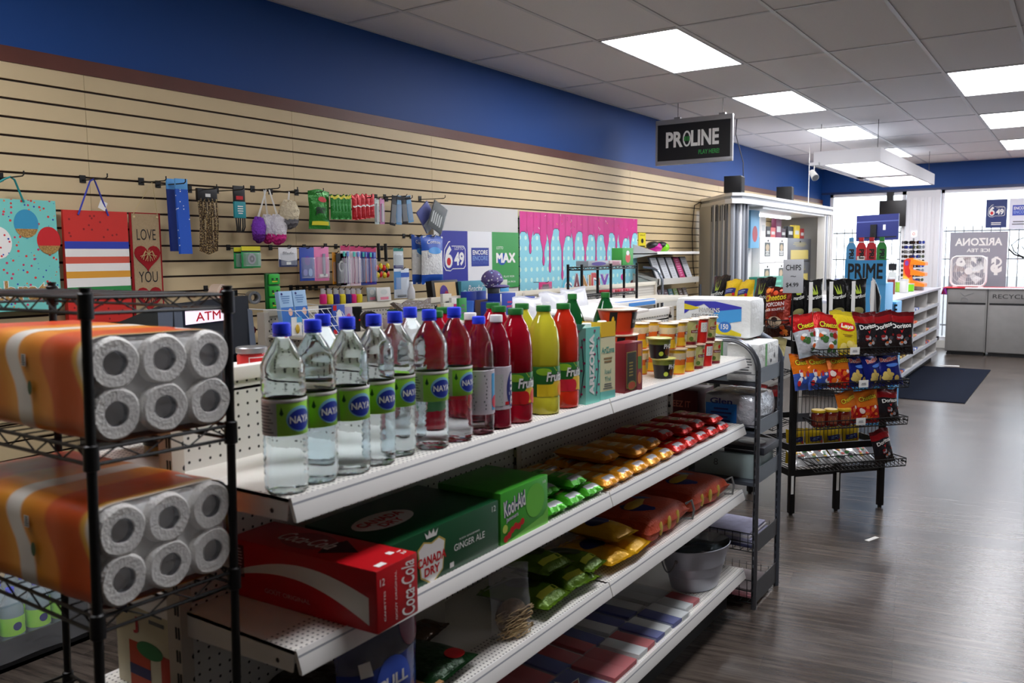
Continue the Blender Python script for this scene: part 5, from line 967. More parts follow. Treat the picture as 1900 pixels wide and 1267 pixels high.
# cotton ball bags
cot = lambda u, v: mat('cotton_white', (226, 226, 224), .8, bump=1, bscale=60) if .2 < v < .72 else col((36, 84, 180), .35)
for a, c_, l, X in ((764, 787, 'cotton ball bag at the back left', -3.64), (781, 822, 'blue and white cotton ball bag in front', -3.58)):
    y0, y1, z0, z1 = span(a, 437, c_, 527, X); t = T('cotton_ball_bag', l, 'cotton bag', (X, (y0+y1)/2, z0), rz=R_(90)); peg_(X, (y0+y1)/2, z1-.006, l); k = MB(); f = k.bag(y1-y0, z1-z0, .07, cot, seed=a, nu=12, nv=20); w, h = y1-y0, z1-z0
    k.disc(f, 0, h*.68, w*.3, h*.07, col((70, 150, 220), .35), .001).text(f, 'Cotton', 0, h*.86, w*.6, h*.07, PAPERW, .002, 0, .2).text(f, '32', -w*.28, h*.58, w*.14, h*.05, NAVY, .002); k.o('film', t)
# tape rolls and lower bits
def roll(name, lab, px, py, R, w, cf, ci, X, rz=0, cat='tape roll'):
    p = onX(px, py, X); peg_(X, p.y, p.z+R*.5, lab); t = T(name, lab, cat, (X, p.y, p.z), rz=rz); MB().lathe([(R*.62, -w/2), (R*.62, w/2), (R*.7, w/2+.001), (R, w/2), (R, -w/2), (R*.62, -w/2)], cf, (0, 0, 0), 28, 'X', cap=False).o('tape', t); MB().lathe([(R*.56, -w/2), (R*.62, -w/2-.0005), (R*.62, w/2+.001), (R*.56, w/2), (R*.56, -w/2)], ci, (0, 0, 0), 24, 'X', cap=False).o('core_ring', t)
roll('tape_roll', 'red and white tape roll peeking above the wire rack', 405, 548, .058, .05, mat('red_white_tape', (214, 190, 170), .4), col((190, 40, 30), .4), -3.66, R_(25))
roll('tape_roll', 'silver duct tape roll hanging right of the wire rack post', 469, 552, .034, .06, STEEL, GREYT, -3.62, R_(-20))
roll('tape_roll', 'dark red tape roll lower behind the wire rack post', 463, 612, .026, .05, col((96, 14, 20), .3), BLACK, -3.62, R_(-20))
p0_, p1_, z0, z1 = span(497, 507, 518, 574, -3.64); t = T('candy_strip', 'vertical strip of bright green packs with dark faces', 'strip', (-3.64, (p0_+p1_)/2, z0)); MB().box((-3.652, p0_-.012, z0), (-3.64, p1_, z1), col((20, 100, 40), .4), .002).o('strip_card', t, world=True)
for j in range(3):
    h = (z1-z0)/3; f = wf(-3.63, p0_+.004, z0+h*j); w = p1_-p0_-.004; MB().box((-3.64, p0_+.004, z0+h*j+.006), (-3.63, p1_, z0+h*(j+1)-.004), col((50, 176, 60), .35), .003).patch(f, w*.2, h*.45, w*.4, h*.6, BLACK, .0008).patch(f, w*.6, h*.45, w*.8, h*.6, BLACK, .0008).patch(f, w*.25, h*.28, w*.75, h*.36, col((220, 210, 60), .4), .0008).patch(f, w*.2, h*.36, w*.8, h*.4, BLACK, .001).o('pack', t, world=True)
# lottery panel on a white backing board
MB_ = MB(); X = -3.72; by0 = onX(806, 450, X).y; by1 = onX(962, 450, X).y; bz = 1.905
t = T('white_board', 'plain white backing board behind the lottery panels', 'board', (X, (by0+by1)/2, 1.1)); MB_.box((XL+.02, by0, 1.05), (X-.004, by1, bz), mat('board_white', (206, 204, 200), .6)).o('board_panel', t, world=True)
X = -3.715; a = onX(818, 480, X).y; b1_ = onX(868, 480, X).y; b2_ = onX(913, 480, X).y; c_ = by1-.005; z0, z1 = 1.30, 1.725
t = T('lottery_poster', 'three part lottery poster in blue, white and green on the wall', 'poster', (X, (a+c_)/2, z0)); f = wf(X, a, z0); W_, H_ = c_-a, z1-z0; B1, B2 = b1_-a, b2_-a
gn = col((60, 150, 76), .4); lb = col((44, 48, 150), .4); k = MB().box((X-.003, a, z0), (X, a+B1, z1), lb).box((X-.003, a+B1, z0), (X, a+B2, z1), mat('poster_white', (226, 226, 228), .5)).box((X-.003, a+B2, z0), (X, c_, z1), gn)
def logo649(k, f, cx, cy, w, bgm):
    pts = [(-.5, -.1), (-.46, .2), (-.28, .42), (-.2, .44), (-.14, .30), (.42, .30), (.5, .2), (.5, -.3), (.42, -.38), (-.1, -.38), (-.2, -.44), (-.4, -.42), (-.5, -.3)]
    k.poly(f, [(cx+x*w, cy+y*w*.95) for x, y in pts], PAPERW, .001).poly(f, [(cx+x*w*.95, cy+y*w*.89) for x, y in pts], bgm, .0016)
    k.text(f, '6', cx-.27*w, cy-.02*w, w*.34, w*.62, PAPERW, .002, .05).text(f, '49', cx+.2*w, cy-.08*w, w*.46, w*.38, PAPERW, .002, .04).text(f, 'LOTTO', cx+.2*w, cy+.21*w, w*.4, w*.08, PAPERW, .002).disc(f, cx-.27*w, cy-.15*w, w*.09, w*.11, RED, .0026, 16)
logo649(k, f, B1*.5, H_*.58, B1*.82, lb)
ew = B2-B1; k.patch(f, B1+ew*.14, H_*.40, B1+ew*.86, H_*.72, col((40, 60, 150), .4), .001).text(f, 'ENCORE', B1+ew*.5, H_*.64, ew*.62, H_*.08, PAPERW, .002, .02).text(f, 'ENCORE', B1+ew*.5, H_*.54, ew*.62, H_*.08, col((120, 150, 210), .4), .002, .02).text(f, 'ENCORE', B1+ew*.5, H_*.46, ew*.62, H_*.05, col((70, 90, 170), .4), .002, .02).text(f, 'ADD ENCORE', B1+ew*.5, H_*.1, ew*.6, H_*.035, NAVY, .0012)
gw = W_-B2; k.disc(f, B2+gw*.36, H_*.52, gw*.16, H_*.11, col((30, 80, 170), .4), .001).text(f, 'MAX', B2+gw*.5, H_*.54, gw*.72, H_*.18, PAPERW, .002, .05).text(f, 'LOTTO', B2+gw*.28, H_*.72, gw*.24, H_*.05, PAPERW, .002).text(f, 'PLAY FOR', B2+gw*.62, H_*.2, gw*.4, H_*.035, PAPERW, .0012).text(f, 'QUICK PICK', B2+gw*.62, H_*.1, gw*.5, H_*.035, PAPERW, .0012); k.o('poster_sheet', t, world=True)
# candy poster
X = -3.715; a, c_ = onX(962, 470, X).y+.02, onX(1182, 470, X).y; z0, z1 = 1.05, 1.895
t = T('candy_poster', 'large pink drip and pale blue dotted candy poster on the wall', 'poster', (X, (a+c_)/2, z0)); f = wf(X, a, z0); W_, H_ = c_-a, z1-z0
pb = mat('poster_pale_blue', (136, 204, 218), .5); N, L, b = nodes(pb); holes(pb, 'YZ', .085, .018, (200, 232, 222)); pk = mat('poster_pink', (206, 40, 134), .45, noise=.25, nscale=6); dk = col((96, 24, 90), .5)
k = MB().box((X-.003, a, z0), (X, c_, z1), pb)
rr = random.Random(5); xs = 0; top = [(0, H_), (W_, H_)]; drip = []; x = W_
dl = [.05, .30, .0, .34, .62, .1, .66, .08, .42, .0, .3, .12, .55, .03, .36, .0, .22, .44, .1, .3, .06]
n = len(dl); out = []
for i, d in enumerate(dl):
    cx = W_*(i+.5)/n; hw = W_/n*.5; base = H_*.72+H_*.05*sin(i*1.7)
    tip = base-d*H_*.5
    if d > .15: out += [(cx-hw, base+.05), (cx-hw*.35, base-.02), (cx-hw*.28, tip+.05), (cx-hw*.55, tip+.02), (cx-hw*.45, tip-.01), (cx, tip-.025), (cx+hw*.45, tip-.01), (cx+hw*.55, tip+.02), (cx+hw*.28, tip+.05), (cx+hw*.35, base-.02), (cx+hw, base+.05)]
    else: out += [(cx-hw, base+.05), (cx, base+.11), (cx+hw, base+.05)]
def strip(pts, m, h, dy=0):
    for (x0, y0_), (x1, y1_) in zip(pts, pts[1:]): pass
for i, d in enumerate(dl):
    cx = W_*(i+.5)/n; hw = W_/n*.5; base = H_*.72+H_*.05*sin(i*1.7); tip = base-d*H_*.5
    for m, e, h in ((dk, .006, .0008), (pk, 0, .0014)):
        k.poly(f, [(max(0, cx-hw-.002), H_), (max(0, cx-hw-.002), base+.06-e), (cx-hw*.5, base+.0-e) if d > .15 else (cx-hw*.5, base+.08-e), (cx+hw*.5, base-e) if d > .15 else (cx+hw*.5, base+.08-e), (min(W_, cx+hw+.002), base+.06-e), (min(W_, cx+hw+.002), H_)], m, h)
        if d > .15: k.poly(f, [(cx-hw*.5-e, base+.012), (cx-hw*.16-e, base-.05), (cx-hw*.16-e, tip+.05), (cx+hw*.16+e, tip+.05), (cx+hw*.16+e, base-.05), (cx+hw*.5+e, base+.012)], m, h+.0001).disc(f, cx, tip+.03, hw*.3+e, .042+e, m, h+.0002, 16)
for i in range(60): x, y, q = rr.uniform(.03, W_-.03), rr.uniform(H_*.84, H_*.98), rr.uniform(0, 3); k.poly(f, [(x, y), (x+.022*cos(q), y+.022*sin(q)), (x+.022*cos(q)+.003, y+.022*sin(q)+.003), (x+.003, y+.003)], rr.choice([yel, PAPERW, redc, mar]), .0019)
for i, (ch, cc) in enumerate(zip('CANDY', ((80, 180, 206), (110, 20, 40), (176, 120, 40), (190, 40, 40), (110, 50, 160)))):
    cx = W_*(.345+.082*i*1.0); cy = H_*(.27 if i % 2 else .25); 
    for m, bo, h in ((dk, .11, .0010), (PAPERW, .08, .0015), (col(cc, .35), .035, .0020)): k.text(f, ch, cx, cy, W_*.078+bo*.1, H_*.24+bo*.12, m, h, bo)
for x, y, r, cc in ((.10, .13, .03, (206, 50, 140)), (.16, .09, .02, (90, 160, 80)), (.85, .33, .028, (206, 50, 140)), (.85, .17, .03, (200, 40, 60)), (.95, .25, .03, (120, 40, 50))): k.disc(f, W_*x, H_*y, r*1.4, r*1.1, col(cc, .35), .001, 18)
k.o('poster_sheet', t, world=True)
card('sweet_pouch', 'small pink and green sweet pouch in front of the candy poster', 'pouch', (1000, 523, 1024, 552), -3.60, (196, 40, 110), .004, lambda k, f, w, h: k.patch(f, w*.25, h*.1, w*.75, h*.85, col((120, 90, 100), .5), .001))
t = T('yellow_notice', 'small yellow notice with black marks right of the candy poster', 'notice', (-3.755, 8.0, 1.6)); y0, y1, z0, z1 = span(1185, 432, 1198, 459, -3.755); t.location = (-3.755, (y0+y1)/2, z0); XF[t.name] = Matrix.Translation(t.location); f = wf(-3.754, y0, z0); w, h = y1-y0, z1-z0
MB().box((-3.759, y0, z0), (-3.754, y1, z1), col((226, 210, 40), .5)).text(f, 'SALE', w/2, h*.85, w*.7, h*.12, INK, .001).disc(f, w*.5, h*.45, w*.18, h*.16, INK, .001).patch(f, w*.1, h*.03, w*.9, h*.12, INK, .001).o('sheet', t, world=True)
# ================================================================ cash machine, water case
t = T('cash_machine', 'dark grey cash machine with lit ATM sign behind the wire rack', 'cash machine', (-3.3, 2.22, 0)); ag = mat('atm_charcoal', (38, 42, 50), .4); ag2 = mat('atm_grey', (92, 100, 114), .4)
k = MB().box((XL+.05, 2.02, 0), (-3.05, 2.42, 1.14), ag, .01); k.hexa([(-3.7, 2.02, 1.14), (-3.02, 2.02, 1.14), (-3.02, 2.42, 1.14), (-3.7, 2.42, 1.14), (-3.68, 2.05, 1.21), (-3.05, 2.0, 1.36), (-3.05, 2.41, 1.385), (-3.68, 2.40, 1.22)], ag)
k.hexa([(-3.05, 2.0, 1.14), (-3.0, 2.03, 1.14), (-3.0, 2.41, 1.14), (-3.05, 2.42, 1.14), (-3.05, 2.0, 1.362), (-3.0, 2.035, 1.37), (-3.0, 2.40, 1.385), (-3.05, 2.41, 1.386)], ag); k.o('housing', t, world=True)
MB().hexa([(-3.03, 1.985, 1.14), (-2.995, 2.05, 1.14), (-2.995, 2.075, 1.14), (-3.03, 2.06, 1.14), (-3.03, 1.985, 1.35), (-2.995, 2.045, 1.36), (-2.995, 2.07, 1.362), (-3.03, 2.06, 1.362)], ag2).o('side_trim', t, world=True); MB().hexa([(-3.06, 2.42, .9), (-2.98, 2.40, .9), (-2.98, 2.44, .9), (-3.06, 2.45, .9), (-3.06, 2.41, 1.30), (-3.0, 2.395, 1.33), (-3.0, 2.42, 1.32), (-3.06, 2.43, 1.31)], ag2).o('side_trim', t, world=True)
f = frame((-2.998, 2.085, 1.281), (0, 1, .035), (0, 0, 1)); MB().obox(f, -.012, -.008, .232, .066, -.006, .0, mat('sign_navy', (22, 28, 48), .3)).obox(f, 0, 0, .217, .056, -.004, .0015, mat('lit_sign_white', (240, 226, 238), .5, emit=.5)).text(f, 'ATM', .108, .027, .12, .036, col((206, 20, 50), .5), .0025, .012).o('lit_sign', t, world=True)
MB().box((-3.045, 2.10, .85), (-3.0, 2.36, 1.10), mat('atm_screen_bay', (18, 22, 34), .3), .004).o('keypad_bay', t, world=True)
t = T('water_case', 'shrink wrapped case of green label water bottles on a black tray near the floor', 'water case', (-3.15, 1.3, 0))
k = MB(); bx0, bx1, by0_, by1_ = -3.72, -3.30, 1.05, 1.78
k.box((bx0, by0_, 0), (bx1, by1_, .02), BLACK, .003).box((bx1-.01, by0_, 0), (bx1, by1_, .12), BLACK, .003).box((bx0, by1_-.01, 0), (bx1, by1_, .16), BLACK, .003).box((bx0, by0_, 0), (bx1, by0_+.01, .12), BLACK, .003).box((bx1-.012, by1_-.1, .1), (bx1, by1_, .22), BLACK, .003); k.o('tray', t, world=True)
bm_ = mat('bottled_water_dim', (150, 170, 178), .08, alpha=.75, spec=.8)
for i in range(3):
    for j in range(7):
        x, y = bx1-.06-i*.105, by1_-.07-j*.098
        MB().lathe([(.04, .02), (.043, .03), (.043, .13), (.042, .22), (.03, .25), (.014, .28)], bm_, (x, y, 0), 16).lathe([(.044, .12), (.044, .19)], GRN_LABEL, (x, y, 0), 20, cap=False).disc(drum(x, y, 0, .0445, 0), .0, .155, .016, .016, NAVY, .0006, 16).cyl((x, y, .28), (x, y, .297), .015, mat('blue_screw_cap', (34, 52, 214), .4), 12).o('bottle', t, world=True)
k = MB(); vs = []; nx, ny = 14, 24
for j in range(ny+1):
    for i in range(nx+1):
        x = bx0+(bx1+.012-bx0)*i/nx; y = by0_+(by1_-by0_)*j/ny; e = (i/nx > .93); vs.append((x, y, (.30+.012*sin(60*y)*sin(50*x)) if not e else .30-.04))
k.add(vs, [(j*(nx+1)+i, j*(nx+1)+i+1, (j+1)*(nx+1)+i+1, (j+1)*(nx+1)+i) for j in range(ny) for i in range(nx)], mat('crinkled_film', (240, 242, 246), .1, alpha=.12, spec=1, bump=.8, bscale=30), True)
vs = [(bx1+.012+.004*sin(30*y_+40*z_), y_, z_) for z_ in [.04+.03*q for q in range(8)] for y_ in [by0_+(by1_-by0_)*j/ny for j in range(ny+1)]]
k.add(vs, [(j*(ny+1)+i, j*(ny+1)+i+1, (j+1)*(ny+1)+i+1, (j+1)*(ny+1)+i) for j in range(7) for i in range(ny)], mat('crinkled_film', (240, 242, 246), .1, alpha=.12, spec=1, bump=.8, bscale=30), True); k.o('shrink_wrap', t, world=True)

# ================================================================ low pegboard unit along the wall
peg2 = holes(mat('pegboard_far', (176, 172, 164), .5), 'YZ', .0254, .0042, (40, 36, 34)); UX, US = -3.45, 1.155
t = T('pegboard_shelf', 'low off white pegboard wall unit with shelf behind the drinks', 'shelving unit', (-3.55, 5.2, 0))
for a, b_ in ((2.86, 4.05), (4.05, 5.25), (5.25, 6.45), (6.45, 7.6)):
    MB().box((UX-.012, a+.01, .1), (UX, b_-.01, 1.26), peg2).o('back_panel', t, world=True); MB().box((UX-.012, a, 1.25), (UX+.012, b_, 1.285), mat('rail_cream', (214, 208, 192), .45), .003).o('top_rail', t, world=True)
    for z in (US, .75, .4, .15): MB().box((UX, a+.004, z-.012), (-3.12, b_-.004, z), mat('rail_cream', (214, 208, 192), .45)).box((-3.12, a+.004, z-.04), (-3.108, b_-.004, z+.002), mat('rail_cream', (214, 208, 192), .45), .002).o('shelf', t, world=True)
for y in (2.86, 4.05, 5.25, 6.45, 7.6): MB().box((UX-.04, y-.016, 0), (UX+.016, y+.016, 1.27), slot).o('upright', t, world=True)
# white wire basket with blue boxes
ww = mat('white_wire', (232, 232, 232), .4); t = T('wire_basket', 'sloping white wire basket holding blue boxes on the pegboard unit', 'basket', (-3.3, 3.05, US)); f = frame((-3.12, 2.83, US), (0, 1, 0), (-.25, 0, 1))
k = MB(); a, b_, c_, d_ = [Vector(v) for v in ((-3.16, 2.80, 1.29), (-3.16, 3.10, 1.29), (-3.10, 3.14, 1.16), (-3.10, 2.90, 1.16))]
def qp(s, u): return (a+(b_-a)*s)*(1-u)+(d_+(c_-d_)*s)*u
for i in range(8): k.tube([qp(i/7, 0), qp(i/7, 1)], .0018, ww, 5)
for u in (0, .33, .66, 1): k.tube([qp(0, u), qp(1, u)], .0026 if u in (0, 1) else .0018, ww, 5)
for p_, q_ in ((a, (UX, 2.70, 1.30)), (b_, (UX, 3.14, 1.30)), (d_, (UX, 2.9, 1.16)), (c_, (UX, 3.14, 1.16))): k.tube([p_, q_], .0026, ww, 6)
for s in range(5): k.tube([(UX+.3*s/5, 2.88, 1.162), (UX+.3*s/5, 3.14, 1.162)], .0018, ww, 5)
k.o('basket_frame', t, world=True)
def deco_mask(k, f, w, h): k.patch(f, w*.02, h*.02, w*.98, h*.62, col((50, 110, 190), .4), .001).disc(f, w*.7, h*.5, w*.16, h*.09, col((226, 180, 160), .5), .0016, 16).lines(f, w*.45, h*.8, w*.7, h*.2, 4, col((90, 130, 180), .5), .0014).text(f, 'box', w*.5, h*.2, w*.5, h*.07, PAPERW, .002).disc(f, w*.2, h*.93, w*.08, h*.03, NAVY, .0016, 10)
def standing(name, lab, cat, px, X, d, c, deco=None, lean=0, bev=.001, part='body', z=None, group=None):
    y0, y1, z0, z1 = span(*px, X); z0 = z if z is not None else z0; t = T(name, lab, cat, (X-d/2, (y0+y1)/2, z0), group=group); t.rotation_euler = (0, -lean, 0); w, h = y1-y0, z1-z0
    k = MB().box((-d/2, -w/2, 0), (d/2, w/2, h), c if isinstance(c, bpy.types.Material) else col(c, .45), bev)
    if deco: deco(k, frame((d/2, -w/2, 0), (0, 1, 0), (0, 0, 1)), w, h)
    k.o(part, t); return t
for i, (px, l) in enumerate((((526, 540, 550, 606), 'blue face mask box, left one leaning in the white wire basket'), ((552, 538, 576, 606), 'blue face mask box, right one leaning in the white wire basket'))): standing('face_mask_box', l, 'mask box', px, -3.27+.0*i, .03, (150, 186, 220), deco_mask, lean=R_(9), z=US+.012)
for i, (px, l) in enumerate((((541, 588, 560, 622), 'white and gold card, leftmost under the wire basket'), ((562, 592, 582, 625), 'white and gold card, second under the wire basket'), ((593, 590, 610, 628), 'white and gold card on the right under the wire basket'))):
    y0, y1, z0, z1 = span(*px, -3.09); t = T('lip_balm_card', l, 'card', (-3.09, (y0+y1)/2, z1)); k = MB().box((-.002, -(y1-y0)/2, z0-z1), (.001, (y1-y0)/2, 0), PAPERW); f = frame((.001, -(y1-y0)/2, z0-z1), (0, 1, 0), (0, 0, 1)); k.patch(f, (y1-y0)*.5, (z1-z0)*.7, (y1-y0), (z1-z0), col((90, 170, 220), .4), .001).blob(f((y1-y0)/2, (z1-z0)*.35, .006), (.006, .012, .022), col((206, 170, 60), .3), 10, 8); k.o('card_body', t)
    MB().tube([(-3.108, (y0+y1)/2, z1-.004), (-3.085, (y0+y1)/2, z1-.004)], .002, ww, 5).o('clip', t, world=True)
# travel tubes hanging in a row
for i, (x, c) in enumerate(((600, (214, 40, 120)), (612, (226, 206, 50)), (624, (40, 40, 130)), (635, (226, 206, 50)), (646, (30, 36, 110)), (655, (214, 40, 120)), (666, (226, 206, 50)))):
    cn = {(214, 40, 120): 'pink', (226, 206, 50): 'yellow', (40, 40, 130): 'violet blue', (30, 36, 110): 'dark blue'}[c]
    y0, y1, z0, z1 = span(x-6, 535, x+5, 564, -3.50); t = T('travel_tube', '%s travel tube, %s in the hanging row of tubes' % (cn, ORD3[i]), 'tube', (-3.50, (y0+y1)/2, z0)); w = (y1-y0)/2*.9; h = z1-z0
    MB().lathe([(w*.5, h*.6), (w*.7, h*.65), (w*.7, h), (w*.5, h)], mat('clear_tube_top', (206, 208, 210), .15, alpha=.6), (0, 0, 0), 14).o('clear_top', t); MB().lathe([(w*.9, 0), (w, .004), (w, h*.58), (w*.7, h*.64)], col(c, .35), (0, 0, 0), 16).o('tube_body', t); peg_(-3.50, (y0+y1)/2, z1-.005, '%s travel tube %s in its row' % (cn, ORD3[i]))
def deco_bulb(k, f, w, h): k.disc(f, w*.5, h*.55, w*.26, h*.3, PAPERW, .0012, 20).patch(f, w*.42, h*.15, w*.58, h*.35, PAPERW, .0012).patch(f, 0, h*.82, w*.3, h, RED, .001).patch(f, 0, 0, w*.3, h*.16, RED, .001)
standing('light_bulb_box', 'blue light bulb box with white bulb picture', 'bulb box', (618, 566, 640, 606), -3.15, .06, (60, 90, 180), deco_bulb, z=US+.001)
standing('light_bulb_box', 'dark navy box left of the bulb picture box', 'box', (607, 567, 618, 606), -3.16, .06, (24, 30, 66), z=US+.001)
standing('light_bulb_box', 'pink and white printed box right of the bulb picture box', 'box', (640, 570, 654, 606), -3.16, .06, (186, 170, 190), lambda k, f, w, h: k.disc(f, w*.5, h*.6, w*.3, h*.16, col((200, 90, 130), .4), .001), z=US+.001)
t = T('flashlight', 'black torch standing left of the black tape roll', 'torch', (-3.18, 3.33, US+.001)); p = onX(662, 580, -3.18); t.location.y = p.y; MB().lathe([(.016, 0), (.018, .002), (.018, .085), (.027, .105), (.028, .128), (.026, .13), (0, .13)], BLACK, (0, 0, 0), 20).o('torch_body', t); MB().cyl((.015, 0, .06), (.021, 0, .06), .005, RED, 8).o('switch', t)
p = onX(685, 575, -3.16); t = T('tape_roll', 'black tape roll with silver centre standing behind the blue caps', 'tape roll', (-3.16, p.y, US+.053), rz=R_(-25)); MB().lathe([(.02, -.024), (.02, .024), (.05, .024), (.052, .0), (.05, -.024), (.02, -.024)], BLACK, (0, 0, 0), 28, 'X', cap=False).o('tape', t); MB().lathe([(0, .012), (.02, .012)], STEEL, (0, 0, 0), 20, 'X', cap=False).o('core_ring', t)
for i, (px, c, l) in enumerate((((683, 533, 700, 560), (150, 160, 160), 'grey blister card leaning behind the black tape roll'), ((701, 533, 726, 558), (206, 204, 200), 'pale card with pink label leaning behind the black tape roll'))): standing('blister_card', l, 'card', px, -3.47+.04*i, .008, c, lambda k, f, w, h: k.patch(f, w*.2, h*.1, w*.8, h*.3, col((210, 120, 140), .4), .001).disc(f, w*.5, h*.65, w*.25, h*.2, mat('label_grey', (190, 194, 190), .5), .001), lean=R_(6), z=1.286)
t = T('spray_bottle', 'slim white capped bottle standing behind the patterned cap', 'bottle', (-3.44, 3.95, 1.286)); p = onX(763, 545, -3.44); t.location.y = p.y; MB().lathe([(.022, 0), (.024, .004), (.024, .05), (.014, .075), (.012, .08), (.012, .095), (0, .095)], mat('tube_white', (206, 206, 210), .3), (0, 0, 0), 18).o('bottle_body', t); MB().lathe([(.012, .095), (.011, .106), (0, .108)], PAPERW, (0, 0, 0), 14).o('cap', t)
t = T('patterned_cap', 'grey brown glitter patterned shower cap draped on the shelf', 'cap', (-3.25, 3.95, 1.2)); p = onX(768, 566, -3.2); t.location = (-3.22, p.y, p.z-.02)
gm2 = specks(mat('grey_glitter_cloth', (112, 98, 88), .6, bump=.5, bscale=40), 160, .4, [(160, 160, 170), (90, 80, 76), (130, 116, 104)]); k = MB(); pts = [(-.17, .045), (-.1, .03), (-.05, .05), (.03, .045), (.1, .04), (.17, .06), (.14, .0), (.06, -.05), (0, -.035), (-.06, -.05), (-.12, 0)]; k.poly(frame((.02, 0, .0), (0, 1, 0), (-.4, 0, 1)), pts, gm2, .012, .03); k.o('cloth', t)
simple('storage_box', 'pale box with green rim standing in front of the pegboard', 'box', (-3.30, onX(757, 600, -3.15).y, US+.001), (-3.14, onX(800, 600, -3.15).y, 1.245), col((170, 178, 170), .5), .002, deco=lambda k, a, c: k.box((a.x-.004, a.y-.004, c.z-.008), (c.x+.004, c.y+.004, c.z), col((40, 100, 70), .4)))
for i, (px, c, l) in enumerate((((723, 590, 742, 612), (190, 170, 170), 'white box with red lettering behind the blue caps'), ((690, 590, 704, 612), (206, 196, 196), 'small white box under the black tape roll'))): standing('small_box', l, 'box', px, -3.13, .05, c, lambda k, f, w, h: k.lines(f, w*.5, h*.5, w*.7, h*.4, 2, col((150, 40, 60), .5), .001), z=US+.001)
p = onX(728, 580, -3.2); t = T('keyring_bundle', 'bunch of brass keyrings hanging on the pegboard', 'keyring', (-3.42, p.y-.0, 1.24)); k = MB(); rq = random.Random(8)
p = onX(728, 578, -3.42)
for i in range(8): a = rq.uniform(-.04, .04); z_ = p.z+rq.uniform(-.02, .02); k.tube([(-3.41+.01*rq.random(), p.y+a+.012*cos(q), z_+.014*sin(q)) for q in [2*pi*j/10 for j in range(10)]], .0018, col((150, 120, 60), .3), 5, closed=True)
k.o('rings', t, world=True)
# right of the pegs: framed toy box, labels, blue cups...
def deco_toy(k, f, w, h): k.patch(f, w*.1, h*.06, w*.9, h*.94, col((196, 164, 112), .6), .001).disc(f, w*.42, h*.62, w*.16, h*.24, col((70, 40, 130), .4), .003, 16).disc(f, w*.5, h*.5, w*.1, h*.2, col((150, 30, 60), .4), .004, 14)
standing('toy_box', 'black framed box with a tan window and purple toy', 'box', (808, 520, 856, 577), -3.44, .05, BLACK, deco_toy, lean=R_(8), z=US+.06 if 0 else US+.002)
for i, (px, c, l) in enumerate((((822, 545, 838, 585), (214, 210, 200), 'white printed packet in front of the black framed box'), ((838, 552, 850, 582), (226, 222, 216), 'white and pink printed packet beside the blue cups'), ((824, 562, 842, 590), (220, 216, 200), 'white packet with yellow rows at the shelf edge'), ((852, 553, 866, 588), (50, 150, 70), 'green packet between the white ones and the blue cups'))): standing('food_packet', l, 'packet', px, -3.30+.05*i, .02, c, (lambda k, f, w, h: k.patch(f, w*.2, h*.4, w*.9, h*.7, col((200, 50, 110), .4), .001)) if i == 1 else (lambda k, f, w, h: k.lines(f, w*.5, h*.5, w*.7, h*.5, 3, GREYT if i != 2 else yel, .001)), z=US+.002)
standing('beach_game_box', 'teal box with white script lettering', 'box', (856, 521, 902, 565), -3.44, .05, (70, 140, 156), lambda k, f, w, h: k.text(f, 'Beachy', w*.56, h*.7, w*.6, h*.3, PAPERW, .0015, 0, .3).disc(f, w*.14, h*.6, w*.08, h*.1, col((150, 200, 200), .4), .001), z=US+.03)
t = T('cup_stack', 'light blue plastic cup in front of the blue boxes', 'cup', (-3.22, 4.25, US+.002)); p = onX(869, 565, -3.22); t.location.y = p.y; MB().lathe([(.028, 0), (.03, .001), (.037, .105), (.038, .107), (.034, .105), (.027, .004), (0, .004)], col((70, 120, 220), .35), (0, 0, 0), 24).o('cup_body', t)
for i, (px, c, l) in enumerate((((866, 541, 884, 582), (30, 60, 170), 'dark blue box behind the light blue cup'), ((884, 540, 902, 582), (36, 70, 180), 'blue box right of the light blue cup'), ((893, 556, 912, 588), (110, 90, 84), 'brown and red printed packet behind the green caps'))): standing('blue_box' if i < 2 else 'food_packet', l, 'box' if i < 2 else 'packet', px, -3.34+.1*(i == 2), .05, c, (lambda k, f, w, h: k.patch(f, w*.15, h*.2, w*.5, h*.5, col((170, 40, 40), .4), .001)) if i == 2 else None, z=US+.002)
t = T('wire_cap_stand', 'thin wire stand topped by a purple and white patterned cap', 'stand', (-3.25, 4.6, US)); p = onX(915, 540, -3.25); ys = p.y; k = MB()
k.tube([(-3.25, ys+.02, US), (-3.25, ys+.03, 1.30), (-3.25, ys+.01, 1.345), (-3.25, ys-.10, 1.355)], .003, ww, 6).tube([(-3.25, ys-.12, 1.355), (-3.25, ys+.12, 1.345)], .003, ww, 6).tube([(-3.36, ys+.12, 1.345), (-3.25, ys+.12, 1.345)], .003, ww, 6); k.o('wire_frame', t, world=True)
t = T('child_cap', 'purple and white patterned cap on the thin wire stand', 'cap', (-3.25, ys-.01, 1.36)); t_m = specks(mat('purple_print_cloth', (96, 84, 140), .7), 45, .3, [(230, 226, 230), (160, 200, 230), (120, 100, 170), (220, 214, 220)])
MB().blob((0, 0, .02), (.07, .085, .075), t_m, 20, 12, f=lambda d: 1 if d.z > -.2 else .8).o('crown', t); MB().blob((.07, 0, -.015), (.05, .075, .012), t_m, 16, 8).o('peak', t)
for i, (px, c, l) in enumerate((((921, 519, 941, 532), (206, 210, 190), 'small cream packet hanging right of the patterned cap'), ((928, 532, 944, 541), (90, 180, 220), 'small light blue packet under the cream one'), ((905, 534, 926, 544), (26, 30, 28), 'black packet hanging under the patterned cap'))):
    card('small_packet', l, 'packet', px, -3.24+.012*i, c, .002, hole=False)
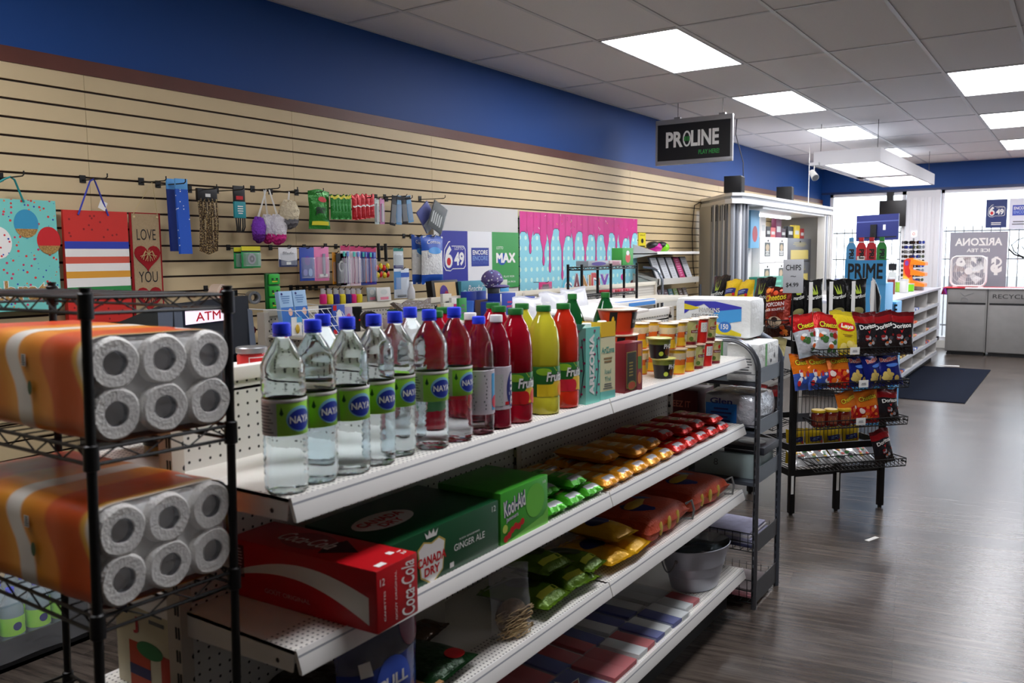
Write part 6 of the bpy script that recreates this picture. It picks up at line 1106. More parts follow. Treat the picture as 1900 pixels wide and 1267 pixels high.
bx = [((928, 544, 959, 569), 'blue carton with red script, largest of the row behind the green caps'), ((915, 560, 930, 580), 'blue carton with white stripe left of the largest blue one'), ((965, 551, 995, 572), 'blue and white carton right of the largest blue one'), ((992, 556, 1022, 566), 'flat blue carton at the right end of the row'), ((1026, 563, 1046, 590), 'red and orange striped carton beyond the blue row')]
for px, l in bx: standing('blue_carton' if 'blue' in l else 'striped_carton', l, 'carton', px, -3.14, .1, (36, 66, 170) if 'blue' in l else (206, 110, 50), lambda k, f, w, h: k.patch(f, 0, 0, w*.08, h, PAPERW, .001).lines(f, w*.55, h*.5, w*.4, h*.4, 2, col((196, 60, 110), .4), .0014).patch(f, w*.9, 0, w, h, PAPERW, .001), z=US+.002)
for i, (px, l) in enumerate((((1040, 572, 1062, 592), 'white and navy printed packet left of the small black rack'), ((1085, 584, 1112, 600), 'red packet beyond the soda bottles'))): standing('food_packet', l, 'packet', px, -3.13, .08, [(190, 190, 210), (180, 40, 40)][i], z=US+.002)
# small black wire rack on the shelf
sx0, sx1, sy0, sy1 = -3.26, -3.14, 5.60, 6.55
t = T('small_wire_rack', 'small black wire rack standing before the candy poster', 'wire rack', (-3.27, (sy0+sy1)/2, US))
for z in (1.235, 1.452): wire_shelf(t, sx0, sy0, sx1, sy1, z, pitch=.05, drop=.02, r=.004, zig=.06)
for x in (sx0, sx1):
    for y in (sy0, (sy0+sy1)/2, sy1): MB().cyl((x, y, US), (x, y, 1.475), .011, BLACKM, 10).o('post', t, world=True)
for i in range(9): simple('candy_bag', 'pink and red sweet bag, %s along the lower tier of the small black rack' % (ORD3+['ninth'])[i], 'sweet bag', (-3.25, 6.08+.05*i, 1.2415), (-3.15, 6.12+.05*i, 1.262), col([(196, 40, 60), (206, 120, 130), (150, 30, 40)][i % 3], .4), .003)
simple('purple_tray', 'clear tray with purple label on top of the small black rack, left', 'tray', (-3.26, 5.72, 1.4585), (-3.15, 6.06, 1.50), mat('clear_tray', (170, 170, 176), .2, alpha=.7), .004, deco=lambda k, a, c: k.disc(frame((c.x, 0, 0), (0, 1, 0), (0, 0, 1)), 0, .018, .12, .014, col((70, 40, 130), .4), .001))
simple('card_carton', 'pale printed tray on top of the small black rack, middle', 'tray', (-3.26, 6.08, 1.4585), (-3.15, 6.28, 1.50), col((196, 180, 180), .5), .003, deco=lambda k, a, c: k.lines(frame((c.x, -.1, 0), (0, 1, 0), (0, 0, 1)), .1, .02, .16, .03, 3, col((160, 50, 90), .5), .001))
simple('green_toy_box', 'green box with plain printed face on top of the small black rack', 'box', (-3.25, 6.30, 1.4585), (-3.15, 6.50, 1.60), col((66, 160, 70), .45), .002, deco=lambda k, a, c: (lambda f: k.disc(f, .1, .06, .045, .04, col((206, 70, 60), .4), .001).disc(f, .095, .1, .03, .02, PAPERW, .0016))(frame((c.x, a.y, 0), (0, 1, 0), (0, 0, 1))))

# ================================================================ magazine and book shelving before the kiosk
t = T('magazine_shelving', 'grey tubular shelving with magazines and books left of the kiosk', 'shelving unit', (-3.3, 7.95, 0)); my0, my1 = 7.66, 8.70
mg = mat('shelf_grey', (186, 182, 172), .45); 
MB().cyl((-3.42, my1, 0), (-3.42, my1, 1.22), .014, GT, 10).o('upright', t, world=True)
for y in (my0,): MB().tube([(-3.40, y, 0), (-3.40, y, 1.30), (-3.44, y, 1.38), (-3.50, y, 1.41), (-3.6, y, 1.42)], .014, GT, 10).o('upright', t, world=True)
def sloped(z, d, name='shelf'): MB().hexa([(-3.755, my0, z+.10), (-3.755, my1, z+.10), (-3.755, my1, z+.106), (-3.755, my0, z+.106), (-3.44, my0, z), (-3.44, my1, z), (-3.44, my1, z+.006), (-3.44, my0, z+.006)], mg).box((-3.445, my0, z-.01), (-3.435, my1, z+.05), mg).hexa([(-3.755, my0, z-.05), (-3.435, my0, z-.02), (-3.435, my0+.006, z-.02), (-3.755, my0+.006, z-.05), (-3.755, my0, z+.11), (-3.435, my0, z+.05), (-3.435, my0+.006, z+.05), (-3.755, my0+.006, z+.11)], mg).o(name, t, world=True)
sloped(1.255, 1); sloped(1.03, 1); sloped(.7, 1)
MB().hexa([(-3.755, my0+.0, 1.50), (-3.46, my0, 1.545), (-3.46, my0+.01, 1.545), (-3.755, my0+.01, 1.50), (-3.755, my0, 1.66), (-3.46, my0, 1.565), (-3.46, my0+.01, 1.565), (-3.755, my0+.01, 1.66)], SHELFW).box((-3.755, my0, 1.545), (-3.46, my1+.05, 1.556), SHELFW).box((-3.46, my0, 1.545), (-3.452, my1+.05, 1.572), SHELFW).o('top_shelf', t, world=True)
for i in range(5):
    y = my0+.04+.19*i; dk_ = i != 3; t2 = T('magazine', ['pale fronted magazine at the near end of the rack', 'pale fronted magazine second in the rack', 'pale fronted magazine third in the rack', 'magenta patterned magazine in the rack', 'pale fronted magazine at the far end of the rack'][i], 'magazine', (-3.47, y+.09, 1.268)); t2.rotation_euler = (0, R_(-22), 0)
    k = MB().box((-.012, -.085, 0), (0, .085, .27), mat('folder_black', (24, 26, 32), .5), .001); f = frame((0, -.085, 0), (0, 1, 0), (0, 0, 1)); k.patch(f, .022, .004, .165, .26, mat('page_grey', (176, 178, 182), .5) if dk_ else col((160, 40, 90), .5), .001).lines(f, .09, .15, .1, .2, 8, mat('faint_print', (160, 162, 166), .6) if dk_ else col((206, 140, 170), .5), .0016); k.o('cover', t2)
for i in range(7):
    c = [(206, 204, 206), (70, 54, 60), (84, 60, 66), (70, 110, 116), (120, 140, 80), (90, 70, 60), (120, 110, 104)][i]; t2 = T('book', '%s book, %s from the near end of the lower magazine shelf' % (['white', 'dark plum', 'dark brown', 'teal', 'olive green', 'brown', 'grey brown'][i], ORD3[i]), 'book', (-3.47, my0+.09+.125*i, 1.045)); t2.rotation_euler = (0, R_(-20), 0)
    MB().box((-.02, -.05, 0), (0, .05, .155), col(c, .5), .001).lines(frame((0, -.05, 0), (0, 1, 0), (0, 0, 1)), .05, .08, .06, .1, 4, mat('faint_print', (160, 162, 166), .6), .001).o('cover', t2)
for i, (x, c, l) in enumerate(((1218, (190, 30, 140), 'magenta ball with black top on the white corner shelf'), (1238, (120, 200, 30), 'lime green ball with black top on the white corner shelf'))):
    p = onX(x+6*(i == 0), 445, -3.55); t = T('toy_ball', l, 'ball', (-3.6, p.y, 1.557+.055)); MB().blob((0, 0, 0), (.07, .07+.02*(i == 0), .055), col(c, .15), 20, 14).o('ball_shell', t); MB().blob((-.012, -.014, .018), (.068, .078+.02*(i == 0), .046), BLACK, 16, 8).o('dark_cover', t)
simple('wire_bits', 'white coiled strip on the white corner shelf', 'strip', (-3.70, 8.3, 1.557), (-3.52, 8.6, 1.57), PAPERW, .004)
# ================================================================ kiosk
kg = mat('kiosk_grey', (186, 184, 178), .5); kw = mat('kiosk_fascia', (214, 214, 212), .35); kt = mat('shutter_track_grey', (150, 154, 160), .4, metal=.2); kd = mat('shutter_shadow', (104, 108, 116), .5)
KX, KY0, KY1, KZ = -3.0, 8.75, 12.55, 2.18
t = T('service_kiosk', 'grey service kiosk with curved white canopy and roll shutter tracks against the wall', 'kiosk', (-3.4, 10.6, 0))
pts = [(XL+.03, 9.52), (XL+.2, 9.34), (KX-.2, KY0+.06), (KX-.09, KY0-.03), (KX+.0, KY0+.06), (KX+.02, KY0+.3), (KX+.02, KY1), (XL+.03, KY1)]
fr0 = lambda x, y, h=0: Vector((x, y, KZ+h)); MB().poly(fr0, pts, kw, 0, .03).poly(lambda x, y, h=0: Vector((x-.02 if x > -3.3 else x, y+.02, KZ-.03+h)), pts, kt, 0, .03).poly(fr0, pts, kw, -.06, .05).o('canopy_top', t, world=True)
SA = Vector((XL+.04, 9.46, 0)); SD = Vector((KX-.13, KY0+.04, 0))-SA; SL = SD.length; sf = frame(SA, SD, (0, 0, 1)); MB().obox(sf, 0, 0, SL*.34, KZ-.1, -.04, 0, kg).o('side_panel', t, world=True)
nb_ = 9; rr_ = MB()
for i in range(nb_):
    x = SL*(.34+.66*i/nb_); x2 = x+SL*.66/nb_
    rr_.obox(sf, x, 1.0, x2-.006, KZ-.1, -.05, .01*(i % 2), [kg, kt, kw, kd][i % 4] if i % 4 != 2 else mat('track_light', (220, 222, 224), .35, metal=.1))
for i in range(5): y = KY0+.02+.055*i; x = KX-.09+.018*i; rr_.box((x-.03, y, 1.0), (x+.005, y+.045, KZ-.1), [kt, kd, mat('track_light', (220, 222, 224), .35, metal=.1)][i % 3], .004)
for i in range(4): rr_.obox(sf, SL*.45+.12*i, KZ-.28, SL*.45+.008+.12*i, KZ-.12, .011, .016, INK)
rr_.o('shutter_tracks', t, world=True)
MB().poly(lambda x, y, h=0: Vector((x, y, 1.02+h)), [(XL+.04, 9.5), (KX-.12, KY0+.08), (KX, KY0+.2), (KX, KY1), (XL+.04, KY1)], kg, 0, 1.02).o('counter_base', t, world=True)
k = MB(); 
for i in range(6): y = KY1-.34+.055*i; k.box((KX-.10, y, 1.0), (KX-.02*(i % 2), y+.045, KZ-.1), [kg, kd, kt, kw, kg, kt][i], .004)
k.box((XL+.04, KY1-.02, 0), (KX, KY1+.02, KZ-.08), kg); k.o('far_side_panel', t, world=True)
MB().box((XL+.04, 9.5, KZ-.14), (KX-.01, KY1-.1, KZ-.10), kw).o('canopy_soffit', t, world=True)
t = T('under_canopy_light', 'slim white lamp under the kiosk canopy near its far end', 'light', (-3.3, 11.7, KZ-.15)); MB().box((-3.5, 9.75, KZ-.165), (-3.44, 12.1, KZ-.141), mat('tube_light', (240, 245, 255), .5, emit=9)).o('tube', t, world=True)
for i, (px, l, Y) in enumerate(((1354, 'larger black loudspeaker box on the kiosk top, near end', 8.86), (1458, 'smaller looking black loudspeaker box on the kiosk top, far end', 10.7))):
    t = T('loudspeaker', l, 'loudspeaker', (-3.12, Y, KZ+.002), rz=R_(8)); cb_ = MB().box((-.09, -.09, 0), (.09, .09, .175), BLACK, .004).o('cabinet', t); MB().box((.09, -.08, .01), (.094, .08, .165), mat('speaker_cloth', (30, 30, 32), .9)).o('grille', cb_)
for x, Y in ((-2.9, 8.6), (-3.06, 9.9)): pass
t = T('ceiling_cable', 'thin cable hanging from the ceiling to the kiosk top behind the sign', 'cable', (-3.1, 8.9, KZ)); MB().tube([(-3.05, 8.95, KZ), (-3.04, 8.9, 2.5), (-3.12, 8.88, 2.8), (-3.1, 8.85, ZC-.006)], .005, INK, 6).o('cable', t, world=True)
t = T('ceiling_cable', 'pale thin cable hanging from the ceiling to the kiosk canopy far end', 'cable', (-3.02, 11.4, KZ)); MB().tube([(-3.02, 11.4, KZ), (-3.02, 11.4, ZC-.006)], .004, WHITE, 6).o('cable', t, world=True)
t = T('wall_cable', 'thin black cable running down the slatwall beside the kiosk', 'cable', (XL+.03, 8.6, 1)); MB().tube([(-3.72, 9.44, KZ-.04), (-3.745, 9.32, 2.1), (-3.745, 9.26, 1.8), (-3.745, 9.3, 1.4), (-3.745, 9.38, 1.2)], .005, INK, 6).o('cable', t, world=True)
# tobacco cupboards behind the kiosk counter
cb = mat('cupboard_white', (226, 224, 222), .4); cgk = mat('cupboard_grey', (92, 94, 98), .3)
def door(name, lab, y0, y1, m, deco): 
    t = T(name, lab, 'cupboard', (-3.22, (y0+y1)/2, 1.021)); MB().box((-3.55, y0, 1.021), (-3.22, y1, 1.74), m, .002).o('cabinet_body', t, world=True)
    for z0, z1 in ((1.10, 1.42), (1.43, 1.735)): k = MB().box((-3.22, y0+.008, z0), (-3.208, y1-.008, z1), m, .002); deco(k, wf(-3.208, y0, z0), y1-y0, z1-z0); dd = k.o('flap_door', t, world=True); subpart(MB().cyl((-3.208, (y0+y1)/2, z1-.04), (-3.20, (y0+y1)/2, z1-.04), .012, INK, 8), 'lock', dd, t)
KD = [onX(px, 480, -3.21).y for px in (1409, 1438, 1461, 1504)]
def dw(k, f, w, h): k.patch(f, w*.3, h*.25, w*.66, h*.8, col((60, 70, 66), .4), .001).disc(f, w*.48, h*.6, w*.12, h*.14, col((170, 150, 120), .4), .0015, 12).lines(f, w*.48, h*.38, w*.3, h*.2, 3, PAPERW, .0015)
def dg2(k, f, w, h): k.patch(f, w*.12, h*.1, w*.88, h*.5, col((176, 160, 90), .4), .001).lines(f, w*.5, h*.75, w*.6, h*.2, 3, col((150, 140, 90), .4), .001)
door('tobacco_cupboard', 'white cupboard with two flap doors and picture panels, left one', KD[0], KD[1]-.004, cb, dw); door('tobacco_cupboard', 'white cupboard with two flap doors and picture panels, right one', KD[1], KD[2]-.004, cb, dw); door('tobacco_cupboard', 'grey fronted cupboard with yellow stacked packs behind the chips sign', KD[2], KD[3], cgk, dg2)
simple('white_side_shelf', 'white shelf frame left of the white cupboards', 'shelf', (-3.6, 9.62, 1.025), (-3.30, KD[0]-.01, 1.60), cb, .004)
standing('blue_stand', 'light blue display card stand at the left of the kiosk opening', 'stand', (1393, 385, 1409, 442), -3.2, .1, (110, 170, 206), lambda k, f, w, h: k.disc(f, w*.5, h*.35, w*.3, h*.2, col((160, 40, 50), .4), .001), z=1.605)
its = [(1412, 402, 1421, 428, (226, 220, 214)), (1422, 420, 1430, 436, (30, 30, 34)), (1430, 422, 1439, 438, (200, 90, 90)), (1440, 406, 1450, 436, (110, 30, 70)), (1450, 424, 1458, 438, (60, 40, 50)), (1462, 420, 1472, 438, (24, 26, 30)), (1474, 418, 1484, 438, (226, 200, 60)), (1485, 424, 1492, 438, (170, 60, 60))]
for i, (a, b_, c_, d_, cc) in enumerate(its): standing('counter_item', '%s small boxed item, %s along the top of the white cupboards' % (['cream', 'black', 'salmon', 'purple', 'plum', 'charcoal', 'yellow', 'dull red'][i], ORD3[i]), 'small item', (a, b_, c_, d_), -3.28, .06, cc, lambda k, f, w, h: k.patch(f, w*.15, h*.3, w*.85, h*.6, mat('label_grey', (190, 194, 190), .5), .001), z=1.7405)
standing('red_notice', 'red and white card on the slatwall inside the kiosk', 'notice', (1457, 400, 1469, 420), XL+.03, .008, (206, 40, 44), lambda k, f, w, h: k.patch(f, 0, h*.6, w, h*.8, PAPERW, .001))
standing('green_ledge_box', 'green patterned box lying in front of the white cupboards', 'box', (1421, 513, 1453, 524), -3.06, .2, (40, 120, 100), lambda k, f, w, h: k.lines(f, w*.5, h*.5, w*.9, h*.8, 3, col((90, 180, 150), .4), .001), z=1.022)

# ================================================================ crisp bags rack
CO = Vector((-1.373, 4.975, 0)); CU = Vector((.6725, .740, 0)); CN = Vector((.740, -.6725, 0)); THR, THL = R_(47.7), R_(-42.3)
def cr(a, b, z): return CO+CU*a+CN*b+Vector((0, 0, z))
t = T('crisp_rack', 'black wire crisp rack on square legs beside the aisle', 'display rack', tuple(cr(.3, -.4, 0)))
LL = .62; DD = .95
for a, b in ((0, 0), (.304, 0), (.608, 0), (0, -DD), (.304, -DD), (.608, -DD), (0, -DD/2)):
    p = cr(a, b, 0); q = 1.04 if (a, b) != (.304, 0) else .30
    k = MB(); k.X = Matrix.Translation(p) @ Matrix.Rotation(THR, 4, 'Z'); k.box((-.016, -.016, .012), (.016, .016, q), BLACKM, .002); 
    if b == 0 and a < .5: k.box((-.012, -.018, .13), (.004, -.016, .24), PAPERW)
    k.cyl((0, 0, 0), (0, 0, .012), .012, BLACK, 10); k.o('leg', t, world=True)
def bar(k, p, q, r=.0045, m=BLACKM): k.tube([p, q], r, m, 6)
k = MB()
for z in (.25, .40, 1.02):
    for A, B in (((0, 0), (.608, 0)), ((.608, 0), (.608, -DD)), ((.608, -DD), (0, -DD)), ((0, -DD), (0, 0))):
        p, q = cr(*A, z), cr(*B, z); fr_ = frame(p, q-p, (0, 0, 1)); MB().obox(fr_, 0, -.02, (q-p).length, .02, -.006, .006, BLACKM).o('frame_rail', t, world=True)
k = MB(); [bar(k, cr(.608*i/20, 0, .262), cr(.608*i/20, -DD, .262), .0025) for i in range(21)]; [bar(k, cr(0, -DD*i/4, .262), cr(.608, -DD*i/4, .262), .003) for i in range(5)]; k.o('bottom_grid', t, world=True)
def basket(z, a0, a1, b0, b1, h=.045, left=False, low=0):
    k = MB(); n = int((a1-a0)/.026)
    P = (lambda a, b, zz: cr(-b, -a, zz)) if left else cr
    for i in range(n+1): a = a0+(a1-a0)*i/n; k.tube([P(a, b0, z+low), P(a, b1, z-h), P(a, b1+.004, z)], .0022, BLACKM, 5)
    for b, zz in ((b1+.004, z), (b1, z-h), (b0, z+low), ((b0+b1)/2, z-h/2+low/2)): k.tube([P(a0, b, zz), P(a1, b, zz)], .0034, BLACKM, 6)
    for a in (a0, a1): k.tube([P(a, b0, z), P(a, b1+.004, z)], .0034, BLACKM, 6)
    k.tube([P(a1, b1, z-h*.5), P(a1+.01, b1-.02, z-h*.5), P(a1, b1-.04, z-h*.5)], .006, BLACKM, 8)
    k.o('wire_basket', t, world=True)
BZ = (1.0, .805, .585, .335)
for z in BZ: basket(z, .06, .66, .0, .15)
basket(1.18, .0, .66, -.14, -.02, .03)
for z in (1.16, .86, .56): basket(z, .0, DD, .0, .13, left=True)
k = MB(); 
for z in (.99, .78, .58): fr_ = frame(cr(0, .005, z-.02), CU, (0, 0, 1)); MB().obox(fr_, .012, 0, .10, .05, -.002, .002, mat('bracket_grey', (70, 72, 76), .5)).o('bracket_plate', t, world=True)
k = MB()
for i in range(25): bar(k, cr(.608*i/24, -.03, .42), cr(.608*i/24, -.03, 1.02), .002)
for z in (.5, .6, .7, .8, .9): bar(k, cr(0, -.03, z), cr(.608, -.03, z), .002)
k.o('back_grid', t, world=True)
for a, z, l in ((.235, .978, 'price card'), (.30, .785, 'price card'), (.29, .565, 'price card')):
    fr_ = frame(cr(a+.02, .158, z-.012), CU, (0, 0, 1)); MB().obox(fr_, 0, 0, .062, .042, -.001, .001, PAPERW).lines(fr_, .031, .02, .04, .016, 2, GREYT, .002).o('price_card', t, world=True)
# bags
F_ = {}
def chip(style, lab, pos, rz, w=.17, h=.24, d=.07, lean=-12, group=None):
    key = (style, w, h)
    ro_ = R_(random.Random(lab).uniform(-10, 10)) if style != 'smart' else R_(random.Random(lab).uniform(-3, 3))
    if key in F_: return dup(F_[key], lab, tuple(pos), rz, rx=R_(lean), ry=ro_)
    t = T('crisp_bag' if 'popcorn' not in lab else 'popcorn_bag', lab, 'crisp bag', tuple(pos), rz=rz, rx=R_(lean), ry=ro_); k = MB(); base, dec = STY[style]; f = k.bag(w, h, d, base if callable(base) else foil(base), foil(base(0, .9) if 0 else (150, 150, 156)) if style != 'smart' else foil((190, 190, 192)), seed=len(F_), nu=12, nv=18); dec(k, f, w, h); k.o('film', t); F_[key] = t; return t
def split(*st): 
    ms = [(v, foil(c)) for v, c in st]
    def g(u, v):
        for a, m in ms:
            if v < a: return m
        return ms[-1][1]
    return g
def outlined(k, f, s, x, y, w, h, c1, c2, rot=0, shear=0): k.text(f, s, x, y, w*1.04, h*1.1, c2, .0008, .09, shear, rot).text(f, s, x, y, w, h, c1, .0016, .02, shear, rot)
YT = col((236, 206, 40), .35)
def blobs(k, f, w, h, cols, n, x0, x1, y0, y1, r, seed=1, lift=.001):
    q = random.Random(seed)
    for i in range(n): k.disc(f, w*q.uniform(x0, x1), h*q.uniform(y0, y1), r*q.uniform(.6, 1.2), r*q.uniform(.5, 1), col(q.choice(cols), .4), lift+.00015*(i % 5), 10)
STY = {
 'cheetos_red': (split((.12, (190, 200, 206)), (.62, (206, 210, 216)), (.92, (196, 30, 30)), (1, (150, 24, 24))), lambda k, f, w, h: (blobs(k, f, w, h, [(206, 90, 30), (150, 30, 24), (226, 226, 226), (60, 100, 50)], 16, -.3, .34, .12, .5, w*.1), outlined(k, f, 'Cheetos', w*.04, h*.72, w*.72, h*.13, YT, INK, .1), k.text(f, 'PUFFS', w*.18, h*.58, w*.3, h*.05, RED, .002, .02))),
 'cheetos_orange': (split((.45, (70, 100, 190)), (.92, (232, 120, 24)), (1, (200, 90, 20))), lambda k, f, w, h: (blobs(k, f, w, h, [(50, 90, 190), (226, 226, 230), (226, 110, 30), (190, 40, 40)], 20, -.36, .36, .1, .48, w*.1, 5), outlined(k, f, 'Cheetos', 0, h*.76, w*.74, h*.14, YT, INK, .1))),
 'cheetos_flame': (split((.5, (196, 26, 26)), (.92, (226, 120, 30)), (1, (200, 90, 20))), lambda k, f, w, h: (blobs(k, f, w, h, [(206, 40, 30), (230, 210, 200), (226, 110, 30)], 18, -.34, .34, .1, .5, w*.1, 9), outlined(k, f, 'Cheetos', 0, h*.76, w*.74, h*.14, YT, INK, .1))),
 'lays': (split((.9, (236, 210, 40)), (1, (200, 180, 40))), lambda k, f, w, h: (k.disc(f, 0, h*.62, w*.32, h*.1, RED, .001).disc(f, 0, h*.6, w*.24, h*.035, YT, .0011), k.text(f, 'Lays', 0, h*.62, w*.48, h*.12, PAPERW, .0022, .02, .15), k.lines(f, 0, h*.42, w*.4, h*.07, 2, col((150, 110, 30), .5), .001), blobs(k, f, w, h, [(236, 216, 120), (226, 196, 90)], 6, -.3, .3, .08, .25, w*.14, 3))),
 'doritos': (split((.3, (40, 30, 30)), (.75, (34, 30, 34)), (.9, (150, 20, 26)), (1, (90, 14, 18))), lambda k, f, w, h: (blobs(k, f, w, h, [(196, 90, 30), (130, 24, 24), (60, 60, 66), (170, 170, 176)], 12, -.36, .36, .1, .42, w*.08, 2), outlined(k, f, 'Doritos', 0, h*.64, w*.72, h*.11, PAPERW, INK, .12), k.poly(f, [(-w*.06, h*.54), (0, h*.46), (w*.1, h*.6), (w*.02, h*.52)], RED, .001))),
 'ruffles': (split((.9, (24, 34, 120)), (1, (20, 28, 90))), lambda k, f, w, h: (outlined(k, f, 'Ruffles', 0, h*.74, w*.7, h*.12, RED, PAPERW, .1), blobs(k, f, w, h, [(226, 200, 110), (206, 176, 90)], 10, -.25, .32, .14, .42, w*.13, 4), k.disc(f, w*.1, h*.57, w*.26, h*.05, col((80, 130, 220), .4), .001))),
 'smart': (split((.5, (26, 26, 26)), (1, (22, 22, 22))), lambda k, f, w, h: (k.text(f, 'Smartfood', 0, h*.56, w*.78, h*.1, PAPERW, .002, .01, .3, .08), [k.poly(f, [(x*w, h*.62), (x*w+w*.1, h*.64), (x*w*2.2, h*.88)], col((150, 170, 50), .5), .0014) for x in (-.1, -.03, .05)], k.disc(f, 0, h*.17, w*.3, h*.11, col((186, 180, 120), .5), .001))),
 'kettle': (split((1.1, (232, 196, 36)),), lambda k, f, w, h: (k.patch(f, -w*.34, h*.62, w*.34, h*.76, NAVY, .001, 8), k.lines(f, 0, h*.69, w*.5, h*.08, 2, col((150, 180, 220), .4), .0016), blobs(k, f, w, h, [(214, 150, 30), (236, 216, 90)], 8, -.3, .3, .15, .5, w*.13, 6), k.disc(f, w*.3, h*.6, w*.06, h*.04, RED, .0016))),
 'popcorn': (split((.2, (60, 20, 14)), (.9, (150, 40, 20)), (1, (70, 26, 18))), lambda k, f, w, h: (blobs(k, f, w, h, [(206, 70, 20), (120, 24, 14), (230, 130, 50)], 26, -.36, .36, .05, .95, w*.09, 8), outlined(k, f, 'Cheetos', -w*.02, h*.78, w*.8, h*.13, YT, INK, .12), outlined(k, f, 'POPCORN', 0, h*.64, w*.7, h*.08, PAPERW, RED, .1), outlined(k, f, 'MAÏS SOUFFLÉ', 0, h*.54, w*.78, h*.06, PAPERW, RED, .1), k.disc(f, w*.04, h*.3, w*.26, h*.1, col((226, 200, 170), .5), .002), k.disc(f, w*.04, h*.34, w*.12, h*.05, col((60, 24, 16), .5), .0026))),
 'vickie': (split((.55, (34, 50, 130)), (1, (226, 214, 150))), lambda k, f, w, h: (k.text(f, 'Ms V', 0, h*.75, w*.6, h*.16, NAVY, .002, .01, .3), k.lines(f, 0, h*.3, w*.7, h*.28, 4, mat('label_grey', (190, 194, 190), .5), .0014))),
}
def onface(a, b, z, left=False): return cr(-b, -a, z) if left else cr(a, b, z)
zr = BZ[0]-.045
row1 = [('cheetos_red', .07, 'leftmost on the top basket, half covered'), ('cheetos_red', .15, 'second on the top basket'), ('lays', .29, 'yellow one in the middle of the top basket'), ('doritos', .43, 'black and red, fourth on the top basket'), ('doritos', .555, 'black and red, fifth on the top basket'), ('doritos', .64, 'black and red at the right end of the top basket')]
nm = {'cheetos_red': 'red and white', 'cheetos_orange': 'orange and blue', 'cheetos_flame': 'orange and red', 'lays': 'plain bright', 'doritos': 'glossy', 'ruffles': 'dark blue', 'smart': 'black popcorn', 'kettle': 'yellow', 'popcorn': 'red brown', 'vickie': 'cream and navy'}
for i, (s, a, l) in enumerate(row1): chip(s, '%s crisp bag, %s' % (nm[s], l), onface(a, .075+.004*(i % 2)-.012*(i == 0), zr), THR+R_([6, -3, 0, 4, -4, -14][i]), w=.17 if s != 'lays' else .185, h=.25 if s != 'lays' else .26, d=.065, lean=-14)
row2 = [('cheetos_orange', .03, 'leftmost on the second basket', 18), ('cheetos_orange', .13, 'wide one on the second basket', 8), ('cheetos_flame', .25, 'third on the second basket', -4), ('ruffles', .38, 'left of the three on the second basket', 6), ('ruffles', .50, 'middle of the three on the second basket', 22), ('ruffles', .60, 'right of the three on the second basket', -2)]
for i, (s, a, l, q) in enumerate(row2): chip(s, '%s crisp bag, %s' % (nm[s], l), onface(a, .07, BZ[1]-.045), THR+R_(q), w=.17, h=.212, d=.065, lean=-15)
for i, (s, a, l, q) in enumerate((('cheetos_flame', .34, 'left one on the third basket', 14), ('cheetos_flame', .46, 'right one on the third basket', -4), ('doritos', .60, 'on the third basket at the right end', 4))): chip(s, '%s crisp bag, %s' % (nm[s], l), onface(a, .07, BZ[2]-.045), THR+R_(q), w=.16, h=.20, d=.06, lean=-12)
chip('doritos', 'glossy black and red crisp bag alone at the right end of the lowest basket', onface(.585, .07, BZ[3]-.045), THR+R_(8), w=.15, h=.205, d=.06, lean=-12)
for i in range(3):
    p = onface(.11+.085*i, .085, BZ[2]-.042); t = T('salsa_jar', 'salsa jar with yellow lid, %s of three on the third basket' % ('left', 'middle', 'right')[i], 'jar', tuple(p)); MB().lathe([(.034, 0), (.04, .006), (.04, .075), (.034, .085)], mat('salsa_red', (90, 20, 14), .12, coat=.5), (0, 0, 0), 24).o('jar_body', t); MB().lathe([(.037, .085), (.039, .086), (.039, .098), (.037, .1), (0, .1)], col((206, 170, 40), .3), (0, 0, 0), 24).o('lid', t)
    MB().patch(drum(0, 0, 0, .0405, R_(-60)), -.028, .018, .028, .066, col((120, 60, 40), .5), .0003, 8).lines(drum(0, 0, 0, .0405, R_(-60)), 0, .042, .04, .03, 3, yel, .0008).o('label', t)
for i in range(6):
    p = onface(.06+.09*i, .02, BZ[3]-.04); t = T('small_food_packet', 'white and red small packet, %s in the lowest basket' % ORD3[i], 'packet', tuple(p), rz=THR+R_(5*(i % 3)-5), rx=R_(-58)); k = MB(); f = k.bag(.1, .15, .03, foil((206, 206, 206)), seed=i); blobs(k, f, .1, .15, [(40, 120, 50), (200, 60, 40), (30, 30, 40), (226, 180, 60)], 7, -.3, .3, .2, .8, .014, i); k.o('film', t)
for i in range(4): chip('kettle', 'dim yellow crisp bag, %s lying inside the rack above the bottom grid' % ORD3[i], onface(.12+.13*i, -.16, .266), THR, w=.13, h=.21, d=.06, lean=-6)
# top tier, right face: black popcorn bags turned at angles
for i, (a, q, l) in enumerate(((.06, 12, 'leftmost along the top of the rack'), (.17, 4, 'second along the top of the rack'), (.33, 6, 'third along the top of the rack'), (.46, 0, 'fourth along the top of the rack'), (.60, 40, 'at the right end showing its white back'))):
    chip('smart', 'black popcorn bag %s' % l, onface(a, -.09, 1.155), THR+R_(q if i < 4 else 60), w=.15, h=.235, d=.07, lean=-4)
for i, a in enumerate((.115, .25, .40, .53)):  # strips stand in for the white sides of the popcorn bags
    p = onface(a, -.03, 1.158); t = T('white_bag_side', 'white upright strip standing in for a black popcorn bag side, %s' % ORD3[i], 'card', tuple(p), rz=THR); MB().box((-.012, -.001, 0), (.012, .001, .22), PAPERW).o('side_strip', t)
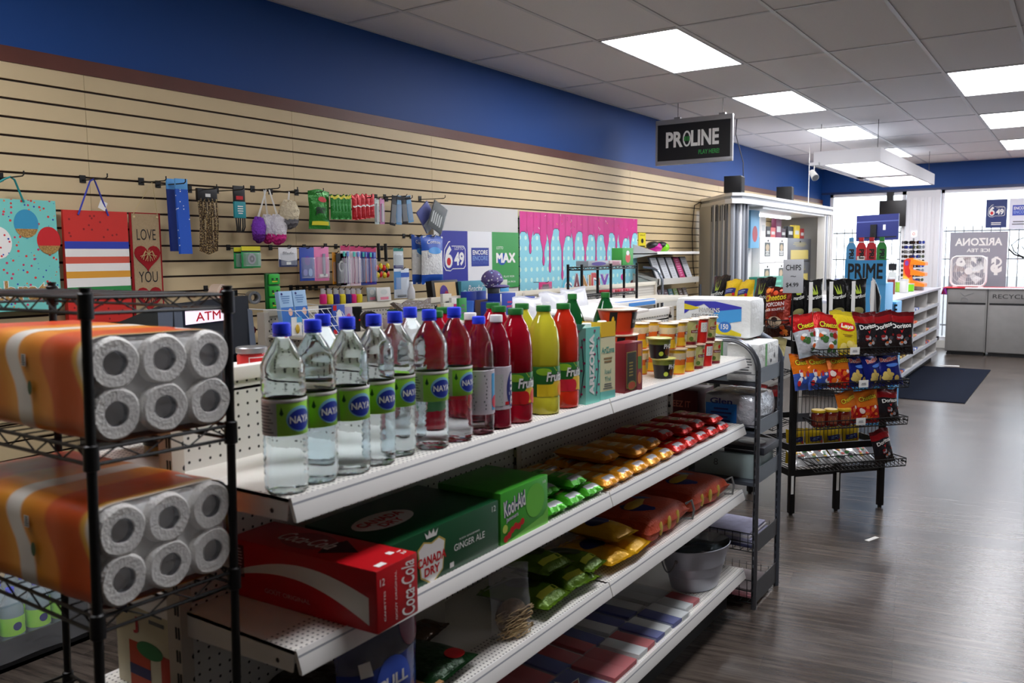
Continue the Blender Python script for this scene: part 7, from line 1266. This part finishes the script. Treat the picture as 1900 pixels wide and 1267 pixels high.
# left face
for i, (s, a, l, w, h, z) in enumerate((('popcorn', .08, 'large, at the near corner of the rack', .2, .30, 1.115), ('smart', .27, 'next to the large red brown one on the left face', .2, .29, 1.115), ('kettle', .47, 'nearer of the pair behind the napkin pack', .2, .25, 1.13), ('kettle', .64, 'farther of the pair behind the napkin pack', .2, .25, 1.13), ('smart', .83, 'at the far left end of the rack', .2, .29, 1.115))):
    chip(s, '%s %s, %s' % (nm[s], 'popcorn bag' if s in ('popcorn',) else ('bag' if s == 'smart' else 'crisp bag'), l), onface(a, .07, z-.06 if s == 'popcorn' else z, True), THL+R_([18, 4, 0, 2, 5][i]), w=w, h=h, d=.08, lean=-8)
chip('vickie', 'cream and navy crisp bag below the large red brown popcorn bag', onface(.12, .07, .815, True), THL+R_(10), w=.17, h=.24, d=.06, lean=-8)
for i, (a, z, s) in enumerate(((.3, .815, 'doritos'), (.5, .815, 'doritos'), (.7, .815, 'ruffles'), (.14, .515, 'doritos'), (.34, .515, 'cheetos_red'), (.56, .515, 'doritos'))): chip(s, '%s crisp bag in shade on the %s left face basket, %s' % (nm[s], 'middle' if z > .6 else 'lower', ('nearest', 'second', 'third')[i % 3]), onface(a, .07, z, True), THL, w=.17, h=.24, d=.06, lean=-8)
simple('snack_carton', 'yellow and orange snack carton on the corner of the lower left basket', 'carton', tuple(cr(-.15, -.02, .50)), tuple(cr(-.15, -.02, .50)+Vector((.16, .16, .075))), col((206, 110, 50), .5), .002, deco=lambda k, a, c: k.box((a.x, a.y, c.z-.03), (c.x+.001, c.y, c.z+.001), yel)) if 0 else None
t = T('price_sign', 'white sign reading chips with price standing above the crisp bags', 'sign', tuple(onface(.02, -.2, 1.15)), rz=THR*0+R_(20)); s_ = onY(1472, 500, 4.90); t.location = (s_.x, 4.90, 1.18); XF[t.name] = Matrix.Translation(t.location) @ Matrix.Rotation(R_(20), 4, 'Z')
k = MB().box((-.004, -.004, -.16), (.004, .004, .30), BLACKM); k.o('pole', t); k = MB().box((-.055, -.009, .14), (.055, -.005, .33), col((190, 192, 196), .5), .001); f = frame((-.055, -.009, .14), (1, 0, 0), (0, 0, 1)); k.text(f, 'CHIPS', .055, .145, .082, .032, INK, .001, .01).text(f, '~', .055, .095, .03, .006, INK, .001).text(f, '$4.99', .05, .045, .068, .028, INK, .001, .01); k.o('sign_panel', t)

# ================================================================ bottle display stand
Y = 8.0; a, c_ = onY(1567, 521, Y), onY(1645, 487, Y); pb_ = col((66, 152, 206), .45)
t = T('drink_display', 'light blue cardboard drink display with big black lettering behind the crisp rack', 'display', ((a.x+c_.x)/2, Y, 0)); w = c_.x-a.x
MB().box((a.x, Y, 0), (c_.x, Y+.36, a.z-.02), pb_, .003).o('carton_base', t, world=True)
f = frame((a.x, Y-.004, a.z-.03), (1, 0, 0), (0, 0, 1)); MB().obox(f, 0, 0, w, .215, -.008, 0, pb_).text(f, 'PRIME', w/2, .118, w*.84, .135, INK, .001, .03).o('header_panel', t, world=True)
for i, cc in enumerate(((90, 160, 210), (206, 44, 50), (196, 40, 50), (50, 140, 60))):
    x0 = w*(.02+.245*i); bw_ = w*.24; pr_ = [(0, 0), (bw_, 0), (bw_, .11), (bw_*.9, .135), (bw_*.74, .155), (bw_*.74, .20), (bw_*.26, .20), (bw_*.26, .155), (bw_*.1, .135), (0, .11)]
    k = MB().poly(f, [(x0+x, .215+y) for x, y in pr_], col(cc, .4), .0, .008); k.text(f, 'PRIME'[:3], x0+bw_*.55, .27, .085, bw_*.5, INK, .001, .05, rot=-pi/2)
    if i == 1: k.patch(f, x0+bw_*.1, .215, x0+bw_*.9, .25, PAPERW, .0006)
    k.patch(f, x0+bw_*.2, .37, x0+bw_*.8, .378, PAPERW, .0008); k.o('bottle_cutout', t, world=True)
p = onY(1640, 560, 8.6); q = onY(1663, 560, 8.6); t = T('drink_display', 'narrow light blue drink display beside the candy shelves', 'display', ((p.x+q.x)/2, 8.7, 0))
MB().box((p.x-.12, 8.6, 0), (q.x, 8.9, p.z+.0), pb_, .003).text(frame((p.x-.06, 8.597, p.z-.17), (1, 0, 0), (0, 0, 1)), 'PRIME', .095, .10, .17, .1, INK, .001, .03).o('carton_body', t, world=True)

# ================================================================ counter with candy shelves
CX0, CX1, CYa, CYb, CZ = -2.5, -1.70, 9.35, 13.42, 1.035
t = T('candy_counter', 'white counter with open sweet compartments facing the aisle', 'counter', (-2.1, 11.4, 0)); cwm = mat('candy_shelf_white', (196, 192, 188), .5)
MB().box((CX0, CYa, CZ-.03), (CX1+.02, CYb+.04, CZ), mat('counter_top_pale', (190, 190, 200), .25), .004).o('worktop', t, world=True)
MB().box((CX0, CYa, .08), (CX0+.35, CYb, CZ-.03), cwm).box((CX0+.35, CYa, .06), (CX1-.04, CYb, .1), cwm).box((CX0, CYa+.03, 0), (CX1-.06, CYb-.03, .08), mat('kick_plate_dark', (40, 38, 38), .6)).o('carcass', t, world=True)
ys_ = [CYa+(CYb-CYa)*i/4 for i in range(5)]; zs_ = [.10, .28, .46, .63, .79, CZ-.03]
for y in ys_: MB().box((CX0+.35, y-.009, .1), (CX1-.01, y+.009, CZ-.03), cwm).o('divider', t, world=True)
for i, z in enumerate(zs_[:-1]):
    MB().hexa([(CX0+.35, CYa, z+.03), (CX1, CYa, z-.0), (CX1, CYb, z-.0), (CX0+.35, CYb, z+.03), (CX0+.35, CYa, z+.042), (CX1, CYa, z+.012), (CX1, CYb, z+.012), (CX0+.35, CYb, z+.042)], cwm).box((CX1-.004, CYa, z-.012), (CX1+.006, CYb, z+.030), mat('price_rail_grey', (206, 208, 214), .25)).o('shelf', t, world=True)
rq = random.Random(12)
cc_ = [(206, 60, 30), (226, 140, 150), (200, 170, 60), (90, 50, 40), (230, 225, 220), (60, 90, 170), (220, 110, 40)]
cn_ = ['red', 'pink striped', 'mustard yellow', 'brown', 'white', 'blue', 'orange']
for i in range(5):
    for j in range(1, 4):
        if rq.random() < .15: continue
        q = rq.randrange(7); y0 = ys_[j]+.08; n_ = rq.randint(3, 6)
        for m_ in range(n_):
            tag(MB().box((-.09, -.045, 0), (.09, .045, .026), col(cc_[(q+m_ % 2) % 7], .4), .004).o('sweet_box'), '%s sweet box lying in the open compartments of the white candy counter' % cn_[(q+m_ % 2) % 7], 'sweet box', cn_[(q+m_ % 2) % 7]+' sweet boxes in the candy counter', (CX1-.115, y0+.045+.11*m_, zs_[i]+.0195+.005), 0, ry=R_(3.5))
# things on the counter
t = T('counter_monitor', 'navy backed monitor facing away on an arm above the counter', 'monitor', (-2.07, 10.8, CZ)); Y = 10.8; a, c_ = onY(1588, 448, Y), onY(1668, 398, Y); w, h = c_.x-a.x, c_.z-a.z
f = frame((a.x, Y, a.z), (1, 0, .03), (0, 0, 1)); MB().obox(f, 0, 0, w, h, -.04, 0, mat('monitor_navy', (36, 44, 104), .4)).patch(f, 0, h*.72, w, h*.76, col((90, 100, 160), .4), .001).obox(f, w*.64, h*.4, w*.7, h*.6, 0, .002, PAPERW).patch(f, .02, .03, w-.02, .045, INK, .001).o('back_shell', t, world=True)
MB().obox(f, w*.36, h*.1, w*.5, h*.62, 0, .06, BLACK).cyl(f(w*.42, h*.3, .05), (a.x+w*.42, Y-.06, CZ), .018, BLACK, 10).cyl((a.x+w*.42, Y-.06, CZ), (a.x+w*.42, Y-.06, CZ+.015), .1, BLACK, 20).o('stand_arm', t, world=True)
Y = YF-.08; a, c_ = onY(1630, 421, Y), onY(1675, 371, Y); t = T('wall_television', 'black screen mounted on the window beside the white column', 'television', ((a.x+c_.x)/2, Y, a.z)); MB().box((a.x, Y, a.z), (c_.x+.05, Y+.05, c_.z), mat('tv_black', (24, 20, 20), .4), .004).o('screen', t, world=True)
MB().box((a.x+.1, Y+.05, c_.z-.1), (a.x+.2, Y+.12, WT), BLACK).o('bracket', t, world=True)
# sunglasses spinner
sp = onY(1708, 530, 12.9); sx, sy_ = -1.93, 12.75; sp = onZ(1709, 531, CZ); sx, sy_ = -2.0, 13.05
t = T('sunglasses_stand', 'tall revolving sunglasses stand on the end of the counter', 'sunglasses stand', (sx, sy_, CZ)); MB().cyl((sx, sy_, CZ), (sx, sy_, CZ+.70), .011, STEEL, 10).lathe([(.12, CZ+.0), (.12, CZ+.02), (.02, CZ+.03)], BLACK, (sx, sy_, 0), 24).o('pole', t, world=True)
MB().box((sx-.035, sy_-.004, CZ+.72), (sx+.04, sy_+.004, CZ+.80), PAPERW).ring(frame((sx, sy_-.005, CZ+.76), (1, 0, 0), (0, 0, 1)), 0, 0, .016, .022, .007, col((220, 90, 70), .4), .001).o('header_card', t, world=True)
for i in range(9): z = CZ+.10+.065*i; MB().tube([(sx+.115*cos(q), sy_+.115*sin(q), z) for q in [2*pi*j/16 for j in range(16)]], .003, BLACKM, 5, closed=True).o('ring_rail', t, world=True)
gl = [(20, 22, 26), (70, 44, 30), (40, 60, 170), (90, 96, 60), (150, 150, 160)]; gpro = {}
for i in range(9):
    for j in range(9):
        if sin(2*pi*j/9) > .35: continue
        q = 2*pi*j/9+.2; z = CZ+.12+.065*i; c = gl[(i*3+j) % 5]; cl_ = ['black', 'brown', 'blue', 'olive', 'silver'][(i*3+j) % 5]; lb = '%s lens sunglasses hanging on the revolving counter stand' % cl_
        if c not in gpro:
            g_ = T('sunglasses', lb, 'sunglasses', (sx+.13*cos(q), sy_+.13*sin(q), z), rz=q-pi/2+pi, group=cl_+' sunglasses on the revolving stand'); k = MB(); ff = frame((-.065, 0, -.02), (1, 0, 0), (0, 0, 1))
            k.disc(ff, .03, .02, .028, .02, mat('lens_%d_%d_%d' % c, c, .06, metal=.5), .002, 14).disc(ff, .1, .02, .028, .02, mat('lens_%d_%d_%d' % c, c, .06, metal=.5), .002, 14).ring(ff, .03, .02, .031, .023, .005, BLACK, .003, 14).ring(ff, .1, .02, .031, .023, .005, BLACK, .003, 14).obox(ff, .055, .024, .075, .03, 0, .004, BLACK); k.o('front_frame', g_)
            MB().cyl((-.065, 0, 0), (-.06, .1, 0), .002, BLACK, 5).cyl((.065, 0, 0), (.06, .1, 0), .002, BLACK, 5).o('arms', g_) if 0 else MB().cyl((-.065, 0, 0), (-.06, .09, 0), .002, BLACK, 5).o('arm', g_); MB().cyl((.065, 0, 0), (.06, .09, 0), .002, BLACK, 5).o('arm', g_); gpro[c] = g_
        else: dup(gpro[c], lb, (sx+.13*cos(q), sy_+.13*sin(q), z), q-pi/2+pi)
# orange sweets display
Y = 12.35; a = onY(1676, 520, Y); t = T('orange_sweet_display', 'orange and red stepped sweet display on the counter', 'display', (-2.12, Y, CZ)); og = col((240, 130, 24), .4); x0 = onY(1676, 500, Y).x
f = frame((x0, Y, CZ), (1, 0, 0), (0, 0, 1)); MB().poly(f, [(0, .0), (0, .36), (.03, .42), (.12, .43), (.12, .38), (.11, .2), (.14, 0)], og, .0, .015).poly(f, [(.004, .3), (.006, .40), (.05, .42), (.09, .41), (.07, .3), (.11, .2), (.07, .16), (.02, .22)], col((206, 40, 30), .4), .001).poly(f, [(.0, .0), (.0, .2), (.06, .17), (.10, .12), (.12, 0)], col((236, 190, 70), .4), .0014).disc(f, .04, .36, .022, .035, col((120, 60, 150), .4), .002).o('side_panel', t, world=True)
for z in (.06, .2, .34): MB().hexa([(x0+.09, Y-.02, CZ+z), (x0+.28, Y-.12, CZ+z-.01), (x0+.28, Y+.12, CZ+z-.01), (x0+.09, Y+.16, CZ+z), (x0+.09, Y-.02, CZ+z+.08), (x0+.28, Y-.12, CZ+z+.03), (x0+.28, Y+.12, CZ+z+.03), (x0+.09, Y+.16, CZ+z+.08)], og).o('tier', t, world=True)
for i, (x, y, h, r, c, l) in enumerate(((-1.93, 11.1, .20, .045, (120, 50, 40), 'tall brown and clear tub of sweets at the near end of the counter'), (-1.86, 11.55, .17, .05, (206, 206, 200), 'clear tub with pink sweets on the counter'), (-1.95, 11.75, .14, .05, (150, 190, 60), 'clear tub with lime label on the counter'), (-1.87, 12.0, .10, .06, (120, 200, 40), 'low lime green tub on the counter'), (-1.82, 12.45, .09, .06, (200, 200, 206), 'low pale tub at the counter edge'))):
    t = T('sweet_tub', l, 'tub', (x, y, CZ+.001)); MB().lathe([(r*.9, 0), (r, .004), (r, h*.9), (r*.96, h*.92)], col(c, .2), (0, 0, 0), 20).o('tub_body', t); MB().lathe([(r*1.02, h*.9), (r*1.03, h*.91), (r*1.03, h), (0, h)], mat('tub_lid', (206, 206, 206), .3), (0, 0, 0), 20).o('lid', t)
simple('counter_mat', 'dark counter pad beside the low tubs', 'pad', (-2.2, 12.5, CZ+.001), (-1.8, 12.75, CZ+.012), BLACK, .002)
t = T('counter_printer', 'navy slanted terminal on the far left of the counter', 'terminal', (-2.4, 9.9, CZ)); p = onY(1558, 505, 9.9); MB().hexa([(p.x-.1, 9.8, CZ), (p.x+.14, 9.8, CZ), (p.x+.14, 10.0, CZ), (p.x-.1, 10.0, CZ), (p.x-.04, 9.85, CZ+.22), (p.x+.14, 9.85, CZ+.20), (p.x+.14, 9.95, CZ+.2), (p.x-.04, 9.95, CZ+.22)], mat('monitor_navy', (36, 44, 104), .4)).o('shell', t, world=True); MB().box((p.x-.16, 9.7, CZ+.0), (p.x+.2, 9.79, CZ+.04), PAPERW, .004).o('paper_tray', t, world=True)
# payment counter left of the blue display
simple('white_ledge', 'pale ledge tray behind the black popcorn bags', 'ledge', (onY(1525, 520, 8.9).x, 8.9, 1.16), (onY(1570, 520, 8.9).x, 9.1, 1.20), PAPERW, .003) if 0 else None
p = onY(1668, 500, 12.0); t = T('card_spinner', 'thin white card spinner behind the drink cutouts', 'card spinner', (-2.3, 12.0, CZ)); p = onY(1657, 500, 12.0); MB().cyl((p.x, 12, CZ), (p.x, 12, CZ+.48), .01, ww, 8).o('pole', t, world=True)
for i in range(4): MB().box((p.x-.05, 11.96, CZ+.05+.11*i), (p.x+.05, 11.965, CZ+.14+.11*i), [PAPERW, mat('label_grey', (190, 194, 190), .5), BLACK, PAPERW][i]).o('hanging_card', t, world=True)

# ================================================================ recycling bins, fan, cloth
bg_ = mat('bin_laminate', (128, 126, 124), .6, noise=.12, nscale=9)
RY_ = 14.2; bxs = [(-1.69, -1.155), (-1.145, -.61), (-.60, -.065)]
for i, (x0, x1) in enumerate(bxs):
    t = T('recycling_bin', ['grey recycling cabinet with bottle pictogram, beside the white column', 'grey recycling cabinet with the word recycle, cut by the frame edge', 'grey recycling cabinet out of view at the right end of the row'][i], 'recycling bin', ((x0+x1)/2, 14.45, 0))
    MB().box((x0, RY_+.01, .05), (x1, RY_+.5, .995), bg_, .003).box((x0+.03, RY_+.03, 0), (x1-.03, RY_+.47, .05), BLACK).o('cabinet_body', t, world=True)
    MB().box((x0+.02, RY_-.004, .06), (x1-.02, RY_+.012, .755), bg_, .003).o('lower_door', t, world=True)
    f = frame((x0, RY_-.0045, 0), (1, 0, 0), (0, 0, 1)); k = MB().box((x0+.02, RY_-.004, .785), (x1-.02, RY_+.012, .985), bg_, .003).box((x0+.02, RY_+.001, .755), (x1-.02, RY_+.011, .785), INK)
    if i == 0: k.tube([f(.18, .93, .002), f(.24, .88, .002), f(.28, .9, .002), f(.36, .93, .002)], .003, GREYT, 4).tube([f(.19, .80, .002), f(.2, .85, .002), f(.24, .86, .002), f(.28, .84, .002), f(.28, .80, .002)], .003, GREYT, 4, closed=True)
    if i == 1: k.text(f, 'RECYCLE', .29, .885, .46, .062, INK, .002, .0)
    k.o('upper_panel', t, world=True)
    for x in (x0+.05, x1-.05): MB().box((x-.03, RY_+.02, 0), (x+.03, RY_+.06, .03), BLACK).o('foot', t, world=True)
t = T('table_cloth', 'red and white cloth draped over the recycling cabinets', 'cloth', (-1.0, 14.45, .996)); k = MB(); rc_ = mat('red_cloth', (200, 34, 50), .7); wc_ = mat('white_cloth', (234, 228, 232), .7); q_ = []
k.box((-1.75, RY_-.02, .997), (-.05, RY_+.52, 1.006), rc_, .002).box((-1.45, RY_-.024, .990), (-.1, RY_+.1, 1.009), wc_, .002)
for i in range(5): k.hexa([(-1.70-.02*i, RY_-.02+.02*i, .90+.02*(i % 2)), (-1.70+.015-.02*i, RY_-.022+.02*i, .90), (-1.70+.015-.02*i, RY_-.01+.02*i, .90), (-1.70-.02*i, RY_-.01+.02*i, .90), (-1.74, RY_-.02, 1.0), (-1.70, RY_-.02, 1.0), (-1.70, RY_+.1, 1.0), (-1.74, RY_+.1, 1.0)], rc_ if i % 2 else col((120, 30, 130), .6))
k.o('cloth', t, world=True)
# box fan
fx0, fx1 = onY(1765, 500, 14.45).x, onY(1830, 500, 14.45).x; fz = 1.01; fs = fx1-fx0; Y = 14.45; fan = mat('fan_white', (226, 224, 222), .4); fanb = mat('fan_blade', (206, 204, 204), .35, alpha=.85)
t = T('box_fan', 'white box fan standing on the cloth before the window', 'fan', ((fx0+fx1)/2, Y, fz)); cx_ = (fx0+fx1)/2; cz_ = fz+.015+fs/2*.95; hh_ = fs*.95/2; ww_ = fs/2
k = MB(); n_ = 32; ring1 = [(cx_+ww_*.999*max(-1, min(1, 1.28*cos(2*pi*i/n_))), cz_+hh_*max(-1, min(1, 1.28*sin(2*pi*i/n_)))) for i in range(n_)]
k.tube([(x, Y-.05, z) for x, z in ring1], .012, fan, 8, closed=True).tube([(x, Y+.05, z) for x, z in ring1], .012, fan, 8, closed=True); k.add([(x, yy, z) for yy in (Y-.05, Y+.05) for x, z in ring1], [(i, (i+1) % n_, n_+(i+1) % n_, n_+i) for i in range(n_)], fan, True); k.box((cx_-.2, Y-.06, fz-.003), (cx_-.14, Y+.06, fz+.016), fan).box((cx_+.14, Y-.06, fz-.003), (cx_+.2, Y+.06, fz+.016), fan); k.o('frame', t, world=True)
k = MB()
for i in range(-8, 9): d = i/9*ww_; k.tube([(cx_+d, Y-.055, cz_-hh_*.97), (cx_+d, Y-.055, cz_+hh_*.97)], .0016, fan, 4)
for r_ in (.4, .7, .95): k.tube([(cx_+ww_*r_*cos(2*pi*i/24), Y-.056, cz_+hh_*r_*sin(2*pi*i/24)) for i in range(24)], .0018, fan, 4, closed=True)
k.o('grille', t, world=True); MB().cyl((cx_, Y-.04, cz_), (cx_, Y+.03, cz_), .05, fan, 20).o('hub', t, world=True); MB().cyl((cx_+ww_*.62, Y-.07, cz_+hh_*.76), (cx_+ww_*.62, Y-.05, cz_+hh_*.76), .025, GREYT, 14).o('control_knob', t, world=True)
for i in range(5):
    q = 2*pi*i/5+.3; k = MB(); P_ = lambda r, s, yy: (cx_+r*cos(q+s), Y+yy, cz_+r*sin(q+s)); R1 = ww_*.9
    k.add([P_(.05, -.3, -.02), P_(R1*.6, -.28, -.03), P_(R1, -.12, -.03), P_(R1, .42, .02), P_(R1*.6, .38, .02), P_(.05, .5, .01)], [(0, 1, 2, 3, 4, 5)], fanb); k.add([(x, y+.004, z) for x, y, z in k.v[:6]], [(5, 4, 3, 2, 1, 0)], fanb); k.o('blade', t, world=True)
# window posters
Y = YF+.045
def wposter(name, lab, px0, py0, px1, py1, m, deco, yy=Y):
    a, c_ = onY(px0, py1, yy), onY(px1, py0, yy); t = T(name, lab, 'poster', ((a.x+c_.x)/2, yy, a.z)); k = MB().box((a.x, yy, a.z), (c_.x, yy+.003, c_.z), m); deco(k, frame((a.x, yy-.0005, a.z), (1, 0, 0), (0, 0, 1)), c_.x-a.x, c_.z-a.z); k.o('sheet', t, world=True)
wb_ = mat('window_poster_blue', (40, 56, 110), .5)
wposter('window_poster', 'dark blue lottery window poster above the bars', 1828, 369, 1870, 423, wb_, lambda k, f, w, h: (logo649(k, f, w*.5, h*.6, w*.8, wb_), k.lines(f, w*.5, h*.15, w*.7, h*.12, 2, PAPERW, .001)))
wposter('window_poster', 'white window poster with blue lettered square at the frame edge', 1871, 366, 1935, 425, mat('window_poster_white', (222, 224, 236), .5), lambda k, f, w, h: (k.patch(f, w*.1, h*.44, w*.62, h*.78, col((60, 80, 180), .4), .001), k.text(f, 'ENCORE', w*.36, h*.68, w*.44, h*.1, PAPERW, .002, .02), k.text(f, 'ENCORE', w*.36, h*.55, w*.44, h*.1, col((140, 160, 220), .4), .002, .02), k.lines(f, w*.4, h*.2, w*.6, h*.16, 2, GREYT, .001)))
ban = mat('window_banner_grey', (150, 148, 158), .5, alpha=.9)
wposter('window_banner', 'grey translucent iced tea banner seen reversed behind the box fan', 1758, 429, 1871, 560, ban, lambda k, f, w, h: (lambda g: (k.text(g, 'ARIZONA', w*.5, h*.86, w*.82, h*.11, PAPERW, .001, .03), k.text(g, 'ICE TEA', w*.5, h*.74, w*.4, h*.05, PAPERW, .001, .02), k.text(g, '$1.29', w*.48, h*.52, w*.8, h*.26, PAPERW, .001, .05)))(lambda x, y, hh=0: f(w-x, y, hh)), yy=YF+.043)
t = T('window_scrawl', 'black curved letter W mark painted on the window glass at the right', 'window mark', (-.6, Y, 1.6)); k = MB(); a = lambda px, py: onY(px, py, YF+.055)
k.tube([a(1900, 441), a(1888, 445), a(1877, 455), a(1881, 466), a(1893, 474), a(1910, 480)], .008, INK, 5).tube([a(1876, 453), a(1884, 470), a(1890, 455), a(1897, 458), a(1905, 470)], .008, INK, 5).tube([a(1872, 462), a(1882, 472), a(1900, 478)], .013, INK, 5); k.o('paint_stroke', t, world=True)
simple('pink_window_strip', 'pale pink brick textured strip on the window beside the letter mark', 'poster', (onY(1874, 480, YF+.04).x, YF+.04, .9), (-.3, YF+.044, 1.72), mat('pale_brick_print', (236, 200, 190), .7, noise=.15, nscale=30), 0) if 0 else None
# entrance mat and floor bits
m0 = onZ(1791, 748, 0); m1 = onZ(1835, 687, 0); tag(MB().box((-.42, -1.45, 0), (.42, 1.45, .008), mat('navy_mat', (15, 21, 36), .95, spec=.1, noise=.2, nscale=120, bump=.6, bscale=300), .002).o('entrance_mat'), 'large navy entrance mat on the floor beside the candy counter', 'mat', None, (-1.36, 11.08, .0005))
tag(MB().box((-.12, -.04, 0), (.12, .04, .003), PAPERW).o('paper_scrap'), 'small white paper scrap on the floor beyond the mat', 'paper scrap', None, (-1.45, 12.75, .0005), R_(10))
tag(MB().box((-.012, -.05, 0), (.012, .05, .002), PAPERW).o('paper_slip'), 'thin pale slip lying on the dark floor in the aisle', 'paper slip', None, tuple(onZ(1618, 1000, .0005)), R_(-20))
